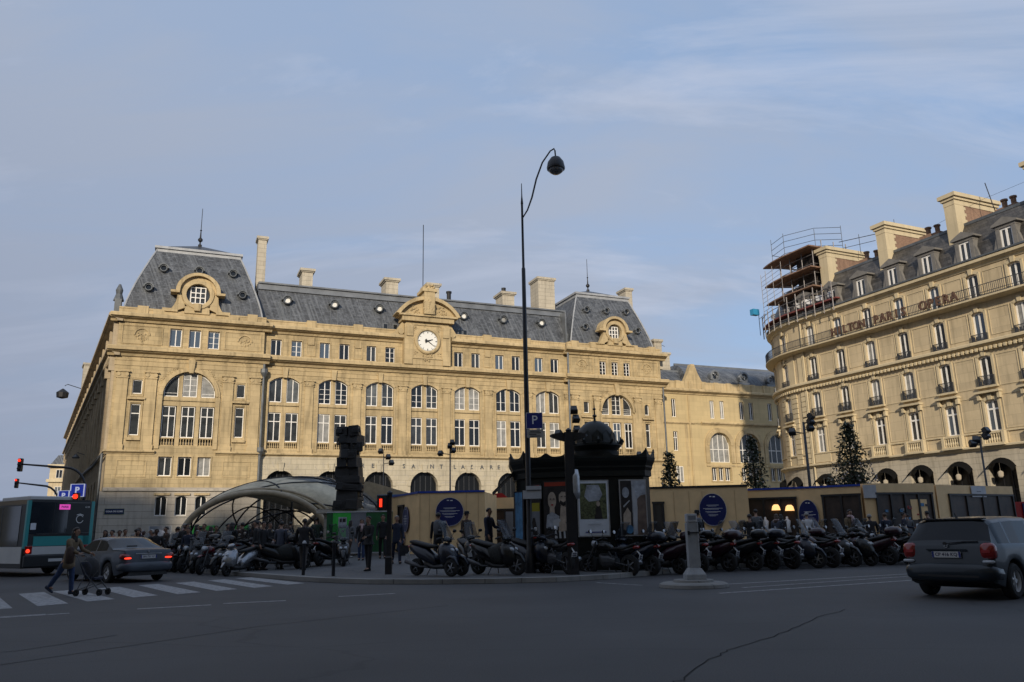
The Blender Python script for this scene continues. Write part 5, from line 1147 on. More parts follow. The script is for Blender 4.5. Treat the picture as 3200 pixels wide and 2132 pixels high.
# lattice of arcs spanning inside the mouth
def inner(t, x0, x1, h, y): return (x0+(x1-x0)*t, y, h*sin(pi*t)**.8)
for x0, x1, h, y in ((-6.0, -.2, 3.2, -1.6), (-4.6, 1.4, 3.0, -1.3), (-3.2, 2.4, 2.9, -1.0)):
    mb.tube([inner(t/20, x0, x1, h, y+t*.1) for t in range(21)], .055, 6)
mb.tube([(1.2, 1, 0), (1.2, 1, 3.2)], .12, 8); mb.tube([(-1.0, 2, 0), (-1.0, 2, 3.6)], .06, 8); mb.build('strut', 'iron', cn, smooth=True)
mb = MB(); mb.box(-5.6, 3.6, .3, .5, 0, 1.0); mb.build('parapet', 'stone_grey', cn)
def hut(name, label, cat, pts, h, mfront, edge=None, fascia=.0):
    """flat roofed timber cabin on an open plan polyline (front faces the camera); deep 5 m"""
    b = thing(name, label, cat, (pts[0][0]*.709, pts[0][1]*.709, .5)); b.scale = (.709, .709, .709); P = [Vector(p)-Vector(pts[0]) for p in pts]
    back = [p+Vector((.6, 5.0)) for p in reversed(P)]; R = P+back; m = MB(); m.rings([[(p.x, p.y, -.6) for p in R], [(p.x, p.y, h) for p in R]]); m.build('wall', mfront, b)
    if edge:
        m = MB()
        for a, c in zip(P, P[1:]):
            u = (c-a).normalized(); n = Vector((u.y, -u.x))*.06; m.rings([[(a.x, a.y, h), (a.x+n.x, a.y+n.y, h), (a.x+n.x, a.y+n.y, h+.12), (a.x, a.y, h+.12)], [(c.x, c.y, h), (c.x+n.x, c.y+n.y, h), (c.x+n.x, c.y+n.y, h+.12), (c.x, c.y, h+.12)]])
        m.build('roof_edge', edge, b)
    return b, P
def on_wall(b, A, B, t, z, out=.02):
    u = (B-A); p = A+u*t; u = u.normalized(); return (p.x+u.y*out, p.y-u.x*out, z), atan2(u.y, u.x)
def round_sign(b, A, B, t, z, rx, ry, seed):
    p, a = on_wall(b, A, B, t, z, .06); m = MB(); disc(m, (0, 0), rx, -.06, 0, 40, ry); s = m.build('round_sign', 'disc_navy', b, loc=p, rot=(0, 0, a))
    m = MB(); m.strip([(rx*1.0*cos(t*pi/20), ry*1.0*sin(t*pi/20)) for t in range(41)], [(rx*.985*cos(t*pi/20), ry*.985*sin(t*pi/20)) for t in range(41)], -.066, -.06)
    r = random.Random(seed)
    m.box(-rx*.2, -rx*.04, -.066, -.061, ry*.78, ry*.83); m.box(rx*.05, rx*.22, -.066, -.061, ry*.76, ry*.82)
    for k, wd in enumerate((.45, .72, .55, .35)): m.box(-rx*wd, rx*wd, -.066, -.061, ry*(.26-k*.2), ry*(.26-k*.2)+ry*.022); m.box(-rx*wd*.8, rx*wd*.6, -.066, -.061, ry*(.20-k*.2), ry*(.20-k*.2)+ry*.014)
    m.build('lettering', 'sign_white', s); return s
def glazed(b, A, B, t0, t1, z0, z1, posts, inside='hut_inside'):
    Ln = (B-A).length; p, a = on_wall(b, A, B, t0, z0, .03); w_ = Ln*(t1-t0); h = z1-z0
    m = MB(); m.box(0, w_, -.0, .02, 0, h); s = m.build('shop_window', inside, b, loc=p, rot=(0, 0, a))
    m = MB(); m.box(-.1, w_+.1, -.09, -.0, h-.02, h+.1); m.box(-.1, w_+.1, -.09, 0, -.1, 0)
    for i in range(posts+1): x = w_*i/posts; m.box(x-.06, x+.06, -.088, -.001, 0, h-.02)
    m.build('frame', 'hut_dark', s); return s, w_, h
b, P = hut('market_cabin', 'tan cabin with blue roof edge and large round navy sign, left of the kiosk', 'cabin', [(-8.6, 56), (-5.95, 50.2), (-1.86, 50)], 3.58, 'tan', 'cobalt')
round_sign(b, P[1], P[2], .47, 2.42, .86, .86, 1); round_sign(b, P[0], P[1], .62, 2.05, .62, .8, 2)
s, _, _ = glazed(b, P[0], P[1], .34, .52, .3, 2.9, 1)
m = MB(); [m.box(x, x+.01, -.2, -.19, 0, 3.4) for x in ()]
for t in (.02, .16, .72, .9):
    p, a = on_wall(b, P[1], P[2], t, 0, .012); m = MB(); m.box(-.008, .008, -.004, .01, 0, 3.56); m.build('joint', 'tan_edge', b, loc=p, rot=(0, 0, a))
b, P = hut('market_cabin', 'small tan cabin with open shop front and red roof sign, left of the kiosk', 'cabin', [(-2.1, 56.5), (1.4, 55.5)], 3.45, 'tan')
s, w_, h = glazed(b, P[0], P[1], .12, .95, .3, 2.6, 3)
m = MB(); m.box(.3, .7, -.03, -.02, 1.5, 2.2); m.build('lit_panel', 'lamp_glow', s) if False else None
m = MB(); m.box(1.0, 1.6, -.04, -.02, 0, 2.2); m.build('curtain', 'grey_panel', s)
m = MB(); m.rings([[(0, -.1, 3.46), (1.6, -.1, 3.46), (1.6, .3, 3.46), (0, .3, 3.46)], [(.1, -.1, 3.72), (1.2, -.1, 3.78), (1.2, .3, 3.78), (.1, .3, 3.72)]]); m.build('roof_sign', 'red', b)
b, P = hut('market_cabin', 'tan cabin with an oval navy sign and a glazed door, right of the kiosk', 'cabin', [(6.5, 52), (8.6, 50.6), (14.35, 50)], 3.6, 'tan', 'iron')
round_sign(b, P[1], P[2], .62, 2.25, .82, .98, 3); glazed(b, P[1], P[2], .0, .10, .2, 2.7, 1, 'hut_glass')
for t in (.22, .38, .52, .86):
    p, a = on_wall(b, P[1], P[2], t, 0, .012); m = MB(); m.box(-.008, .008, -.004, .01, 0, 3.4); m.build('joint', 'tan_edge', b, loc=p, rot=(0, 0, a))
b, P = hut('market_cabin', 'tan clothes shop cabin with lit mannequins, oval navy sign and blue roof edge', 'cabin', [(14.75, 51.8), (17.5, 50.6), (20.6, 48.3)], 3.42, 'tan', 'cobalt')
s, w_, h = glazed(b, P[0], P[1], .02, .98, .2, 2.85, 3)
m = MB(); m.lathe([(.28, 1.95), (.22, 2.2), (.12, 2.3)], (1.7, -.02, 0), 12); m.lathe([(.28, 1.9), (.22, 2.15), (.12, 2.25)], (2.5, -.02, 0), 12); m.build('wall_lamp', 'lamp_glow', s)
for i, (x, c) in enumerate(((1.0, 'sign_white'), (1.6, 'grey_white'), (2.3, 'sign_white'))):
    m = MB(); m.lathe([(.22, .9), (.15, 1.25), (.2, 1.6), (.07, 1.7), (.06, 1.85)], (x, -.14, -.3), 8); m.build('mannequin', c, s, smooth=True)
s, w_, h = glazed(b, P[1], P[2], .42, .97, .2, 2.9, 2)
round_sign(b, P[1], P[2], .18, 1.75, .60, .98, 4)
m = MB(); 
b, P = hut('market_cabin', 'long tan cabin with white corner banner and goods window', 'cabin', [(20.7, 48.2), (21.4, 48.2), (25.7, 49.7)], 3.55, 'tan')
m = MB(); m.box(-.02, .72, -.12, -.02, 2.7, 3.46); m.build('banner', 'grey_white', b)
s, w_, h = glazed(b, P[1], P[2], .0, .92, .2, 2.92, 4)
rr = random.Random(3)
for i in range(26):
    m = MB(); x = rr.uniform(.3, w_-.3); z = rr.uniform(.3, 2.1); q = rr.uniform(.08, .24); m.boxm(Matrix.Translation((x, -.02, z)), q*1.4, .06, q); m.build('goods', rr.choice(['red', 'paper', 'sky_print', 'orange_red', 'hut_inside', 'yellow', 'grey_panel', 'dark_print']), s)
m = MB(); m.box(w_*.6, w_*.9, -.02, -.01, 1.2, 2.4); m.build('lit_wall', 'tan', s)
b, P = hut('market_cabin', 'far right tan cabin with a dark open front and a white banner on its fascia', 'cabin', [(25.9, 49.9), (33.6, 54.8)], 3.48, 'tan')
s, w_, h = glazed(b, P[0], P[1], .14, .97, .2, 2.85, 4); p, a = on_wall(b, P[0], P[1], .42, 2.75, .05); m = MB(); m.box(0, 1.7, -.05, 0, 0, .7); bn = m.build('banner', 'grey_white', b, loc=p, rot=(0, 0, a)); m = MB(); m.box(.6, 1.1, -.056, -.05, .32, .38); m.build('banner_text', 'grey_panel', bn)
m = MB(); m.box(w_*.5, w_*.68, -.03, -.02, .4, 1.1); m.build('goods', 'red', s)
b = thing('shop_front', 'red shop front with dark glazed panels beyond the hatchback', 'shop front', (24.0, 39.3, .3)); b.scale = (.709, .709, .75); m = MB(); m.box(0, 4, 0, .4, 0, 2.6); m.build('panel', 'red', b); m = MB(); m.box(.6, 2.6, -.1, -.0, .6, 2.5); fr_ = m.build('sign', 'disc_navy', b); m = MB(); m.strip([(1.3+.3*cos(t*pi/10), 1.6+.35*sin(t*pi/10)) for t in range(21)], [(1.3+.22*cos(t*pi/10), 1.6+.27*sin(t*pi/10)) for t in range(21)], -.12, -.1); m.build('emblem', 'sign_white', fr_)

# ---- green hoarding
hb_ = thing('hoarding', 'green and grey site hoarding around the totem plinth', 'hoarding', (-8.66, 37.4, .5)); hb_.scale = (.638, .638, .66)
x = 0
for w_, c in ((.45, 'green_dark'), (1.3, 'green_panel'), (1.1, 'grey_panel'), (1.9, 'green_dark')):
    m = MB(); m.box(x, x+w_-.02, 0, .08, .06, 2.75); m.build('board', c, hb_); x += w_
m = MB(); m.box(0, x, -.05, .12, 0, .06); m.box(0, x, -.03, .1, 2.75, 2.83); m.build('rail', 'grey_white', hb_)
m = MB(); m.box(.85, 1.45, -.02, 0, 1.7, 2.45); nb = m.build('notice', 'pale_print', hb_); m = MB(); m.box(.95, 1.1, -.025, -.02, 2.1, 2.35); m.box(1.15, 1.38, -.025, -.02, 2.1, 2.35); m.box(.9, 1.4, -.025, -.02, 1.72, 1.8); m.build('notice_print', 'dark_print', nb)
m = MB(); m.box(1.9, 5.2, .3, 2.6, 2.9, 3.7); m.rings([[(0.2, .5, 2.85), (6.2, .5, 2.85), (6.2, 4, 2.85), (.2, 4, 2.85)], [(.6, .7, 3.1), (5.9, .7, 3.1), (5.9, 3.6, 3.1), (.6, 3.6, 3.1)]])
sh = thing('site_shed', 'ochre timber shed with a sloping roof behind the green hoarding', 'shed', (-12.3*.69, 62*.69, .5)); sh.scale = (.69, .69, .69); m = MB(); m.box(1.6, 5.3, 0, 3, 0, 3.6); m.build('wall', mat('ochre', (.30, .17, .05), .7, noise=(3, .2)), sh)
m = MB(); m.rings([[(-1.0, -.3, 5.1), (1.2, -.3, 5.1), (5.0, -.3, 3.95), (5.4, -.3, 3.55), (1.6, -.3, 3.6)], [(-1.0, 3, 5.1), (1.2, 3, 5.1), (5.0, 3, 3.95), (5.4, 3, 3.55), (1.6, 3, 3.6)]]); m.build('roof', 'canopy_steel', sh)
m = MB(); [m.box(1.6, 5.3, -.02, 0, z, z+.02) for z in (3.0, 3.3)]; m.box(1.8, 4.6, -.32, -.3, 3.75, 4.1); m.build('glazing', 'sky_print', sh)
# notice boards along the station wall
for i, (x, y, w_, c, lb_) in enumerate(((-33.4, 74.5, 1.8, 'grey_panel', 'grey notice board against the left pavilion, nearest the corner'), (-30.4, 75.7, 2.6, 'green_panel', 'green notice board against the left pavilion'), (-26.8, 77.2, 1.5, 'green_panel', 'narrow green notice board next to the underground canopy'))):
    nb = thing('notice_board', lb_, 'notice board', (x, y, GZ), pi/2-FAZ); m = MB(); m.box(0, w_, 0, .08, .4, 2.2); m.build('board', c, nb); m = MB(); m.box(-.05, 0, 0, .1, 0, 2.25); m.box(w_, w_+.05, 0, .1, 0, 2.25); m.build('post', 'grey_white', nb)
    m = MB(); m.prism(ell(w_*.5, 1.4, w_*.3, .5, 12), -.02, -.005); m.build('print', 'green_dark' if c == 'green_panel' else 'pale_print', nb)

# ---- traffic signals
def signal(name, label, base, armend, h, sz=1.0):
    b = thing(name, label, 'traffic light', (base[0], base[1], 0)); e = Vector(armend)-Vector((base[0], base[1], 0)); m = MB()
    pts = [(0, 0, 0), (0, 0, h-1.1)]+[(-1.1*(1-cos(a)), 0, h-1.1+1.1*sin(a)) for a in [pi/2*i/6 for i in range(1, 7)]]+[(e.x+.15*sz, e.y, e.z)]
    m.tube(pts, [.08]*2+[.06]*6+[.04], 8); m.build('mast', 'post_black', b, smooth=True)
    m = MB(); x, y, z = e.x, e.y, e.z; m.box(x-.16*sz, x+.16*sz, y-.12, y+.1, z-.62*sz, z+.50*sz); hd = m.build('signal_head', 'post_black', b, bevel=.03)
    for k, c in ((.32, 'red_light'), (-.04, 'iron'), (-.4, 'iron')):
        m = MB(); m.lathe([(.115*sz, 0), (.115*sz, .04), (.06*sz, .055)], (x, y-.12, z+k*sz), 14, M=Matrix.Rotation(pi/2, 3, 'X')); m.build('lamp', c, hd)
        m = MB(); m.strip([(x+.14*sz*cos(a), z+k*sz+.14*sz*sin(a)) for a in [pi*i/8 for i in range(9)]], [(x+.125*sz*cos(a), z+k*sz+.125*sz*sin(a)) for a in [pi*i/8 for i in range(9)]], y-.28*sz, y-.12); m.build('visor', 'post_black', hd)
    return b
signal('traffic_light', 'larger red traffic light on the upper overhanging mast, left of the station', (-21.3, 40, 0), (-24.65, 40, 5.05), 4.85, .58)
signal('traffic_light', 'smaller red traffic light on the lower overhanging mast beyond the bus', (-28.2, 50, 0), (-30.9, 50, 4.82), 4.62, .52)
b = thing('pedestrian_signal', 'slim dark post with a red signal at the pavement edge, left of the scooters', 'traffic light', (-3.98, 25.75, GZ))
m = MB(); m.rings([[(-.1, -.1, 0), (.1, -.1, 0), (.1, .1, 0), (-.1, .1, 0)], [(-.1, -.1, .5), (.1, -.1, .5), (.1, .1, .5), (-.1, .1, .5)], [(-.075, -.075, .55), (.075, -.075, .55), (.075, .075, .55), (-.075, .075, .55)], [(-.07, -.07, 2.35), (.07, -.07, 2.35), (.07, .07, 2.35), (-.07, .07, 2.35)]]); m.lathe([(.07, 2.35), (.09, 2.5), (.02, 2.56)], n=8); m.build('post', 'post_black', b)
m = MB(); m.box(-.38, -.07, -.14, .14, 1.95, 2.42); hd = m.build('signal_head', 'post_black', b, bevel=.02); m = MB(); m.box(-.30, -.22, -.150, -.14, 2.05, 2.3); m.build('lamp', 'red_light', hd)
def bollard(label, x, y, tall=0):
    b = thing('bollard', label, 'bollard', (x, y, GZ), group='slim black bollards along the kerb'); m = MB(); m.lathe([(.055, 0), (.05, .95), (.06, .97), (.06, 1.0), (.03, 1.05)], n=10); m.build('post', 'post_black', b, smooth='auto')
    m = MB(); m.lathe([(.062, .97), (.066, 1.0), (.045, 1.045), (.01, 1.06)], n=10); m.build('cap', 'grey_white' if tall == 1 else 'post_black', b); return b
bollard('slim black bollard in front of the man seen from behind', -6.75, 26.2, 1); bollard('slim black bollard in front of the green hoarding', -5.6, 25.3)
# parking signs, lit
for nm, lb_, x, y, z, sz in (('parking_sign', 'small lit blue parking sign just above the bus roof', -21.45, 38.5, 3.38, .52), ('parking_sign', 'larger lit blue parking sign half hidden behind the small one', -21.2, 39.2, 3.66, .66)):
    b = thing(nm, lb_, 'sign', (x, y, 0)); m = MB(); m.box(-sz/2, sz/2, -.08, .08, z-sz*.45, z+sz*.45); p_ = m.build('box', 'blue_light', b); m = MB(); m.tube([(0, 0, 0), (0, 0, z-sz*.45)], .06, 6); m.build('post', 'post_black', b)
    me = text_mesh('letter', 'P', sz*.62, .01, bold=.012); me.materials.append(MATS['white_light']); inst(me, 'letter', p_, (0, -.1, z))
    m = MB(); [m.box(*q) for q in ((-sz/2-.02, sz/2+.02, -.09, -.075, z+sz*.43, z+sz*.47), (-sz/2-.02, sz/2+.02, -.09, -.075, z-sz*.47, z-sz*.43), (-sz/2-.02, -sz/2+.03, -.09, -.075, z-sz*.43, z+sz*.43), (sz/2-.03, sz/2+.02, -.09, -.075, z-sz*.43, z+sz*.43))]; m.build('border', 'white_light', p_)
b = thing('traffic_light', 'red traffic light beside the lit parking signs above the bus', 'traffic light', (-20.05, 37, 0)); m = MB(); m.box(-.12, .12, -.1, .1, 2.6, 3.42); hd = m.build('signal_head', 'post_black', b); m = MB(); m.tube([(0, .1, 0), (0, .1, 2.5)], .06, 6); m.build('post', 'post_black', b); m = MB(); m.lathe([(.11, 0), (.10, .06)], (0, -.1, 3.26), 14, M=Matrix.Rotation(pi/2, 3, 'X')); m.build('lamp', 'red_light', hd)
# refuge beacon
b = thing('refuge_beacon', 'grey concrete beacon pillar with flared foot on the traffic island', 'pillar', (4.25, 19.8, .175)); b.scale = (.82, .82, .95)
mat('concrete', (.30, .31, .32), .7, noise=(3, .2), bump=(20, .2))
m = MB(); m.rings([[(-.28, -.28, 0), (.28, -.28, 0), (.28, .28, 0), (-.28, .28, 0)], [(-.28, -.28, .12), (.28, -.28, .12), (.28, .28, .12), (-.28, .28, .12)], [(-.17, -.17, .27), (.17, -.17, .27), (.17, .17, .27), (-.17, .17, .27)]]); m.build('foot', 'concrete', b, bevel=.01)
m = MB(); m.rings([[(-s, -s, z), (s, -s, z), (s, s, z), (-s, s, z)] for s, z in ((.155, .26), (.135, .8), (.13, 1.4))]); 
for k in (-1, 1): m.box(k*.145-.02, k*.145+.02, -.16, .15, .3, 1.38)
m.build('shaft', 'concrete', b, bevel=.01)
m = MB(); m.box(-.15, .15, -.15, .15, 1.40, 1.60); hd = m.build('head', 'grey_white', b, bevel=.01); m = MB(); m.box(-.11, .11, -.155, -.15, 1.45, 1.55); m.build('grille', 'grey_panel', hd); m = MB(); m.box(-.16, .16, -.165, .16, 1.12, 1.15); m.box(-.16, -.1, -.2, -.15, 1.08, 1.18); m.build('band', 'iron', b)
# flood light masts
def flood(label, x, y, h, heads, r=.07):
    b = thing('floodlight_mast', label, 'floodlight mast', (x, y, GZ)); m = MB(); m.tube([(0, 0, 0), (0, 0, h)], [r, r*.7], 8); m.build('mast', 'iron_grey', b, smooth=True)
    for dx_, dz, a in heads:
        m = MB(); M = Matrix.Translation((dx_, -.1, h+dz)) @ Euler((-.6, 0, a)).to_matrix().to_4x4(); m.boxm(M, .38, .3, .34, .7); m.tube([(0, 0, h+dz-.1), (dx_, -.1, h+dz)], .03, 5); hd = m.build('floodlight', 'iron', b); m = MB(); m.boxm(M @ Matrix.Translation((0, -.16, 0)), .3, .02, .26); m.build('lens', 'glass_mid', hd)
flood('thin floodlight mast between the totem and the tall lamp', -4.8, 60, 7.4, ((0, .1, 0), (.2, -.25, .6), (-.7, -.45, -.5), (.15, .35, .2)))
flood('dark floodlight mast left of the biggest tree', 16.4, 45, 6.9, ((.35, 0, .4), (.3, -.35, .2), (-.7, -.55, -.6), (.4, .3, .8)), .10)
flood('slim floodlight mast before the hotel arches on the right', 26.2, 45, 5.9, ((.3, 0, .5), (-.3, -.2, -.4), (-.5, -.4, 0), (.35, .3, .4)))
flood('floodlight mast rising above the cross arm column', 3.0, 40, 6.1, ((.15, 0, .2), (.12, .55, .2), (-.75, -.2, -.6), (.2, -.5, .3), (.05, 1.0, 0)), .09)
flood('short floodlight mast behind the right end of the kiosk', 9.0, 58, 6.4, ((0, 0, .1), (.1, -.35, .5)))
flood('thin mast with small lights in front of the left arches', -10.1, 62, 7.2, ((-.2, .2, -.3), (.35, -.25, .5), (.6, -.7, .6)), .05)
# wall lamps on the station front
for s, z, lb_ in ((1.0, 6.2, 'white wall lamp above the street plate'), (3.4, 6.1, 'round camera on the left pavilion')):
    pass
# ---- scaffold on the hotel corner
sf = thing('scaffold', 'steel scaffold with plank decks around the hotel corner chimney', 'scaffolding', (HO[0], HO[1], 0), pi/2-HAZ)
mat('scaf_steel', (.20, .185, .18), .5, .5, noise=(5, .3)); mat('plank', (.20, .12, .08), .8, noise=(3, .4)); mat('plank_red', (.17, .045, .04), .7, noise=(3, .3))
def HB(s, o, z): return bend(s, o, z)
m = MB()
cols = [(s, o) for s in (20.4, 22.0, 23.8, 25.6) for o in (-5.2, -3.4, -1.6, -.2)]
for s, o in cols: m.tube([HB(s, o, 22.9), HB(s, o, 31.2 if o < -.5 else 30.0)], .055, 5)
for z in [23.4+i*1.0 for i in range(8)]:
    for s in (20.4, 22.0, 23.8, 25.6): m.tube([HB(s, -5.2, z), HB(s, -.2, z)], .045, 5)
    for o in (-5.2, -3.4, -1.6, -.2): m.tube([HB(20.4+i*1.3, o, z) for i in range(5)], .045, 5)
for z in (23.4, 25.4, 27.4): m.tube([HB(20.4, -.2, z), HB(25.6, -.2, z+2)], .04, 5); m.tube([HB(20.4, -5.2, z+2), HB(20.4, -.2, z)], .04, 5)
m.build('frame', 'scaf_steel', sf)
m = MB()
for z0 in (30.9, 31.6, 32.3, 33.0):
    P = [HB(20.6, -5.0, z0+.2), HB(22.5, -3, z0+.5), HB(25.0, -.6, z0+.1), HB(27.2, -.2, z0-.2)]; m.tube(P, .03, 5)
for s, o in ((20.6, -5.0), (22.5, -3), (25, -.6), (27.2, -.2)): m.tube([HB(s, o, 30.5), HB(s, o, 33.4)], .03, 5)
m.tube([HB(27.2, -.2, 31.5), HB(24, -1, 30)], .035, 5); m.tube([HB(20.6, -4.5, 31.4), HB(13, -4.6, 30.2)], .04, 5); m.tube([HB(20.6, -4.5, 30.6), HB(16, -4.6, 30.0)], .03, 5)
for s in (18, 15.4, 13.5): m.tube([HB(s, -4.6, 29.2), HB(s, -4.6, 31.4)], .03, 5)
m.build('guard_rail', 'iron_grey', sf)
for z, s1, mt in ((23.5, 30.5, 'plank_red'), (25.6, 27.6, 'plank'), (27.7, 27.6, 'plank'), (30.0, 27.6, 'plank')):
    m = MB(bend); sweep(m, [(-2.4, z), (.85, z), (.85, z+.14), (-2.4, z+.14)], 19.8 if z > 24 else 17.0, s1, .8); m.build('deck', mt, sf)
m = MB()
for s in [17.4+i*1.25 for i in range(11)]: m.tube([HB(s, .9, 22.3), HB(s, .9, 25.4 if s < 24 else 25.0)], .06, 5)
for z in (23.0, 24.1, 24.7): m.tube([HB(17.4+i*1.25, .9, z) for i in range(11)], .04, 5)
for s in (24.0, 25.5, 27.0, 28.5): m.tube([HB(s, .9, 25), HB(s, .9, 29.6)], .03, 5)
for i in range(9): m.tube([HB(24.0, .9, 25.3+i*.5), HB(28.5, .9, 25.2+i*.5)], .02, 4)
m.build('outrigger', 'scaf_steel', sf)
m = MB(); 
for i in range(30):
    rr = random.Random(i); s = rr.uniform(20.6, 25.5); z = rr.uniform(23.5, 30.4); m.boxm(Matrix.Translation(HB(s, -4.6+rr.random()*3, z)) @ Matrix.Rotation(rr.random(), 4, 'Z'), rr.uniform(.4, 1.2), .1, rr.uniform(.3, 1.0))
m.box(20.9, 23.6, -5.0, -1.0, 23, 30.2); m.build('chimney_core', mat('soot', (.035, .028, .024), .8, noise=(1.5, .7)), sf)
m = MB(); 
for i in range(7): m.boxm(Matrix.Translation(HB(18.0+i*1.5, .5, 24.2)) @ Matrix.Rotation(i*.5, 4, 'Z'), .7, .06, .55)
m.build('debris_net', 'grey_white', sf)
m = MB(); p = HB(31.5, 1.2, 25.6); m.tube([(p[0], p[1], 23.2), (p[0], p[1], 26.4)], .04, 5); m.tube([HB(31.5, 1.2, 25.2), HB(28.0, .9, 24.8)], .03, 5); m.build('outrigger', 'iron_grey', sf)
m = MB(); m.boxm(Matrix.Translation((p[0]+.1, p[1]+.5, 26.0)), .6, .9, .7); m.build('blue_tarp', mat('tarp', (.03, .25, .45), .5), sf)

# ---- trees
mat('leaf', (.016, .026, .012), .5, spec=.5, noise=(2.5, .55)); mat('leaf_light', (.04, .055, .025), .45, noise=(2.5, .4)); mat('bark', (.06, .045, .035), .85, noise=(6, .3)); mat('bud', (.3, .26, .24), .6)
def conifer(label, x, y, h, r, seed, buds=20, dens=1.0):
    t = thing('evergreen_tree', label, 'tree', (x*.709, y*.709, .5), group='conical evergreen trees before the hotel'); t.scale = (.709, .709, .709); rr = random.Random(seed)
    m = MB(); m.tube([(0, 0, 0), (.05, 0, h*.5), (0, .02, h*.98)], [.16, .1, .02], 7)
    for i in range(34):
        z = h*(.12+.8*i/34); a = i*2.4; l = r*(1-(z/h))**.8*1.0+.15; m.tube([(0, 0, z), (l*.6*cos(a), l*.6*sin(a), z+.15), (l*cos(a), l*sin(a), z+.1)], [.04, .025, .01], 4)
    m.build('trunk', 'bark', t)
    lobes = [(rr.uniform(0, 2*pi), rr.uniform(.05, .95), rr.uniform(.45, 1.4)) for _ in range(34)]
    m = MB(); nb = int(150*dens)
    for bi in range(nb):
        q = ((bi+.5)/nb)**1.25; zb = h*(.07+.91*q); az = bi*2.399+rr.uniform(-.3, .3); Lb = (r*(1-q)**.75+.10)*rr.uniform(.62, 1.18)
        for _ in range(int(34*(1-.5*q))):
            t_ = rr.uniform(.12, 1)**.7; sp = .07+.16*(1-t_)+.05*Lb
            p = Vector((Lb*t_*cos(az), Lb*t_*sin(az), zb+.22*Lb*t_-.35*Lb*t_*t_))+Vector((rr.gauss(0, sp), rr.gauss(0, sp), rr.gauss(0, sp*.55)))
            s = rr.uniform(.07, .19); E_ = Euler((rr.uniform(-1.0, 1.0), rr.uniform(-1.0, 1.0), rr.uniform(0, 6.28))).to_matrix(); m.mi = 1 if rr.random() < .2+.25*(t_ > .8) else 0
            m.add([tuple(p+E_ @ Vector(v)) for v in ((-s, 0, 0), (0, -s*.42, s*.12), (s, 0, 0), (0, s*.42, s*.12))], [(0, 1, 2, 3)])
    m.build('crown', ['leaf', 'leaf_light'], t, fixn=False)
    m = MB()
    for _ in range(buds):
        q = rr.random()*.6; a = rr.uniform(pi, 2*pi); z = h*(.1+.9*q); rad = r*(1-q)**.72*1.0; m.lathe([(.02, -.06), (.08, 0), (.02, .08)], (rad*cos(a), rad*sin(a), z), 6)
    m.build('blossom', 'bud', t); return t
conifer('smallest conical evergreen, just behind the right end of the kiosk', 11.75, 61, 6.9, 1.35, 1, 30, .8)
conifer('middle conical evergreen in front of the shaded arches of the wing', 18.7, 63, 8.2, 1.75, 2, 22, .9)
conifer('largest conical evergreen against the hotel corner', 25.1, 60, 8.8, 2.55, 3, 70, 1.5)

bpy.data.objects.remove(wg_) if 'wg_' in globals() else None
for o in list(bpy.data.objects):
    if o.type == 'MESH' and o.parent and o.name.split('.')[0] in ('lattice_', 'outrigger', 'debris_net', 'reveal'): split_pieces(o, .25)
# ================================================================ VEHICLES
mat('tyre', (.012, .012, .013), .85, noise=(8, .3)); mat('alloy', (.25, .26, .28), .3, .8); mat('alloy_bright', (.6, .61, .63), .35, .3); mat('chrome', (.6, .6, .62), .12, 1.0); mat('black_plastic', (.012, .012, .014), .55, noise=(5, .2)); mat('under', (.006, .006, .006), .9)
mat('paint_black', (.005, .0055, .007), .3, 0, spec=.35, coat=.25); mat('paint_navy', (.005, .008, .018), .3, 0, spec=.35, coat=.3); mat('paint_red', (.09, .004, .009), .3, 0, coat=.3); mat('paint_wine', (.022, .005, .011), .3, 0, coat=.3); mat('paint_silver', (.28, .29, .31), .25, .7, coat=.4); mat('paint_grey', (.03, .033, .038), .3, .3, coat=.3)
mat('seat_black', (.007, .007, .008), .7, noise=(10, .3)); mat('apron', (.014, .016, .016), .75, noise=(4, .4), bump=(6, .6)); mat('screen', (.06, .07, .085), .08, spec=.5, alpha=.40); mat('headlight', (.35, .38, .42), .08, spec=1); mat('tail_red', (.22, .008, .006), .15, coat=.5); mat('tail_lit', (.5, .02, .01), .2, emit=((1, .05, .02), 1.6)); mat('plate_white', (.5, .5, .5), .5); mat('plate_print', (.02, .02, .06), .5); mat('amber', (.4, .14, .01), .3); mat('helmet', (.02, .02, .022), .2, coat=.5)
def sring(x, yc, zc, hw, hh, n=14, p=2.6, tilt=0):
    r = []
    for i in range(n):
        a = 2*pi*i/n; c, s = cos(a), sin(a); y = hw*(abs(c)**(2/p))*(1 if c >= 0 else -1); z = hh*(abs(s)**(2/p))*(1 if s >= 0 else -1); r.append((x+tilt*z, yc+y, zc+z))
    return r
def loft(m, secs, n=14, p=2.6): m.rings([sring(*(s if len(s) > 5 else (s[0], 0, s[1], s[2], s[3])), n=n, p=p) if len(s) <= 5 else sring(s[0], s[1], s[2], s[3], s[4], n, p, s[5]) for s in secs])
RY = Matrix.Rotation(pi/2, 3, 'X')
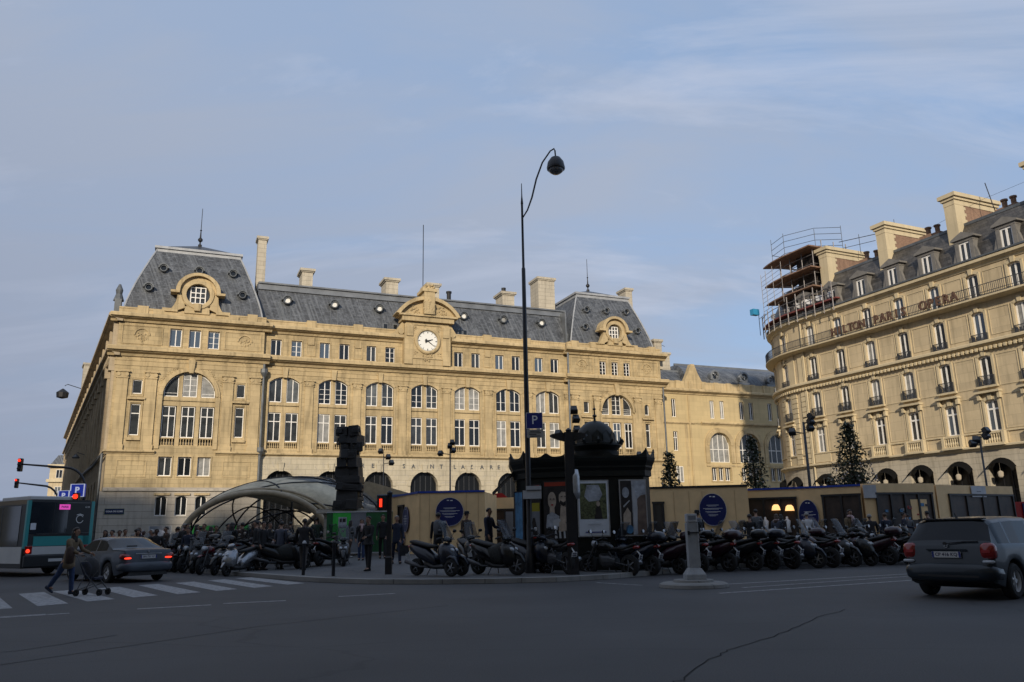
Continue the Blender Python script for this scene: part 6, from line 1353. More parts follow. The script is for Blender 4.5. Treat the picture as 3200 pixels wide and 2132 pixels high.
def wheel(parent, x, y, r, w_, spokes=5, name='wheel', rim='alloy', rot=None):
    m = MB(); pr = [(r*.62, -w_/2), (r*.86, -w_/2), (r*.97, -w_*.36), (r, -w_*.12), (r, w_*.12), (r*.97, w_*.36), (r*.86, w_/2), (r*.62, w_/2), (r*.60, 0)]
    m.lathe(pr, n=26, cap=False, M=RY); wh = m.build(name, 'tyre', parent, smooth='auto', loc=(x, y, r)); 
    if rot: wh.rotation_euler = rot
    m = MB(); m.lathe([(r*.66, -w_*.42), (r*.60, -w_*.44), (r*.57, -w_*.2), (r*.57, w_*.2), (r*.60, w_*.44), (r*.66, w_*.42)], n=26, cap=False, M=RY); m.lathe([(r*.14, -w_*.4), (r*.14, w_*.4)], n=10, M=RY)
    for k in range(spokes):
        M = Matrix.Rotation(2*pi*k/spokes+.3, 4, 'Y') @ Matrix.Translation((0, 0, r*.36)); m.boxm(M, r*.13, w_*.62, r*.5, .7)
    m.build('rim', rim, wh, smooth='auto'); m = MB(); m.lathe([(r*.56, -w_*.12), (r*.56, w_*.12)], n=20, M=RY); m.build('hub_back', 'under', wh); return wh
# ---------------- scooters, built facing +x
def scooter(kind='maxi', col='paint_black', topcase=True, apron=False, screen=True):
    t = thing('motor_scooter', 'x', 'scooter', group='scooters and motorbikes parked along the square')
    if kind == 'bike': t.name = 'motorbike'
    R = {'maxi': .29, 'classic': .24, 'three': .25, 'bike': .32}[kind]; wb = {'maxi': .78, 'classic': .64, 'three': .76, 'bike': .74}[kind]
    wheel(t, -wb, 0, R, .14, 5)
    if kind == 'three':
        for s in (-1, 1): wheel(t, wb, s*.23, R, .12, 5)
    else: wheel(t, wb, 0, R, .12, 3 if kind == 'classic' else 6, rot=(0, 0, .18 if kind != 'bike' else 0))
    if kind != 'bike':
        m = MB(); loft(m, [(-1.02, .86, .06, .05), (-.92, .82, .15, .12), (-.6, .68, .2, .2), (-.3, .58, .21, .22), (.0, .44, .2, .16), (.1, .36, .18, .1)]); m.build('body', col, t, smooth=True)
        m = MB(); loft(m, [(-.35, .34, .17, .12), (0, .26, .19, .07), (.35, .26, .19, .06), (.48, .3, .16, .1)]); m.build('footboard', 'black_plastic', t, smooth=True)
        fw = .30 if kind == 'three' else .24
        m = MB(); loft(m, [(.30, 0, .55, fw*.9, .28, -.35), (.42, 0, .60, fw*1.15, .34, -.35), (.55, 0, .62, fw*1.05, .32, -.38), (.68, 0, .62, fw*.75, .24, -.4), (.76, 0, .62, fw*.35, .12, -.4)]); m.build('front_fairing', col, t, smooth=True)
        m = MB()
        for s in ((-.23, .23) if kind == 'three' else (0,)): loft(m, [(wb-R*1.0, s, R*1.35, .05, .03, 0), (wb-R*.5, s, R*2.05, .08, .05, 0), (wb, s, R*2.22, .09, .05, 0), (wb+R*.6, s, R*1.95, .08, .045, 0), (wb+R*1.05, s, R*1.25, .04, .03, 0)], 8)
        m.build('mudguard', col, t, smooth=True)
        m = MB(); m.tube([(.46, 0, .95), (wb-.02, .09, R)], .028, 6); m.tube([(.46, 0, .95), (wb-.02, -.09, R)], .028, 6); m.build('fork', 'iron_grey', t)
        m = MB(); loft(m, [(-1.0, .98, .08, .04), (-.85, .97, .15, .06), (-.5, .90, .17, .06), (-.2, .84, .16, .06), (.05, .82, .10, .05)]); m.build('seat', 'seat_black', t, smooth=True)
        ht = 1.02
    else:
        m = MB(); loft(m, [(-.15, .80, .10, .07), (0, .86, .16, .13), (.2, .88, .17, .14), (.36, .84, .12, .1)]); m.build('tank', col, t, smooth=True)
        m = MB(); loft(m, [(-.3, .42, .15, .12), (-.1, .42, .2, .2), (.12, .42, .2, .2), (.28, .5, .12, .16)]); [m.lathe([(.13, 0), (.13, .03)], (.12, 0, .45+k*.045), 10) for k in range(5)]; m.build('engine', 'iron_grey', t)
        m = MB(); loft(m, [(-.95, .92, .07, .05), (-.6, .80, .13, .05), (-.15, .79, .14, .05)]); m.build('seat', 'seat_black', t, smooth=True); m = MB(); loft(m, [(-1.0, .84, .05, .03), (-.75, .76, .11, .08), (-.4, .70, .12, .09)]); m.build('tail', col, t, smooth=True)
        m = MB(); 
        for s in (-.1, .1): m.tube([(.38, s, 1.0), (wb, s, R)], .025, 6); m.tube([(-.1, s*1.3, .72), (-.3, s, .4), (-wb, s, R)], .025, 6)
        m.tube([(.36, 0, .9), (.0, 0, .72), (-.6, 0, .72)], .03, 6); m.build('fork', 'iron_grey', t)
        m = MB(); loft(m, [(wb-.2, 0, R*2.12, .06, .02, 0), (wb, 0, R*2.2, .07, .025, 0), (wb+.2, 0, R*2.02, .06, .02, 0)], 8); m.build('mudguard', col, t, smooth=True); ht = 1.05
    m = MB(); m.tube([(.30, .36, ht+.02), (.38, .22, ht+.06), (.42, 0, ht), (.38, -.22, ht+.06), (.30, -.36, ht+.02)], .018, 6)
    for s in (-1, 1): m.tube([(.30, s*.36, ht+.02), (.34, s*.26, ht+.05)], .026, 6)
    hb = m.build('handlebar', 'black_plastic', t)
    if kind != 'bike': m = MB(); loft(m, [(.28, ht, .10, .05), (.40, ht+.03, .16, .07), (.52, ht-.02, .09, .06)]); m.build('instrument_cowl', col, t, smooth=True)
    for s in (-1, 1):
        m = MB(); m.tube([(.38, s*.2, ht+.05), (.42, s*.32, ht+.22)], .008, 4); loft(m, [(.39, s*.34, ht+.24, .04, .03, 0), (.41, s*.34, ht+.25, .075, .05, 0), (.44, s*.34, ht+.25, .06, .04, 0)], 10); mr = m.build('mirror', 'black_plastic', t, smooth=True); m = MB(); m.lathe([(.055, 0), (.05, .004)], (.388, s*.34, ht+.25), 12, M=Matrix.Rotation(-pi/2, 3, 'Y')); m.build('mirror_glass', 'chrome', mr)
    if kind == 'bike': m = MB(); m.lathe([(.02, -.1), (.09, -.06), (.10, .04), (.0, .05)], (.52, 0, .94), 14, M=Matrix.Rotation(pi/2, 3, 'Y')); m.build('headlight', 'headlight', t, smooth=True)
    else:
        for s in (-1, 1): m = MB(); loft(m, [(.62, s*.10, .72, .035, .08, -.4), (.71, s*.09, .73, .06, .05, -.4), (.745, s*.08, .73, .02, .02, -.4)], 10); m.build('headlight', 'headlight', t, smooth=True)
    if screen:
        m = MB(); nx = 8; V = []
        hh = .55 if kind != 'bike' else .22
        for i in range(7):
            q = i/6
            for j in range(nx+1): y = (-1+2*j/nx)*(.24-.05*q); V.append((.56-.32*q*hh/.55-.9*y*y, y, ht+.0+hh*q-.15*y*y))
        m.add(V, [(i*(nx+1)+j, i*(nx+1)+j+1, (i+1)*(nx+1)+j+1, (i+1)*(nx+1)+j) for i in range(6) for j in range(nx)]); ws = m.build('windscreen', 'screen', t, smooth=True); sm = ws.modifiers.new('s', 'SOLIDIFY'); sm.thickness = .006
    m = MB(); loft(m, [(-1.07, .84, .07, .03), (-1.03, .84, .11, .045), (-.95, .83, .12, .05)]); m.build('tail_light', 'tail_red', t, smooth=True)
    m = MB(); M = Matrix.Translation((-1.13, 0, .56)) @ Matrix.Rotation(-.3, 4, 'Y'); m.boxm(M, .012, .17, .13); m.tube([(-1.0, 0, .74), (-1.12, 0, .62)], .02, 4); npl = m.build('number_plate', 'plate_white', t)
    m = MB(); [m.boxm(M @ Matrix.Translation((-.0085, -.05+k*.033, d)), .004, .02, .04) for k in range(4) for d in (-.028, .028)]; m.build('plate_text', 'plate_print', npl)
    m = MB(); m.tube([(-.2, -.18, .26), (-.45, -.22, .26), (-.55, -.22, .3), (-1.0, -.24, .42)], [.03, .035, .06, .065], 8); m.build('exhaust', 'alloy' if kind == 'bike' else 'iron_grey', t, smooth=True)
    m = MB(); m.tube([(-.1, .12, .28), (-.2, .26, .02)], .014, 5); m.tube([(-.1, -.1, .28), (-.2, -.2, .02)], .014, 5); m.build('stand', 'iron_grey', t)
    if topcase:
        m = MB(); loft(m, [(-1.28, 1.10, .10, .06), (-1.22, 1.12, .2, .13), (-1.0, 1.13, .22, .15), (-.82, 1.12, .2, .13), (-.76, 1.10, .12, .08)]); tcs = m.build('top_case', col, t, smooth=True); m = MB(); loft(m, [(-1.29, 1.08, .13, .012), (-1.0, 1.08, .226, .014), (-.77, 1.08, .13, .012)]); m.build('case_seam', 'black_plastic', tcs, smooth=True)
    if apron:
        m = MB(); loft(m, [(-.25, 0, .66, .16, .14, 0), (-.05, 0, .60, .23, .26, 0), (.2, 0, .60, .26, .32, -.2), (.42, 0, .66, .24, .30, -.3), (.5, 0, .76, .16, .16, -.3)], 12, 3); m.build('lap_apron', 'apron', t, smooth=True)
    return t
def kids(o): return [x for x in o.children_recursive if x.parent == o]
def clone(o, parent=None):
    c = o.copy(); COL.objects.link(c)
    if parent is not None: c.parent = parent
    for ch in list(o.children): clone(ch, c)
    return c
def repaint(o, a, b):
    for ch in o.children_recursive:
        for s_ in ch.material_slots:
            if s_.material and s_.material.name == a: s_.link = 'OBJECT'; s_.material = MATS[b]
PROT = {}
def put_bike(key, args, col, x, y, az, z, lean, label):
    if key not in PROT: PROT[key] = scooter(*args); o = PROT[key]; o['_c'] = args[1]; fresh = True
    else: o = clone(PROT[key])
    base = args[1]
    if col != base: 
        if o is PROT[key]: o = clone(o); PROT[key].location = (0, 0, -500); TRASH.append(PROT[key])
        repaint(o, base, col)
    o.location = (x, y, z); o.rotation_euler = (lean, 0, pi/2-radians(az)); o['label'] = label
    if '_c' in o: del o['_c']
    return o
TRASH = []
A_ = ('maxi', 'paint_black', True, False, True); B_ = ('maxi', 'paint_black', False, False, True); C_ = ('classic', 'paint_black', False, False, False); D_ = ('bike', 'paint_black', False, False, False); E_ = ('three', 'paint_navy', False, False, True); F_ = ('maxi', 'paint_black', False, True, True); G_ = ('classic', 'paint_black', True, False, True)
# middle group, on the pavement corner
put_bike('E', E_, 'paint_navy', -2.35, 24.3, 125, GZ, 0, 'navy three-wheeled scooter with a chunky front, foremost at the pavement corner')
put_bike('F', F_, 'paint_black', -.55, 24.2, 132, GZ, .03, 'black scooter with lap apron and tall screen beside the three-wheeler')
put_bike('C', C_, 'paint_navy', .55, 25.0, 140, GZ, .05, 'small navy scooter with white-rimmed wheel left of the thick column')
put_bike('D', D_, 'paint_black', 1.15, 24.35, -28, GZ, -.06, 'black motorbike parked rear outwards against the thick column')
put_bike('B', B_, 'paint_black', -1.65, 28.6, 160, GZ, .03, 'black scooter behind the three-wheeler, in front of the round navy sign')
# right row: rear wheels towards the road
row = [('D', D_, 'paint_black', 2.75, 24.6, 20, 'black motorbike with a yellow sticker, first right of the thick column'), ('A', A_, 'paint_navy', 3.55, 25.2, 25, 'navy scooter with rounded top case right of the first motorbike'), ('G', G_, 'paint_wine', 4.45, 25.4, 12, 'wine red scooter partly behind the beacon pillar'), ('B', B_, 'paint_black', 5.3, 26.4, -20, 'black scooter with large screen just right of the beacon pillar'),
    ('A', A_, 'paint_wine', 6.15, 26.5, 30, 'scooter with wine red top case right of the beacon pillar'), ('A', A_, 'paint_black', 6.95, 26.7, 25, 'scooter with black top case under the oval navy sign'), ('A', A_, 'paint_navy', 7.7, 27.0, 32, 'scooter with blue-black top case before the mannequin window'), ('D', D_, 'paint_black', 8.45, 27.2, 28, 'black motorbike in the row before the mannequin window'), ('B', B_, 'paint_navy', 9.2, 27.3, -150, 'navy scooter facing the road before the second oval sign'),
    ('D', D_, 'paint_wine', 9.9, 27.6, 25, 'dark red motorbike near the middle of the right hand row'), ('B', B_, 'paint_black', 10.7, 27.9, 205, 'black scooter with its big screen leaning left before the goods window'), ('C', C_, 'paint_black', 11.3, 27.9, 120, 'small black scooter turned sideways in the right hand row'), ('A', A_, 'paint_wine', 12.1, 28.5, 30, 'scooter with plum top case near the hatchback'), ('D', D_, 'paint_black', 12.9, 28.6, 28, 'black motorbike just left of the hatchback'), ('A', A_, 'paint_red', 13.6, 28.9, 35, 'dark scooter with red panels partly hidden by the hatchback'), ('B', B_, 'paint_black', 14.3, 29.4, 20, 'black scooter behind the rear window of the hatchback'),
    ('B', B_, 'paint_black', 8.9, 29.0, 10, 'black scooter in the second rank below the second oval sign'), ('A', A_, 'paint_black', 5.7, 28.2, 10, 'black scooter in the second rank below the first oval sign'), ('B', B_, 'paint_grey', 4.2, 27.4, 0, 'grey scooter in the second rank beside the kiosk')]
cols_ = ['navy', 'black', 'wine red', 'grey', 'red']
row += [(k_, {'A': A_, 'B': B_, 'G': G_, 'D': D_}[k_], 'paint_'+c_, x_, y_, az_, l_) for k_, c_, x_, y_, az_, l_ in (
    ('B', 'navy', 4.95, 27.6, 190, 'navy scooter facing the road in the second rank behind the beacon'), ('A', 'black', 6.6, 28.3, 15, 'black top case scooter in the second rank under the oval sign'), ('B', 'black', 7.5, 28.7, 185, 'black scooter with screen in the second rank, left of the mannequins'), ('G', 'navy', 8.2, 28.9, 10, 'small navy scooter of the second rank before the mannequins'), ('A', 'wine', 9.8, 29.3, 20, 'wine red top case in the second rank right of the mannequins'), ('B', 'black', 10.6, 29.6, 190, 'black scooter facing the road under the second oval sign'), ('A', 'black', 11.5, 29.9, 15, 'black top case scooter of the second rank before the goods window'), ('B', 'navy', 12.4, 30.2, 200, 'navy scooter with raised screen before the goods window'), ('A', 'black', 13.3, 30.6, 20, 'black top case scooter of the second rank near the hatchback'), ('D', 'black', 3.15, 26.2, 0, 'black motorbike of the second rank against the kiosk front'))]
random.seed(21)
for k, a, c, x, y, az, lb_ in row: put_bike(k, a, c, x, y, (-42 if abs((az+180) % 360-180) < 90 else 140)+random.uniform(-9, 9), 0 if y < 27.9 and x > 2.9 else .0, random.uniform(-.06, .06), lb_)
# left cluster
left = [('C', C_, 'paint_silver', -9.9, 29.6, 205, 0, 'silver scooter with front mudguard at the left pavement edge'), ('D', D_, 'paint_red', -11.6, 31.2, 185, 0, 'red tanked motorbike left of the silver scooter'), ('F', F_, 'paint_black', -8.7, 30.6, 70, GZ, 'covered scooter between the silver one and the grey jacket man'), ('A', A_, 'paint_black', -8.0, 31.8, 15, GZ, 'black scooter with top case between the two standing men'), ('B', B_, 'paint_black', -6.6, 31.6, 170, GZ, 'black scooter right of the man seen from behind'),
    ('D', D_, 'paint_black', -12.9, 33.0, 190, 0, 'black motorbike third from the silver scooter'), ('B', B_, 'paint_wine', -14.1, 34.2, 195, 0, 'wine red scooter with tall grey screen, middle of the left group'), ('D', D_, 'paint_black', -15.2, 35.4, 190, 0, 'black motorbike right of the sedan roof'), ('F', F_, 'paint_black', -13.5, 36.4, 15, GZ, 'covered scooter under the left foot of the canopy'), ('A', A_, 'paint_black', -11.4, 34.0, 10, GZ, 'black scooter in the second rank of the left group'),
    ('B', B_, 'paint_black', -16.6, 37.2, 190, 0, 'black scooter behind the sedan rear window'), ('B', B_, 'paint_red', -17.9, 38.8, 200, 0, 'red scooter behind the sedan roof'), ('B', B_, 'paint_black', -19.4, 39.0, 120, 0, 'black scooter beside the right rear corner of the bus'), ('A', A_, 'paint_black', -10.0, 35.5, 0, GZ, 'black scooter before the grey glazing of the canopy')]
left += [(k_, {'A': A_, 'B': B_, 'G': G_, 'D': D_}[k_], 'paint_'+c_, x_, y_, az_, z_, l_) for k_, c_, x_, y_, az_, z_, l_ in (
    ('B', 'black', -10.7, 30.6, 195, 0, 'black scooter squeezed between the silver scooter and the red tank'), ('G', 'black', -12.3, 32.3, 190, 0, 'small black scooter right behind the red tanked motorbike'), ('B', 'navy', -10.5, 32.3, 5, .2, 'navy scooter of the second rank behind the silver one'), ('D', 'wine', -9.5, 32.2, 10, .2, 'dark red motorbike of the second rank near the grey jacket man'), ('A', 'black', -12.3, 35.0, 10, .2, 'top case scooter in the third rank of the left group'), ('B', 'grey', -14.6, 35.9, 15, 0, 'grey screened scooter in the third rank behind the sedan'), ('D', 'black', -13.5, 33.7, 190, 0, 'black motorbike between two screened scooters of the left group'), ('B', 'black', -7.3, 32.4, 20, .2, 'black scooter between the legs of the two standing men'), ('G', 'black', -9.0, 33.6, 0, .2, 'small black scooter in the third rank before the canopy'))]
for k, a, c, x, y, az, z, lb_ in left: put_bike(k, a, c, x, y, az, z, random.uniform(-.07, .07), lb_)
for o in TRASH:
    for ch in list(o.children_recursive)+[o]: bpy.data.objects.remove(ch)
# bicycle by the scooter's windscreens left out of sight; helmet box etc. are too small to tell

# ---------------- cars, built facing +x
def car(name, label, prm, paint):
    t = thing(name, label, 'car'); Lr, Lf = prm['rear'], prm['front']; xr, xf = prm['axles']; R = prm['R']; W = prm['W']/2
    st_ = sorted(set([round(Lr+(Lf-Lr)*i/72, 3) for i in range(73)]+[round(v, 3) for v in prm['extra']]))
    def I(tab, x):
        for (a, va), (b, vb) in zip(tab, tab[1:]):
            if a <= x <= b: u = (x-a)/(b-a) if b > a else 0; return va+(vb-va)*u
        return tab[0][1] if x < tab[0][0] else tab[-1][1]
    G_ = []
    for x in st_:
        belt = I(prm['belt'], x); roof = max(belt+.012, I(prm['roof'], x)); w_ = W*I(prm['plan'], x); bot = I(prm['bottom'], x); 
        arch = 0
        for xa in (xr, xf):
            d = abs(x-xa)
            if d < R*1.17: arch = max(arch, sqrt((R*1.17)**2-d*d)+R*.98)
        b = max(bot, arch); g = roof-belt; rw = w_*(1-.20*min(1, g/.42)); mid = max(b+.02, (belt+bot)*.5+.02)
        ring = [(0, bot), (w_*.80, bot if arch == 0 else b), (w_*.965, b+.015), (w_*.992, max(b+.03, bot+.16)), (w_, max(b+.05, mid)), (w_*.985, max(b+.07, belt-.10)), (w_*.95, belt-.02), (w_*.925, belt+.012), (rw*.985, roof-.085*min(1, g/.3)), (rw*.90, roof-.022*min(1, g/.3)), (rw*.6, roof+.006), (0, roof+.014)]
        G_.append((x, ring))
    parts = {}
    def face(i, j, s):
        x = (st_[i]+st_[i+1])/2
        if prm['winx'][0] < x < prm['winx'][1] and j == 7 and not any(abs(x-p) < .035 for p in prm['pillars']) and I(prm['roof'], x)-I(prm['belt'], x) > .09: return 'side_window'
        if prm['rearwin'][0] < x < prm['rearwin'][1] and j >= 9: return 'rear_window'
        if prm['rearwin'][0] < x < prm['rearwin'][1] and j == 8 and prm.get('wide'): return 'rear_window'
        if prm['frontwin'][0] < x < prm['frontwin'][1] and j >= 9: return 'windscreen'
        if j <= 1: return 'sill'
        return 'body'
    for i in range(len(G_)-1):
        for j in range(11):
            for s in (-1, 1):
                nm = face(i, j, s)
                if nm == 'side_window': nm = 'side_window'+('L' if s > 0 else 'R')
                m = parts.setdefault(nm, MB()); (xa, ra), (xb, rb) = G_[i], G_[i+1]
                if (nm == 'sill') and j == 0: 
                    pass
                m.quad((xa, s*ra[j][0], ra[j][1]), (xb, s*rb[j][0], rb[j][1]), (xb, s*rb[j+1][0], rb[j+1][1]), (xa, s*ra[j+1][0], ra[j+1][1]))
    for k in (0, -1):
        x, r = G_[k]; n = len(r); parts['body'].add([(x, y, z) for y, z in r]+[(x, -y, z) for y, z in reversed(r)], [tuple(range(2*n))])
    import bmesh
    for nm, m in parts.items():
        mt = {'body': paint, 'sill': 'black_plastic'}.get(nm, 'car_glass'); o = m.build(nm.rstrip('LR'), mt, t, smooth='auto')
        bm = bmesh.new(); bm.from_mesh(o.data); bmesh.ops.remove_doubles(bm, verts=bm.verts, dist=.0015); bmesh.ops.recalc_face_normals(bm, faces=bm.faces); bm.to_mesh(o.data); bm.free()
        o.data.polygons.foreach_set('use_smooth', [True]*len(o.data.polygons)); o.data.set_sharp_from_angle(angle=radians(50))
    m = MB(); m.box(Lr+.35, Lf-.4, -W*.74, W*.74, .2, I(prm['belt'], 0)-.12); m.box(prm['winx'][0]+.3, prm['winx'][1]-.3, -W*.6, W*.6, .5, I(prm['belt'], 0)); m.build('underbody', 'under', t)
    for xa in (xr, xf):
        for s in (-1, 1):
            wheel(t, xa, s*(W-.115), R, .20, prm['spokes'], rim='alloy_bright')
    m = MB()
    for s in (-1, 1): loft(m, [(.52+prm['mx'], s*(W+.02), .98, .03, .02, 0), (.58+prm['mx'], s*(W+.09), 1.0, .09, .06, 0), (.68+prm['mx'], s*(W+.08), 1.0, .07, .05, 0)], 10)
    m.build('door_mirror', paint, t, smooth=True)
    return t
mat('car_glass', (.010, .014, .020), .03, spec=.25); mat('car_paint_dark', (.012, .019, .027), .35, 0, spec=.3, coat=.3, noise=(2, .05)); mat('car_paint_grey', (.050, .062, .080), .4, 0, spec=.3, coat=.25, noise=(2, .05)); mat('rust_roof', (.30, .2, .12), .4)
H = dict(rear=-2.06, front=2.06, axles=(-1.30, 1.30), R=.32, W=1.72, extra=(-2.05, -2.03, -1.99, -1.95), spokes=5, mx=.0,
    belt=[(-2.06, .60), (-2.045, .64), (-2.03, .92), (-1.98, .98), (-1.0, .97), (1.0, .93), (1.15, .90), (1.9, .72), (2.0, .6), (2.06, .45)], roof=[(-2.05, .6), (-2.03, .93), (-1.98, 1.0), (-1.72, 1.40), (-1.6, 1.44), (-.8, 1.475), (-.1, 1.47), (.35, 1.38), (1.12, .93), (1.15, .9), (2.06, .4)],
    plan=[(-2.06, .80), (-2.04, .86), (-1.95, .93), (-1.6, .985), (-.8, 1), (1.2, 1), (1.7, .95), (1.95, .82), (2.06, .7)], bottom=[(-2.06, .42), (-2.0, .30), (-1.7, .22), (1.6, .2), (2.06, .3)], winx=(-1.72, .85), pillars=(-1.22, -.18), rearwin=(-1.965, -1.71), frontwin=(.40, 1.08), wide=True)
def car_at(t, x, y, az): t.location = (x, y, 0); t.rotation_euler = (0, 0, pi/2-radians(az))
hc = car('hatchback', 'dark slate hatchback seen from behind, cut by the right edge', H, 'car_paint_dark')
def blob(parent, name, mt, c, sz, p=3, n=14, rot=None):
    m = MB(); M = Matrix.Translation(c) @ (rot.to_4x4() if rot else Matrix.Identity(4)); rings = []
    for t in (-1, -.86, -.5, 0, .5, .86, 1):
        k = (1-abs(t)**p)**(1/p) if abs(t) < 1 else .02; rings.append([tuple(M @ Vector((t*sz[0], y, z))) for _, y, z in sring(0, 0, 0, sz[1]*max(k, .02), sz[2]*max(k, .02), n, p)])
    m.rings(rings); return m.build(name, mt, parent, smooth=True)
def plate_on(t, x, z, txt, tilt=0):
    m = MB(); m.box(x-.012, x, -.26, .26, z-.055, z+.055); p_ = m.build('number_plate', 'plate_white', t); m = MB(); m.box(x-.014, x-.0125, .222, .258, z-.053, z+.053); m.box(x-.014, x-.0125, -.258, -.222, z-.053, z+.053); m.build('plate_band', 'blue_sign', p_)
    me = text_mesh('plate_text', txt, .085, .001, bold=.0015); me.materials.append(MATS['plate_print']); o = inst(me, 'plate_text', p_, (x-.0135, 0, z), -pi/2); return p_
def spoiler_bits(): pass
t = hc
for s in (-1, 1): 
    tl = blob(t, 'tail_light', 'tail_red', (-1.955, s*.70, .86), (.11, .135, .155), 3.2); m = MB(); m.boxm(Matrix.Translation((-2.06, s*.69, .86)), .012, .14, .05); m.build('lamp_cell', 'red', tl)
m = MB(); loft(m, [(-2.13, .46, .60, .10), (-2.10, .48, .76, .155), (-2.0, .48, .835, .17), (-1.8, .46, .862, .15)], 20, 4); m.build('bumper', 'car_paint_dark', t, smooth=True)
m = MB(); m.box(-2.135, -2.12, -.55, .55, .40, .44); m.build('bumper_trim', 'black_plastic', t)
plate_on(t, -2.066, .80, 'CP 416 KQ'); m = MB(); m.box(-2.07, -2.05, -.36, .36, .872, .90); m.build('boot_trim', 'car_paint_dark', t)
m = MB(); m.tube([(-2.02, -.02, 1.0), (-1.99, -.30, 1.03), (-1.985, -.55, 1.035)], .012, 5); m.lathe([(.03, 0), (.03, .05)], (-2.05, 0, 1.0), 8, M=Matrix.Rotation(-pi/2, 3, 'Y')); m.build('wiper', 'black_plastic', t)
m = MB(); m.strip([(.035*cos(a*pi/6), .97+.028*sin(a*pi/6)) for a in range(13)], [(.025*cos(a*pi/6), .97+.02*sin(a*pi/6)) for a in range(13)], -.004, .004); 
for v in range(len(m.v)): x, y, z = m.v[v]; m.v[v] = (-2.045+y-(z-.97)*.0, x, z-.02)
m.build('badge', 'chrome', t)
m = MB(); m.box(-1.74, -1.62, -.6, .6, 1.425, 1.452); m.tube([(-1.45, 0, 1.47), (-1.52, 0, 1.56)], .008, 5); m.lathe([(.03, 0), (.02, .03)], (-1.45, 0, 1.455), 8); m.build('spoiler', 'black_plastic', t)
m = MB(); 
for s in (-1, 1): m.tube([(-1.66, s*.735, 1.10), (-1.2, s*.76, 1.0), (.9, s*.79, .955)], .011, 4); m.box(-.52, -.36, s*.855-.012, s*.855+.012, .80, .83); m.box(-.15, -.142, s*.858-.004, s*.858+.004, .3, .93); m.box(-.85, .85, s*.862-.01, s*.862+.01, .50, .545)
m.build('door_trim', 'black_plastic', t)
for s in (-1, 1): blob(t, 'reflector', 'headlight', (-2.06, s*.72, .68), (.03, .11, .03), 3)
m = MB(); 
for s in (-1, 1): m.lathe([(.12, 0), (.09, .3), (.06, .4)], (-.55, s*.38, .8), 8); m.boxm(Matrix.Translation((-.6, s*.38, 1.18)), .1, .26, .2)
m.boxm(Matrix.Translation((-1.45, 0, .98)), .6, 1.2, .05); m.build('seats', 'black_plastic', t)
car_at(hc, 8.46+.796*1.30+.15, 15.85+.605*1.30, 52.5)
Sd = dict(rear=-2.28, front=2.28, axles=(-1.35, 1.40), R=.32, W=1.79, extra=(-2.27, -2.25, -2.2), spokes=5, mx=.0,
    belt=[(-2.28, .62), (-2.265, .9), (-2.22, .985), (-1.9, 1.0), (-1.3, .985), (1.0, .93), (1.25, .90), (2.05, .74), (2.2, .6), (2.28, .45)], roof=[(-2.27, .62), (-2.25, .93), (-2.2, 1.0), (-1.62, 1.03), (-1.5, 1.08), (-.85, 1.36), (-.6, 1.40), (-.1, 1.415), (.3, 1.37), (1.15, .94), (1.2, .9), (2.28, .4)],
    plan=[(-2.28, .76), (-2.25, .84), (-2.1, .92), (-1.7, .98), (-.9, 1), (1.2, 1), (1.8, .95), (2.1, .82), (2.28, .66)], bottom=[(-2.28, .42), (-2.2, .30), (-1.9, .22), (1.8, .2), (2.28, .3)], winx=(-1.15, .85), pillars=(-.35,), rearwin=(-1.5, -.80), frontwin=(.35, 1.1), wide=True)
sd_ = car('sedan', 'grey sedan with lit tail lights waiting behind the zebra crossing', Sd, 'car_paint_grey'); t = sd_
for s in (-1, 1): 
    tl = blob(t, 'tail_light', 'tail_red', (-2.17, s*.70, .80), (.13, .17, .095), 3.0, rot=Matrix.Rotation(s*.12, 3, 'X')); blob(tl, 'lit_lamp', 'tail_lit', (-2.27, s*.66, .755), (.045, .12, .03), 2.5)
m = MB(); loft(m, [(-2.36, .46, .55, .08), (-2.33, .48, .76, .145), (-2.2, .49, .86, .165), (-2.0, .47, .897, .14)], 20, 4); m.build('bumper', 'car_paint_grey', t, smooth=True)
m = MB(); m.boxm(Matrix.Translation((-2.2, 0, .28)), .2, 1.3, .12, .9); [m.box(-.15, -.142, s*.893-.004, s*.893+.004, .3, .93) for s in (-1, 1)]; m.build('bumper_trim', 'black_plastic', t)
m = MB(); [m.tube([(-1.45, s*.66, 1.09), (-1.0, s*.73, 1.0), (.9, s*.82, .96)], .010, 4) for s in (-1, 1)]; m.box(-2.29, -2.28, -.42, .42, .878, .90); m.build('chrome_trim', 'silver', t)
plate_on(t, -2.285, .79, 'BN 731 LF'); m = MB(); m.boxm(Matrix.Translation((-2.285, 0, .95)), .01, .07, .07); m.build('badge', 'chrome', t)
m = MB(); m.boxm(Matrix.Translation((-1.6, .25, 1.12)), .1, .3, .04); m.build('parcel_shelf', 'black_plastic', t)
# rear axle midpoint (-12.2, 27.0), heading -50 deg
car_at(sd_, -12.5-.766*1.35, 27.0+.643*1.35, -50)

# ---------------- city bus, built facing +x, rear face at x = 0
mat('teal', (.02, .27, .27), .35, coat=.3); mat('bus_white', (.52, .52, .51), .4, noise=(1.5, .08)); mat('bus_dark', (.012, .013, .015), .35); mat('magenta', (.6, .05, .35), .4, emit=((1, .1, .6), .5)); mat('bus_glass', (.018, .024, .032), .06, spec=.9)
bs = thing('city_bus', 'teal and white city bus seen from behind at the left edge', 'bus')
W2 = 1.275
m = MB(); m.rings([[(x, -W2+i_, .32), (x, W2-i_, .32), (x, W2-i_, 2.72), (x, W2-i_-.12, 2.9), (x, -W2+i_+.12, 2.9), (x, -W2+i_, 2.72)] for x, i_ in ((.0, .06), (.06, 0), (9.0, 0), (11.9, 0))]); m.build('body', 'bus_dark', bs)
m = MB(); m.box(-.02, .0, -W2+.10, W2-.10, .82, 1.12); m.build('lower_panel', 'bus_white', bs)
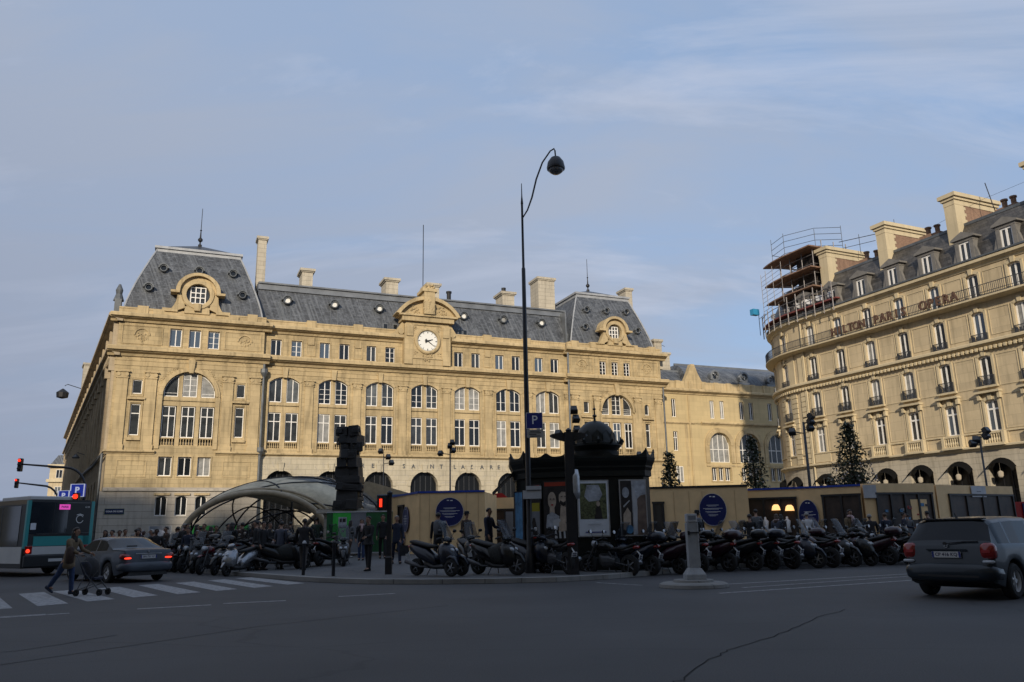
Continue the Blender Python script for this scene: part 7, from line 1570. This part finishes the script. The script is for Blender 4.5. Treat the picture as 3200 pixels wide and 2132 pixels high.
m = MB(); m.box(-.02, .0, -W2+.10, W2-.32, 1.14, 1.5); m.box(-.024, .10, -W2-.01, -W2+.12, .98, 2.86); m.box(-.024, .10, W2-.12, W2+.01, 1.05, 2.86); m.box(-.02, .01, -W2+.12, -W2+.34, 1.14, 1.5); m.build('teal_panel', 'teal', bs)
m = MB(); m.box(-.03, -.001, -W2+.13, W2-.13, 1.6, 2.80); rw = m.build('rear_window', 'bus_glass', bs)
m = MB(); m.box(-.036, -.03, .28, .30, 1.62, 2.78); m.box(-.05, -.03, -.5, .9, 1.56, 1.62); m.box(-.036, -.03, -W2+.14, -.25, 1.62, 2.78); m.build('window_divider', 'bus_dark', rw)
m = MB(); m.box(-.04, -.0365, -.3, .12, 2.52, 2.72); rd = m.build('route_display', 'magenta', bs); me = text_mesh('route_text', 'PARIS', .11, .001, bold=.003); me.materials.append(MATS['blue_sign']); inst(me, 'text', rd, (-.042, -.09, 2.62), -pi/2)
m = MB(); m.strip([(.15*cos(a*pi/10), 2.15+.16*sin(a*pi/10)) for a in range(2, 20)], [(.125*cos(a*pi/10), 2.15+.135*sin(a*pi/10)) for a in range(2, 20)], -.003, .003); m.strip([(-.14, 2.32), (0, 2.36), (.14, 2.31)], [(-.14, 2.30), (0, 2.33), (.14, 2.29)], -.003, .003)
m.v = [(-.04+y, -x-.72, z) for x, y, z in m.v]; m.build('emblem', 'sign_white', bs)
me = text_mesh('fleet_number', '4178', .09, .001); me.materials.append(MATS['sign_white']); inst(me, 'fleet_number', bs, (-.04, -.98, 2.62), -pi/2)
m = MB(); m.box(-.04, -.03, .92, 1.12, 1.75, 2.0); m.build('notice', 'paper', bs)
for s in (-1, 1):
    m = MB(); m.boxm(Matrix.Translation((-.015, s*1.10, 1.0)), .06, .27, .30, 1); tl = m.build('tail_light', 'tail_red', bs, bevel=.02); m = MB(); m.lathe([(.075, 0), (.06, .02)], (-.045, s*1.12, .96), 12, M=Matrix.Rotation(-pi/2, 3, 'Y')); m.build('lit_lamp', 'tail_lit', tl)
m = MB(); m.box(-.12, .05, -W2+.03, W2-.03, .36, .8); m.build('bumper', 'bus_dark', bs, bevel=.03); m = MB(); m.box(-.13, -.12, -.15, .37, .55, .66); m.build('number_plate', 'plate_white', bs)
m = MB(); m.box(.12, 11.8, W2, W2+.012, .5, 1.12); m.box(.12, 11.8, -W2-.012, -W2, .5, 1.12); m.build('side_panel', 'bus_white', bs)
m = MB(); m.box(.5, 11.6, W2, W2+.014, 1.14, 2.66); m.box(.5, 11.6, -W2-.014, -W2, 1.14, 2.66); sw = m.build('side_window', 'bus_glass', bs); m = MB(); [m.box(x, x+.05, W2+.014, W2+.02, 1.14, 2.66) for x in (2, 3.6, 5.2, 6.8, 8.4, 10)]; m.build('window_pillar', 'bus_dark', sw)
m = MB(); m.box(1.0, 3.4, -.8, .8, 2.9, 3.08); m.box(5.0, 7.2, -.8, .8, 2.9, 3.05); m.build('roof_unit', 'bus_white', bs, bevel=.04)
for x in (2.9, 8.9):
    for s in (-1, 1): wheel(bs, x, s*(W2-.17), .48, .3, 8, rim='iron_grey')
hd_ = radians(-55); rv = Vector((cos(hd_), -sin(hd_)))  # right vector
bs.location = (-17.95, 32.15, 0); bs.rotation_euler = (0, 0, pi/2-hd_)
# ================================================================ PEOPLE
mat('skin', (.30, .17, .115), .55); mat('skin_dark', (.09, .05, .035), .55); mat('hair_dark', (.012, .009, .008), .6); mat('hair_grey', (.22, .21, .2), .6); mat('hair_brown', (.05, .028, .015), .6); mat('eye', (.02, .015, .015), .3); mat('lips', (.25, .09, .07), .5)
for n_, c_ in (('cl_black', (.010, .010, .012)), ('cl_navy', (.012, .018, .040)), ('cl_grey', (.10, .105, .115)), ('cl_olive', (.13, .095, .055)), ('cl_brown', (.045, .026, .018)), ('cl_jeans', (.020, .040, .10)), ('cl_darkgrey', (.035, .036, .04)), ('cl_taupe', (.07, .062, .058)), ('cl_white', (.45, .45, .46)), ('cl_red', (.22, .02, .025)), ('cl_slate', (.055, .062, .085)), ('cl_scarf', (.42, .30, .30)), ('shoe_black', (.01, .01, .01)), ('shoe_white', (.5, .5, .5)), ('cl_green', (.03, .05, .035))): mat(n_, c_, .85, noise=(7, .18), bump=(14, .25))
def skin_mesh(name, verts, edges, radii, mats, root=0, sub=1):
    """one continuous surface grown over a joint skeleton"""
    me = bpy.data.meshes.new('tmp'); me.from_pydata([tuple(v) for v in verts], edges, []); ob = bpy.data.objects.new('tmp', me); COL.objects.link(ob)
    sk = ob.modifiers.new('skin', 'SKIN'); sk.use_smooth_shade = True; sk.branch_smoothing = .6
    if not me.skin_vertices: me.attributes.new('x', 'FLOAT', 'POINT')
    sv = me.skin_vertices[0].data if me.skin_vertices else None
    if sv is None:
        import bmesh
        bm = bmesh.new(); bm.from_mesh(me); bm.verts.layers.skin.verify(); bm.to_mesh(me); bm.free(); sv = me.skin_vertices[0].data
    for i, r in enumerate(radii): sv[i].radius = r if isinstance(r, tuple) else (r, r); sv[i].use_root = (i == root)
    sb = ob.modifiers.new('sub', 'SUBSURF'); sb.levels = sub; sb.render_levels = sub
    dg = bpy.context.evaluated_depsgraph_get(); out_ = bpy.data.meshes.new_from_object(ob.evaluated_get(dg)); out_.name = name
    bpy.data.objects.remove(ob); bpy.data.meshes.remove(me)
    out_.materials.clear(); [out_.materials.append(MATS[m]) for m in mats]; out_.polygons.foreach_set('use_smooth', [True]*len(out_.polygons)); out_.polygons.foreach_set('material_index', [0]*len(out_.polygons)); return out_
class Sk:
    def __init__(s): s.v = []; s.e = []; s.r = []
    def add(s, p, r, par=None):
        s.v.append(Vector(p)); s.r.append(r)
        if par is not None: s.e.append((par, len(s.v)-1))
        return len(s.v)-1
def person(label, legs=((0, 0), (0, 0)), arms=((5, 10, 8), (5, 10, 8)), lean=0, h=1.72, coat='cl_black', hem=.80, trousers='cl_darkgrey', hair='hair_dark', longhair=False, skin='skin', shoes='shoe_black', hat=None, stout=1.0, scarf=None, bag=None, seat=False):
    """faces -y; legs = (thigh pitch, knee bend) left/right; arms = (pitch, elbow bend, spread)"""
    k = h/1.72; t = thing('person', label, 'person', group='people on the square')
    ux = Vector((1, 0, 0)); J = {}; lz = []
    def fk(p0, a1, l1, a2, l2, sp=0, sx=1):
        d1 = Vector((sx*sin(sp), -sin(a1)*cos(sp), -cos(a1)*cos(sp))); p1 = p0+d1*l1; d2 = Vector((sx*sin(sp)*.6, -sin(a2)*cos(sp), -cos(a2)*cos(sp))).normalized(); return p1, p1+d2*l2, d2
    hips = {}; low = 9
    for i, sx in ((0, 1), (1, -1)):
        a, b = radians(legs[i][0]), radians(legs[i][1]); kn, an, _ = fk(Vector((sx*.09, 0, 0)), a, .43, a-b, .42); hips[i] = (kn, an); low = min(low, an.z)
    pz = .085-low; P = Vector((0, 0, pz)); le = radians(lean)
    def up(d, x=0, y=0): return P+Vector((x, -sin(le)*d+y, cos(le)*d))
    chest = up(.38); neck = up(.53); head = neck+Vector((0, -.03-.05*sin(le), .13)); sh = {0: up(.46, .175*stout, .01), 1: up(.46, -.175*stout, .01)}
    LJ = {}; 
    for i, sx in ((0, 1), (1, -1)): kn, an = hips[i]; LJ[i] = (P+Vector((sx*.09, 0, 0)), P+kn, P+an)
    AJ = {}
    for i, sx in ((0, 1), (1, -1)):
        a, b, sp = (radians(q) for q in arms[i]); el, wr, d = fk(sh[i], a, .29, a+b, .25, sp, sx); AJ[i] = (sh[i], el, wr, d)
    # body
    s = Sk(); pv = s.add(P, (.12, .09)); w1 = s.add(up(.18), (.10, .08), pv); c1 = s.add(chest, (.13, .095), w1); n1 = s.add(neck, .055, c1); n2 = s.add(neck+(head-neck)*.35, .05, n1); h1 = s.add(head+Vector((0, -.012, -.05)), (.062, .07), n2); h2 = s.add(head+Vector((0, .0, .03)), (.076, .092), h1); h3 = s.add(head+Vector((0, .01, .095)), (.055, .065), h2)
    for i in (0, 1):
        a, b, c = LJ[i]; q = s.add(a, .085, pv); q = s.add(a.lerp(b, .5), .075, q); q = s.add(b, .055, q); q = s.add(b.lerp(c, .4), .052, q); q = s.add(c, .036, q); s.add(c+Vector((0, -.13, -.05)), (.035, .025), q)
        a, b, c, d = AJ[i]; q = s.add(a, .05, c1); q = s.add(b, .038, q); q = s.add(c, .026, q); side = Vector((1 if i == 0 else -1, 0, 0)); pl_ = s.add(c+d*.05, (.034, .018), q)
        fw_ = Vector((0, -1, 0)); fw_ = (fw_-d*fw_.dot(d)).normalized()
        for f_, ln in ((-.024, .062), (-.008, .075), (.009, .070), (.025, .055)):
            b0 = c+d*.095+fw_*f_; m1 = s.add(b0, .0095, pl_); m2 = s.add(b0+d*ln*.55-side*.012, .0085, m1); s.add(b0+d*ln-side*.035, .007, m2)
        th = s.add(c+d*.05+fw_*.036-side*.005, .010, pl_); s.add(c+d*.085+fw_*.052-side*.02, .008, th)
    me = skin_mesh('body', s.v, s.e, s.r, [skin, 'eye', 'lips'], 0, 1)
    o = inst(me, 'body', t, (0, 0, 0)); 
    # nose, ears, eyes, mouth merged in the same body mesh
    m = MB(); hx, hy, hz = head; f = hy-.088
    m.rings([[(hx-.007, f-.0, hz+.028), (hx+.007, f, hz+.028), (hx, f+.01, hz+.03)], [(hx-.017, f+.003, hz-.018), (hx+.017, f+.003, hz-.018), (hx, f-.026, hz-.012)], [(hx-.012, f+.01, hz-.026), (hx+.012, f+.01, hz-.026), (hx, f-.01, hz-.026)]])
    for sx in (-1, 1): m.lathe([(.004, -.03), (.015, 0), (.004, .028)], (hx+sx*.078, hy+.01, hz), 6)
    m.mi = 1
    for sx in (-1, 1): m.boxm(Matrix.Translation((hx+sx*.030, f+.010, hz+.022)), .022, .012, .009); m.boxm(Matrix.Translation((hx+sx*.030, f+.008, hz+.040)), .034, .01, .006)
    m.mi = 2; m.boxm(Matrix.Translation((hx, f+.004, hz-.045)), .042, .012, .009)
    tm = m.mesh('t', [skin, 'eye', 'lips']); import bmesh
    bm = bmesh.new(); bm.from_mesh(me); bm.from_mesh(tm); bm.to_mesh(me); bm.free(); bpy.data.meshes.remove(tm)
    # coat
    s = Sk(); g = stout; pv = s.add(P+Vector((0, 0, .02)), (.165*g, .125*g)); w1 = s.add(up(.2), (.15*g, .115*g), pv); c1 = s.add(up(.36), (.165*g, .125*g), w1); c2 = s.add(up(.47), (.13, .09), c1); s.add(up(.525), (.075, .07), c2)
    dz = P.z-hem
    if dz > .02:
        q = pv; n = max(1, int(dz/.15))
        for j in range(1, n+1): q = s.add(P+Vector((0, 0, -dz*j/n)), (.175*g+.02*j/n, .14*g+.02*j/n), q)
    for i in (0, 1):
        a, b, c, d = AJ[i]; q = s.add(a, .075, c1); q = s.add(a.lerp(b, .5), .064, q); q = s.add(b, .056, q); q = s.add(b.lerp(c, .55), .05, q); s.add(c, .043, q)
    inst(skin_mesh('coat', s.v, s.e, s.r, [coat]), 'coat', t, (0, 0, 0))
    # trousers
    s = Sk(); pv = s.add(P+Vector((0, 0, .06)), (.13*g, .105*g)); p2_ = s.add(P+Vector((0, 0, -.02)), (.13*g, .105), pv)
    for i in (0, 1):
        a, b, c = LJ[i]; q = s.add(a+Vector((0, 0, -.08)), .095*g, p2_); q = s.add(a.lerp(b, .55), .085*g, q); q = s.add(b, .070, q); q = s.add(b.lerp(c, .5), .066, q); s.add(c+Vector((0, 0, -.035)), .056, q)
    inst(skin_mesh('trousers', s.v, s.e, s.r, [trousers]), 'trousers', t, (0, 0, 0))
    for i in (0, 1):
        c = LJ[i][2]; kn = LJ[i][1]; sd = (c-kn).normalized(); pt = atan2(-sd.y, -sd.z); M = Matrix.Translation(c) @ Matrix.Rotation(-pt*.8, 4, 'X'); rs = []
        for y, hw, hh, zc in ((.075, .02, .02, -.04), (.06, .036, .045, -.035), (0, .042, .055, -.03), (-.07, .046, .036, -.05), (-.14, .044, .028, -.057), (-.19, .022, .018, -.062)): rs.append([tuple(M @ Vector((hw*cos(2*pi*j/10), y, zc+hh*sin(2*pi*j/10)))) for j in range(10)])
        m = MB(); m.rings(rs); m.build('shoe', shoes, t, smooth=True)
    # hair
    m = MB(); rs = []
    for j in range(9):
        ph = pi*.5-(pi*.62)*j/8; rr_ = cos(ph); z = sin(ph)
        ring = []
        for q in range(18):
            a = 2*pi*q/18; y = sin(a)*rr_; x = cos(a)*rr_; zz = z
            if y < -.25 and z < .35: x *= .86; y *= .74; zz = max(z, .48)
            ring.append((head.x+x*.088, head.y+.012+y*.103, head.z+.032+zz*.094))
        rs.append(ring)
    m.rings(rs, cap=True)
    if longhair: m.rings([sring_xy(head.x, head.y+.05, head.z+.02-.07*j, .088+.006*j, .062+.004*j) for j in range(5)])
    m.build('hair', hair, t, smooth=True)
    if hat: m = MB(); m.lathe([(.15, .075), (.15, .085), (.10, .095), (.10, .17), (.06, .19), (0, .192)], tuple(head), 16, cap=False); m.build('hat', hat, t, smooth='auto')
    if scarf: m = MB(); m.lathe([(.06, -.07), (.105, -.05), (.11, -.01), (.08, .03), (.06, .02)], tuple(neck+Vector((0, -.01, .03))), 14, cap=False); m.boxm(Matrix.Translation(tuple(neck+Vector((.02, -.13, -.14)))), .12, .05, .3, .8); m.build('scarf', scarf, t, smooth=True)
    t.scale = (k, k, k); t['_bag'] = 0; del t['_bag']
    if bag == 'pack': m = MB(); c_ = up(.30, 0, .2); m.rings([sring_xy(c_.x, c_.y, c_.z+dz_, .15*f_, .09*f_) for dz_, f_ in ((-.24, .6), (-.2, 1), (0, 1.08), (.18, .95), (.24, .5))]); m.build('backpack', 'cl_grey', t, smooth=True)
    return t, AJ
def sring_xy(x, y, z, hx, hy, n=14): return [(x+hx*cos(2*pi*i/n), y+hy*sin(2*pi*i/n), z) for i in range(n)]
def setp(t, x, y, rz, z=None): t.location = (x, y, ground(x, y) if z is None else z); t.rotation_euler = (0, 0, radians(rz)); return t
# rz: 0 faces the camera, 180 away, 90 faces right (+x), -90 left
# woman pushing the pushchair
wm, AJ = person('woman in olive parka and jeans pushing a pushchair over the zebra crossing', ((8, 4), (-24, 14)), ((26, 42, 5), (26, 42, 5)), lean=12, h=1.70, coat='cl_olive', hem=.62, trousers='cl_jeans', hair='hair_dark', longhair=True, shoes='cl_navy', stout=1.08)
setp(wm, -11.6, 21.35, 82, 0)
bgm = MB(); bgm.rings([sring_xy(0, 0, .78+z_, .17*f_, .11*f_) for z_, f_ in ((-.02, .5), (.02, 1), (.3, 1.1), (.46, .9), (.52, .4))]); bg_ = tag(bgm.build('shoulder_bag', 'cl_brown', None, smooth=True), 'brown shoulder bag at the side of the woman in the olive parka', 'bag'); bg_.location = (-11.42, 21.06, .16); bg_.scale = (.62, .8, .8); bg_.rotation_euler = (0, 0, radians(82))
pc = thing('pushchair', 'dark folded-frame pushchair pushed by the woman in the olive parka', 'pushchair', (-10.68, 20.85, 0), radians(0)); pc.scale = (.74, .9, .96)
m = MB()
for s in (-.24, .24): 
    m.tube([(-.52, s, 1.02), (-.42, s, .98), (-.1, s, .55), (.42, s, .12)], .014, 6); m.tube([(-.1, s, .55), (-.36, s, .12)], .014, 6); m.tube([(-.36, s, .14), (.2, s, .3)], .011, 5); m.tube([(.3, s, .62), (.1, s, .42), (.42, s, .12)], .012, 5)
m.tube([(-.36, -.24, .14), (-.36, .24, .14)], .012, 5); m.tube([(.42, -.24, .14), (.42, .24, .14)], .012, 5); m.tube([(-.52, -.24, 1.02), (-.52, .24, 1.02)], .02, 6); m.build('frame', 'iron_grey', pc)
m = MB(); m.rings([[(-.30, s*.22, .85), (-.34, s*.22, .8), (-.12, s*.22, .42), (.22, s*.22, .40), (.24, s*.22, .45), (-.05, s*.22, .5)] for s in (-1, 1)]); m.build('seat', 'cl_navy', pc)
m = MB(); V = []
for i in range(9):
    a = radians(-10+i*17)
    for s in (-.23, -.12, 0, .12, .23): r_ = .36*(1-.25*(abs(s)/.23)**2); V.append((-.16+r_*sin(a)*.95, s, .62+r_*cos(a)))
m.add(V, [(i*5+j, i*5+j+1, (i+1)*5+j+1, (i+1)*5+j) for i in range(8) for j in range(4)]); m.build('hood', 'cl_black', pc, smooth=True)
for x in (-.36, .42):
    for s in (-.24, .24): 
        for d_ in (-.03, .03): wheel(pc, x, s+d_, .085, .03, 4, rim='iron_grey')
# cast: (label, kwargs, x, y, rz)
cast = [
 ('man in a long black coat with dark trousers standing alone at the kerb', dict(legs=((3, 0), (-5, 3)), arms=((15, 60, 4), (8, 20, 8)), h=1.80, coat='cl_black', hem=.82, trousers='cl_black', hair='hair_dark'), -4.97, 27.67, -35),
 ('man in black standing just behind the one in the long coat', dict(h=1.80, coat='cl_black', hem=.78, trousers='cl_black', legs=((12, 4), (-12, 6)), arms=((10, 50, 6), (5, 15, 8))), -5.56, 34.24, 10),
 ('woman with pale scarf, dark jacket and jeans facing the road', dict(h=1.66, coat='cl_black', hem=.78, trousers='cl_jeans', scarf='cl_scarf', hair='hair_brown', longhair=True, legs=((4, 0), (-4, 0)), arms=((12, 55, 8), (8, 15, 6))), -6.39, 33.96, 5),
 ('woman in a grey coat and white trainers against the green hoarding', dict(h=1.62, coat='cl_grey', hem=.72, trousers='cl_brown', shoes='shoe_white', hair='hair_dark', longhair=True, legs=((6, 0), (-14, 20))), -7.33, 36.24, 150),
 ('man in a navy coat carrying a dark bag beside the red signal post', dict(h=1.76, coat='cl_navy', hem=.70, trousers='cl_navy', hair='hair_grey', legs=((15, 5), (-15, 12)), arms=((10, 12, 8), (-12, 10, 8))), -4.41, 30.33, 20),
 ('person in a dark top and jeans walking away past the round navy sign', dict(h=1.74, coat='cl_black', hem=.88, trousers='cl_jeans', legs=((25, 10), (-20, 20))), -5.0, 37.5, 95),
 ('man in grey jacket and taupe trousers standing among the scooters', dict(h=1.76, coat='cl_slate', hem=.80, trousers='cl_taupe', legs=((2, 0), (-2, 0)), lean=4, skin='skin'), -8.87, 30.89, 170),
 ('man in a black jacket and grey trousers seen from behind', dict(h=1.84, coat='cl_black', hem=.84, trousers='cl_taupe', legs=((12, 3), (-10, 6)), stout=1.2, skin='skin_dark', arms=((15, 30, 14), (15, 30, 14))), -7.75, 30.0, 178),
 ('person in camouflage green clothes by the right foot of the canopy', dict(h=1.8, coat='cl_green', hem=.8, trousers='cl_green'), -9.3, 38.2, 200),
 ('man in a flat hat with a grey backpack before the tan cabin', dict(h=1.74, coat='cl_black', hem=.8, hat='cl_black', bag='pack'), 7.35, 33.0, 175),
 ('person with a grey rucksack in front of the large round sign', dict(h=1.78, coat='cl_black', hem=.7, bag='pack', hair='hair_dark'), -2.65, 28.0, 185),
 ('person in a woollen hat standing right of the large round sign', dict(h=1.68, coat='cl_brown', hem=.7, hat='cl_black'), -1.95, 32.5, 30),
 ('man in a dark suit jacket before the small cabin left of the kiosk', dict(h=1.86, coat='cl_navy', hem=.8, hair='hair_dark', arms=((20, 60, 6), (8, 15, 8))), -.92, 28.0, 60),
 ('shopper in a grey hooded top looking into the mannequin window', dict(h=1.82, coat='cl_grey', hem=.85, trousers='cl_black'), 10.1, 34.3, 165),
]
PP = {}
for lb_, kw, x, y, rz in cast: PP[lb_], _ = person(lb_, **kw); setp(PP[lb_], x, y, rz)
hb2 = MB(); hb2.rings([[(-.2, -.05, .25), (.2, -.05, .25), (.2, .05, .25), (-.2, .05, .25)], [(-.16, -.04, .62), (.16, -.04, .62), (.16, .04, .62), (-.16, .04, .62)]]); o = tag(hb2.build('carrier_bag', 'cl_black', None), 'dark carrier bag hanging from the hand of the navy coat man', 'bag'); o.location = (-4.12, 30.3, .3); o.rotation_euler = (0, 0, .6)
# crowd, copies with their own clothes
crowd = [(-28.1, 58, 'dark crowd figure at the far left by the station corner', 'cl_black', 'cl_black', 'hair_dark', 20), (-27.6, 56, 'man in a dark red jacket near the station corner', 'cl_red', 'cl_black', 'hair_dark', -30), (-27.0, 58.5, 'person in navy under the street plate', 'cl_navy', 'cl_black', 'hair_brown', 150), (-26.3, 57, 'tall man in black before the grey notice board', 'cl_black', 'cl_darkgrey', 'hair_dark', 10),
 (-25.5, 57.5, 'person in a slate coat between the notice boards', 'cl_slate', 'cl_black', 'hair_grey', -60), (-24.6, 56, 'broad man in black left of the green notice board', 'cl_black', 'cl_black', 'hair_dark', 40), (-24.0, 58, 'figure in brown before the green notice board', 'cl_brown', 'cl_black', 'hair_brown', -20), (-23.0, 57, 'person in dark grey right of the green notice board', 'cl_darkgrey', 'cl_black', 'hair_dark', 100), (-22.0, 55, 'tall capped man in navy beside the left foot of the canopy', 'cl_navy', 'cl_black', 'hair_dark', -10), (-22.6, 56.2, 'shorter figure next to the tall capped man', 'cl_black', 'cl_jeans', 'hair_dark', 60), (-21.0, 54, 'pale haired person touching the left canopy foot', 'cl_grey', 'cl_black', 'hair_grey', 20),
 (-19.4, 52, 'hooded figure first inside the canopy mouth', 'cl_black', 'cl_black', 'hair_dark', 160), (-18.6, 53, 'person with a white scarf inside the canopy mouth', 'cl_black', 'cl_black', 'hair_brown', 30), (-17.9, 52, 'figure in brown inside the canopy mouth', 'cl_brown', 'cl_black', 'hair_dark', -40), (-17.2, 53.5, 'person in navy in the middle of the canopy crowd', 'cl_navy', 'cl_jeans', 'hair_dark', 80), (-16.5, 52, 'fair haired person in the canopy crowd', 'cl_darkgrey', 'cl_black', 'hair_brown', 0), (-15.8, 50, 'figure in black right of the canopy crowd middle', 'cl_black', 'cl_black', 'hair_dark', 120), (-14.6, 46, 'tall man in a black coat nearest on the right of the canopy crowd', 'cl_black', 'cl_black', 'hair_dark', -70), (-13.6, 44, 'man in a dark padded jacket behind the grey jacket man', 'cl_black', 'cl_black', 'hair_dark', 60), (-15.2, 48, 'hunched figure behind the scooters before the canopy', 'cl_brown', 'cl_black', 'hair_dark', 20),
 (15.0, 47, 'person in pale blue beside the grey hooded shopper', 'cl_slate', 'cl_black', 'hair_brown', 140), (15.6, 48, 'short person in brown before the mannequins', 'cl_brown', 'cl_black', 'hair_dark', 200), (16.6, 46.5, 'figure in white before the second mannequin', 'cl_white', 'cl_jeans', 'hair_grey', 180), (19.7, 45.5, 'broad man in black before the goods window', 'cl_black', 'cl_black', 'hair_grey', 170), (20.8, 46, 'bald man in navy before the goods counter', 'cl_navy', 'cl_black', 'hair_brown', 190), (22.3, 47, 'person raising a phone at the goods counter', 'cl_navy', 'cl_black', 'hair_dark', 60), (23.0, 48, 'person in grey right of the phone user', 'cl_grey', 'cl_black', 'hair_dark', 170), (23.7, 47, 'rightmost shopper, in dark clothes, above the hatchback roof', 'cl_brown', 'cl_black', 'hair_dark', 200), (12.6, 44, 'figure in black beneath the first oval sign', 'cl_black', 'cl_black', 'hair_dark', 160), (18.2, 44.5, 'person in olive beside the second oval sign', 'cl_olive', 'cl_black', 'hair_dark', 20)]
ex = []
for i in range(10): ex.append((-28.4+i*.62+(i % 3)*.12, 56.6+(i*7 % 5)*.6, ['person in a dark coat waiting left of the notice boards', 'person in dark clothes in the rear rank by the station corner'][i % 2], ['cl_black', 'cl_navy', 'cl_brown', 'cl_darkgrey'][i % 4], 'cl_black', ['hair_dark', 'hair_brown', 'hair_grey'][i % 3], i*53))
for i in range(17): ex.append((-20.8+i*.42, 50.2+(i*5 % 4)*.8, ['person in a dark coat in the dense crowd under the canopy', 'person in dark clothes in the rear rank under the canopy'][i % 2], ['cl_black', 'cl_darkgrey', 'cl_navy', 'cl_black', 'cl_brown'][i % 5], 'cl_black', ['hair_dark', 'hair_brown', 'hair_dark'][i % 3], 160+i*47))
crowd += ex
src = [PP[c[0]] for c in cast if not c[1].get('hat') and not c[1].get('bag') and c[1].get('legs', ((0, 0), (0, 0)))[0][0] < 14]
rnd = random.Random(11)
CT = {'cl_black': 'black', 'cl_navy': 'navy', 'cl_brown': 'brown', 'cl_darkgrey': 'dark grey'}; HT = {'hair_dark': 'dark', 'hair_brown': 'brown', 'hair_grey': 'grey'}; ORD = ['first', 'second', 'third', 'fourth', 'fifth', 'sixth', 'seventh', 'eighth', 'ninth', 'tenth', 'eleventh', 'twelfth', 'thirteenth', 'fourteenth', 'fifteenth', 'sixteenth', 'seventeenth']
for j, e in enumerate(ex):
    q = j if j < 10 else j-10; ix = crowd.index(e); crowd[ix] = (e[0], e[1], (CT[e[3]]+' coated, '+HT[e[5]]+' haired waiting person, '+ORD[q]+' from the station corner' if j < 10 else CT[e[3]]+' coated, '+HT[e[5]]+' haired person, '+ORD[q]+' from the left in the canopy crowd'),)+e[3:]
for i, (x, y, lb_, ct, tr, hr_, rz) in enumerate(crowd):
    s0 = src[i % len(src)]; c = clone(s0); c['label'] = lb_; x, y = (x*.60, y*.60) if y > 53.9 else (x*.69, y*.69) if x < 0 else (x*.71, y*.71); c.location = (x, y, max(.05, ground(x, y)) if kdist(x, y) > 0 else 0.0); c.rotation_euler = (0, 0, radians(rz)); k = rnd.uniform(.94, 1.06); c.scale = (k*1.02, k*1.02, k)
    for ch in c.children:
        nm = ch.name.split('.')[0]; mt = {'coat': ct, 'trousers': tr, 'hair': hr_}.get(nm)
        if mt: ch.material_slots[0].link = 'OBJECT'; ch.material_slots[0].material = MATS[mt]
        elif nm == 'scarf' and i % 2: pass
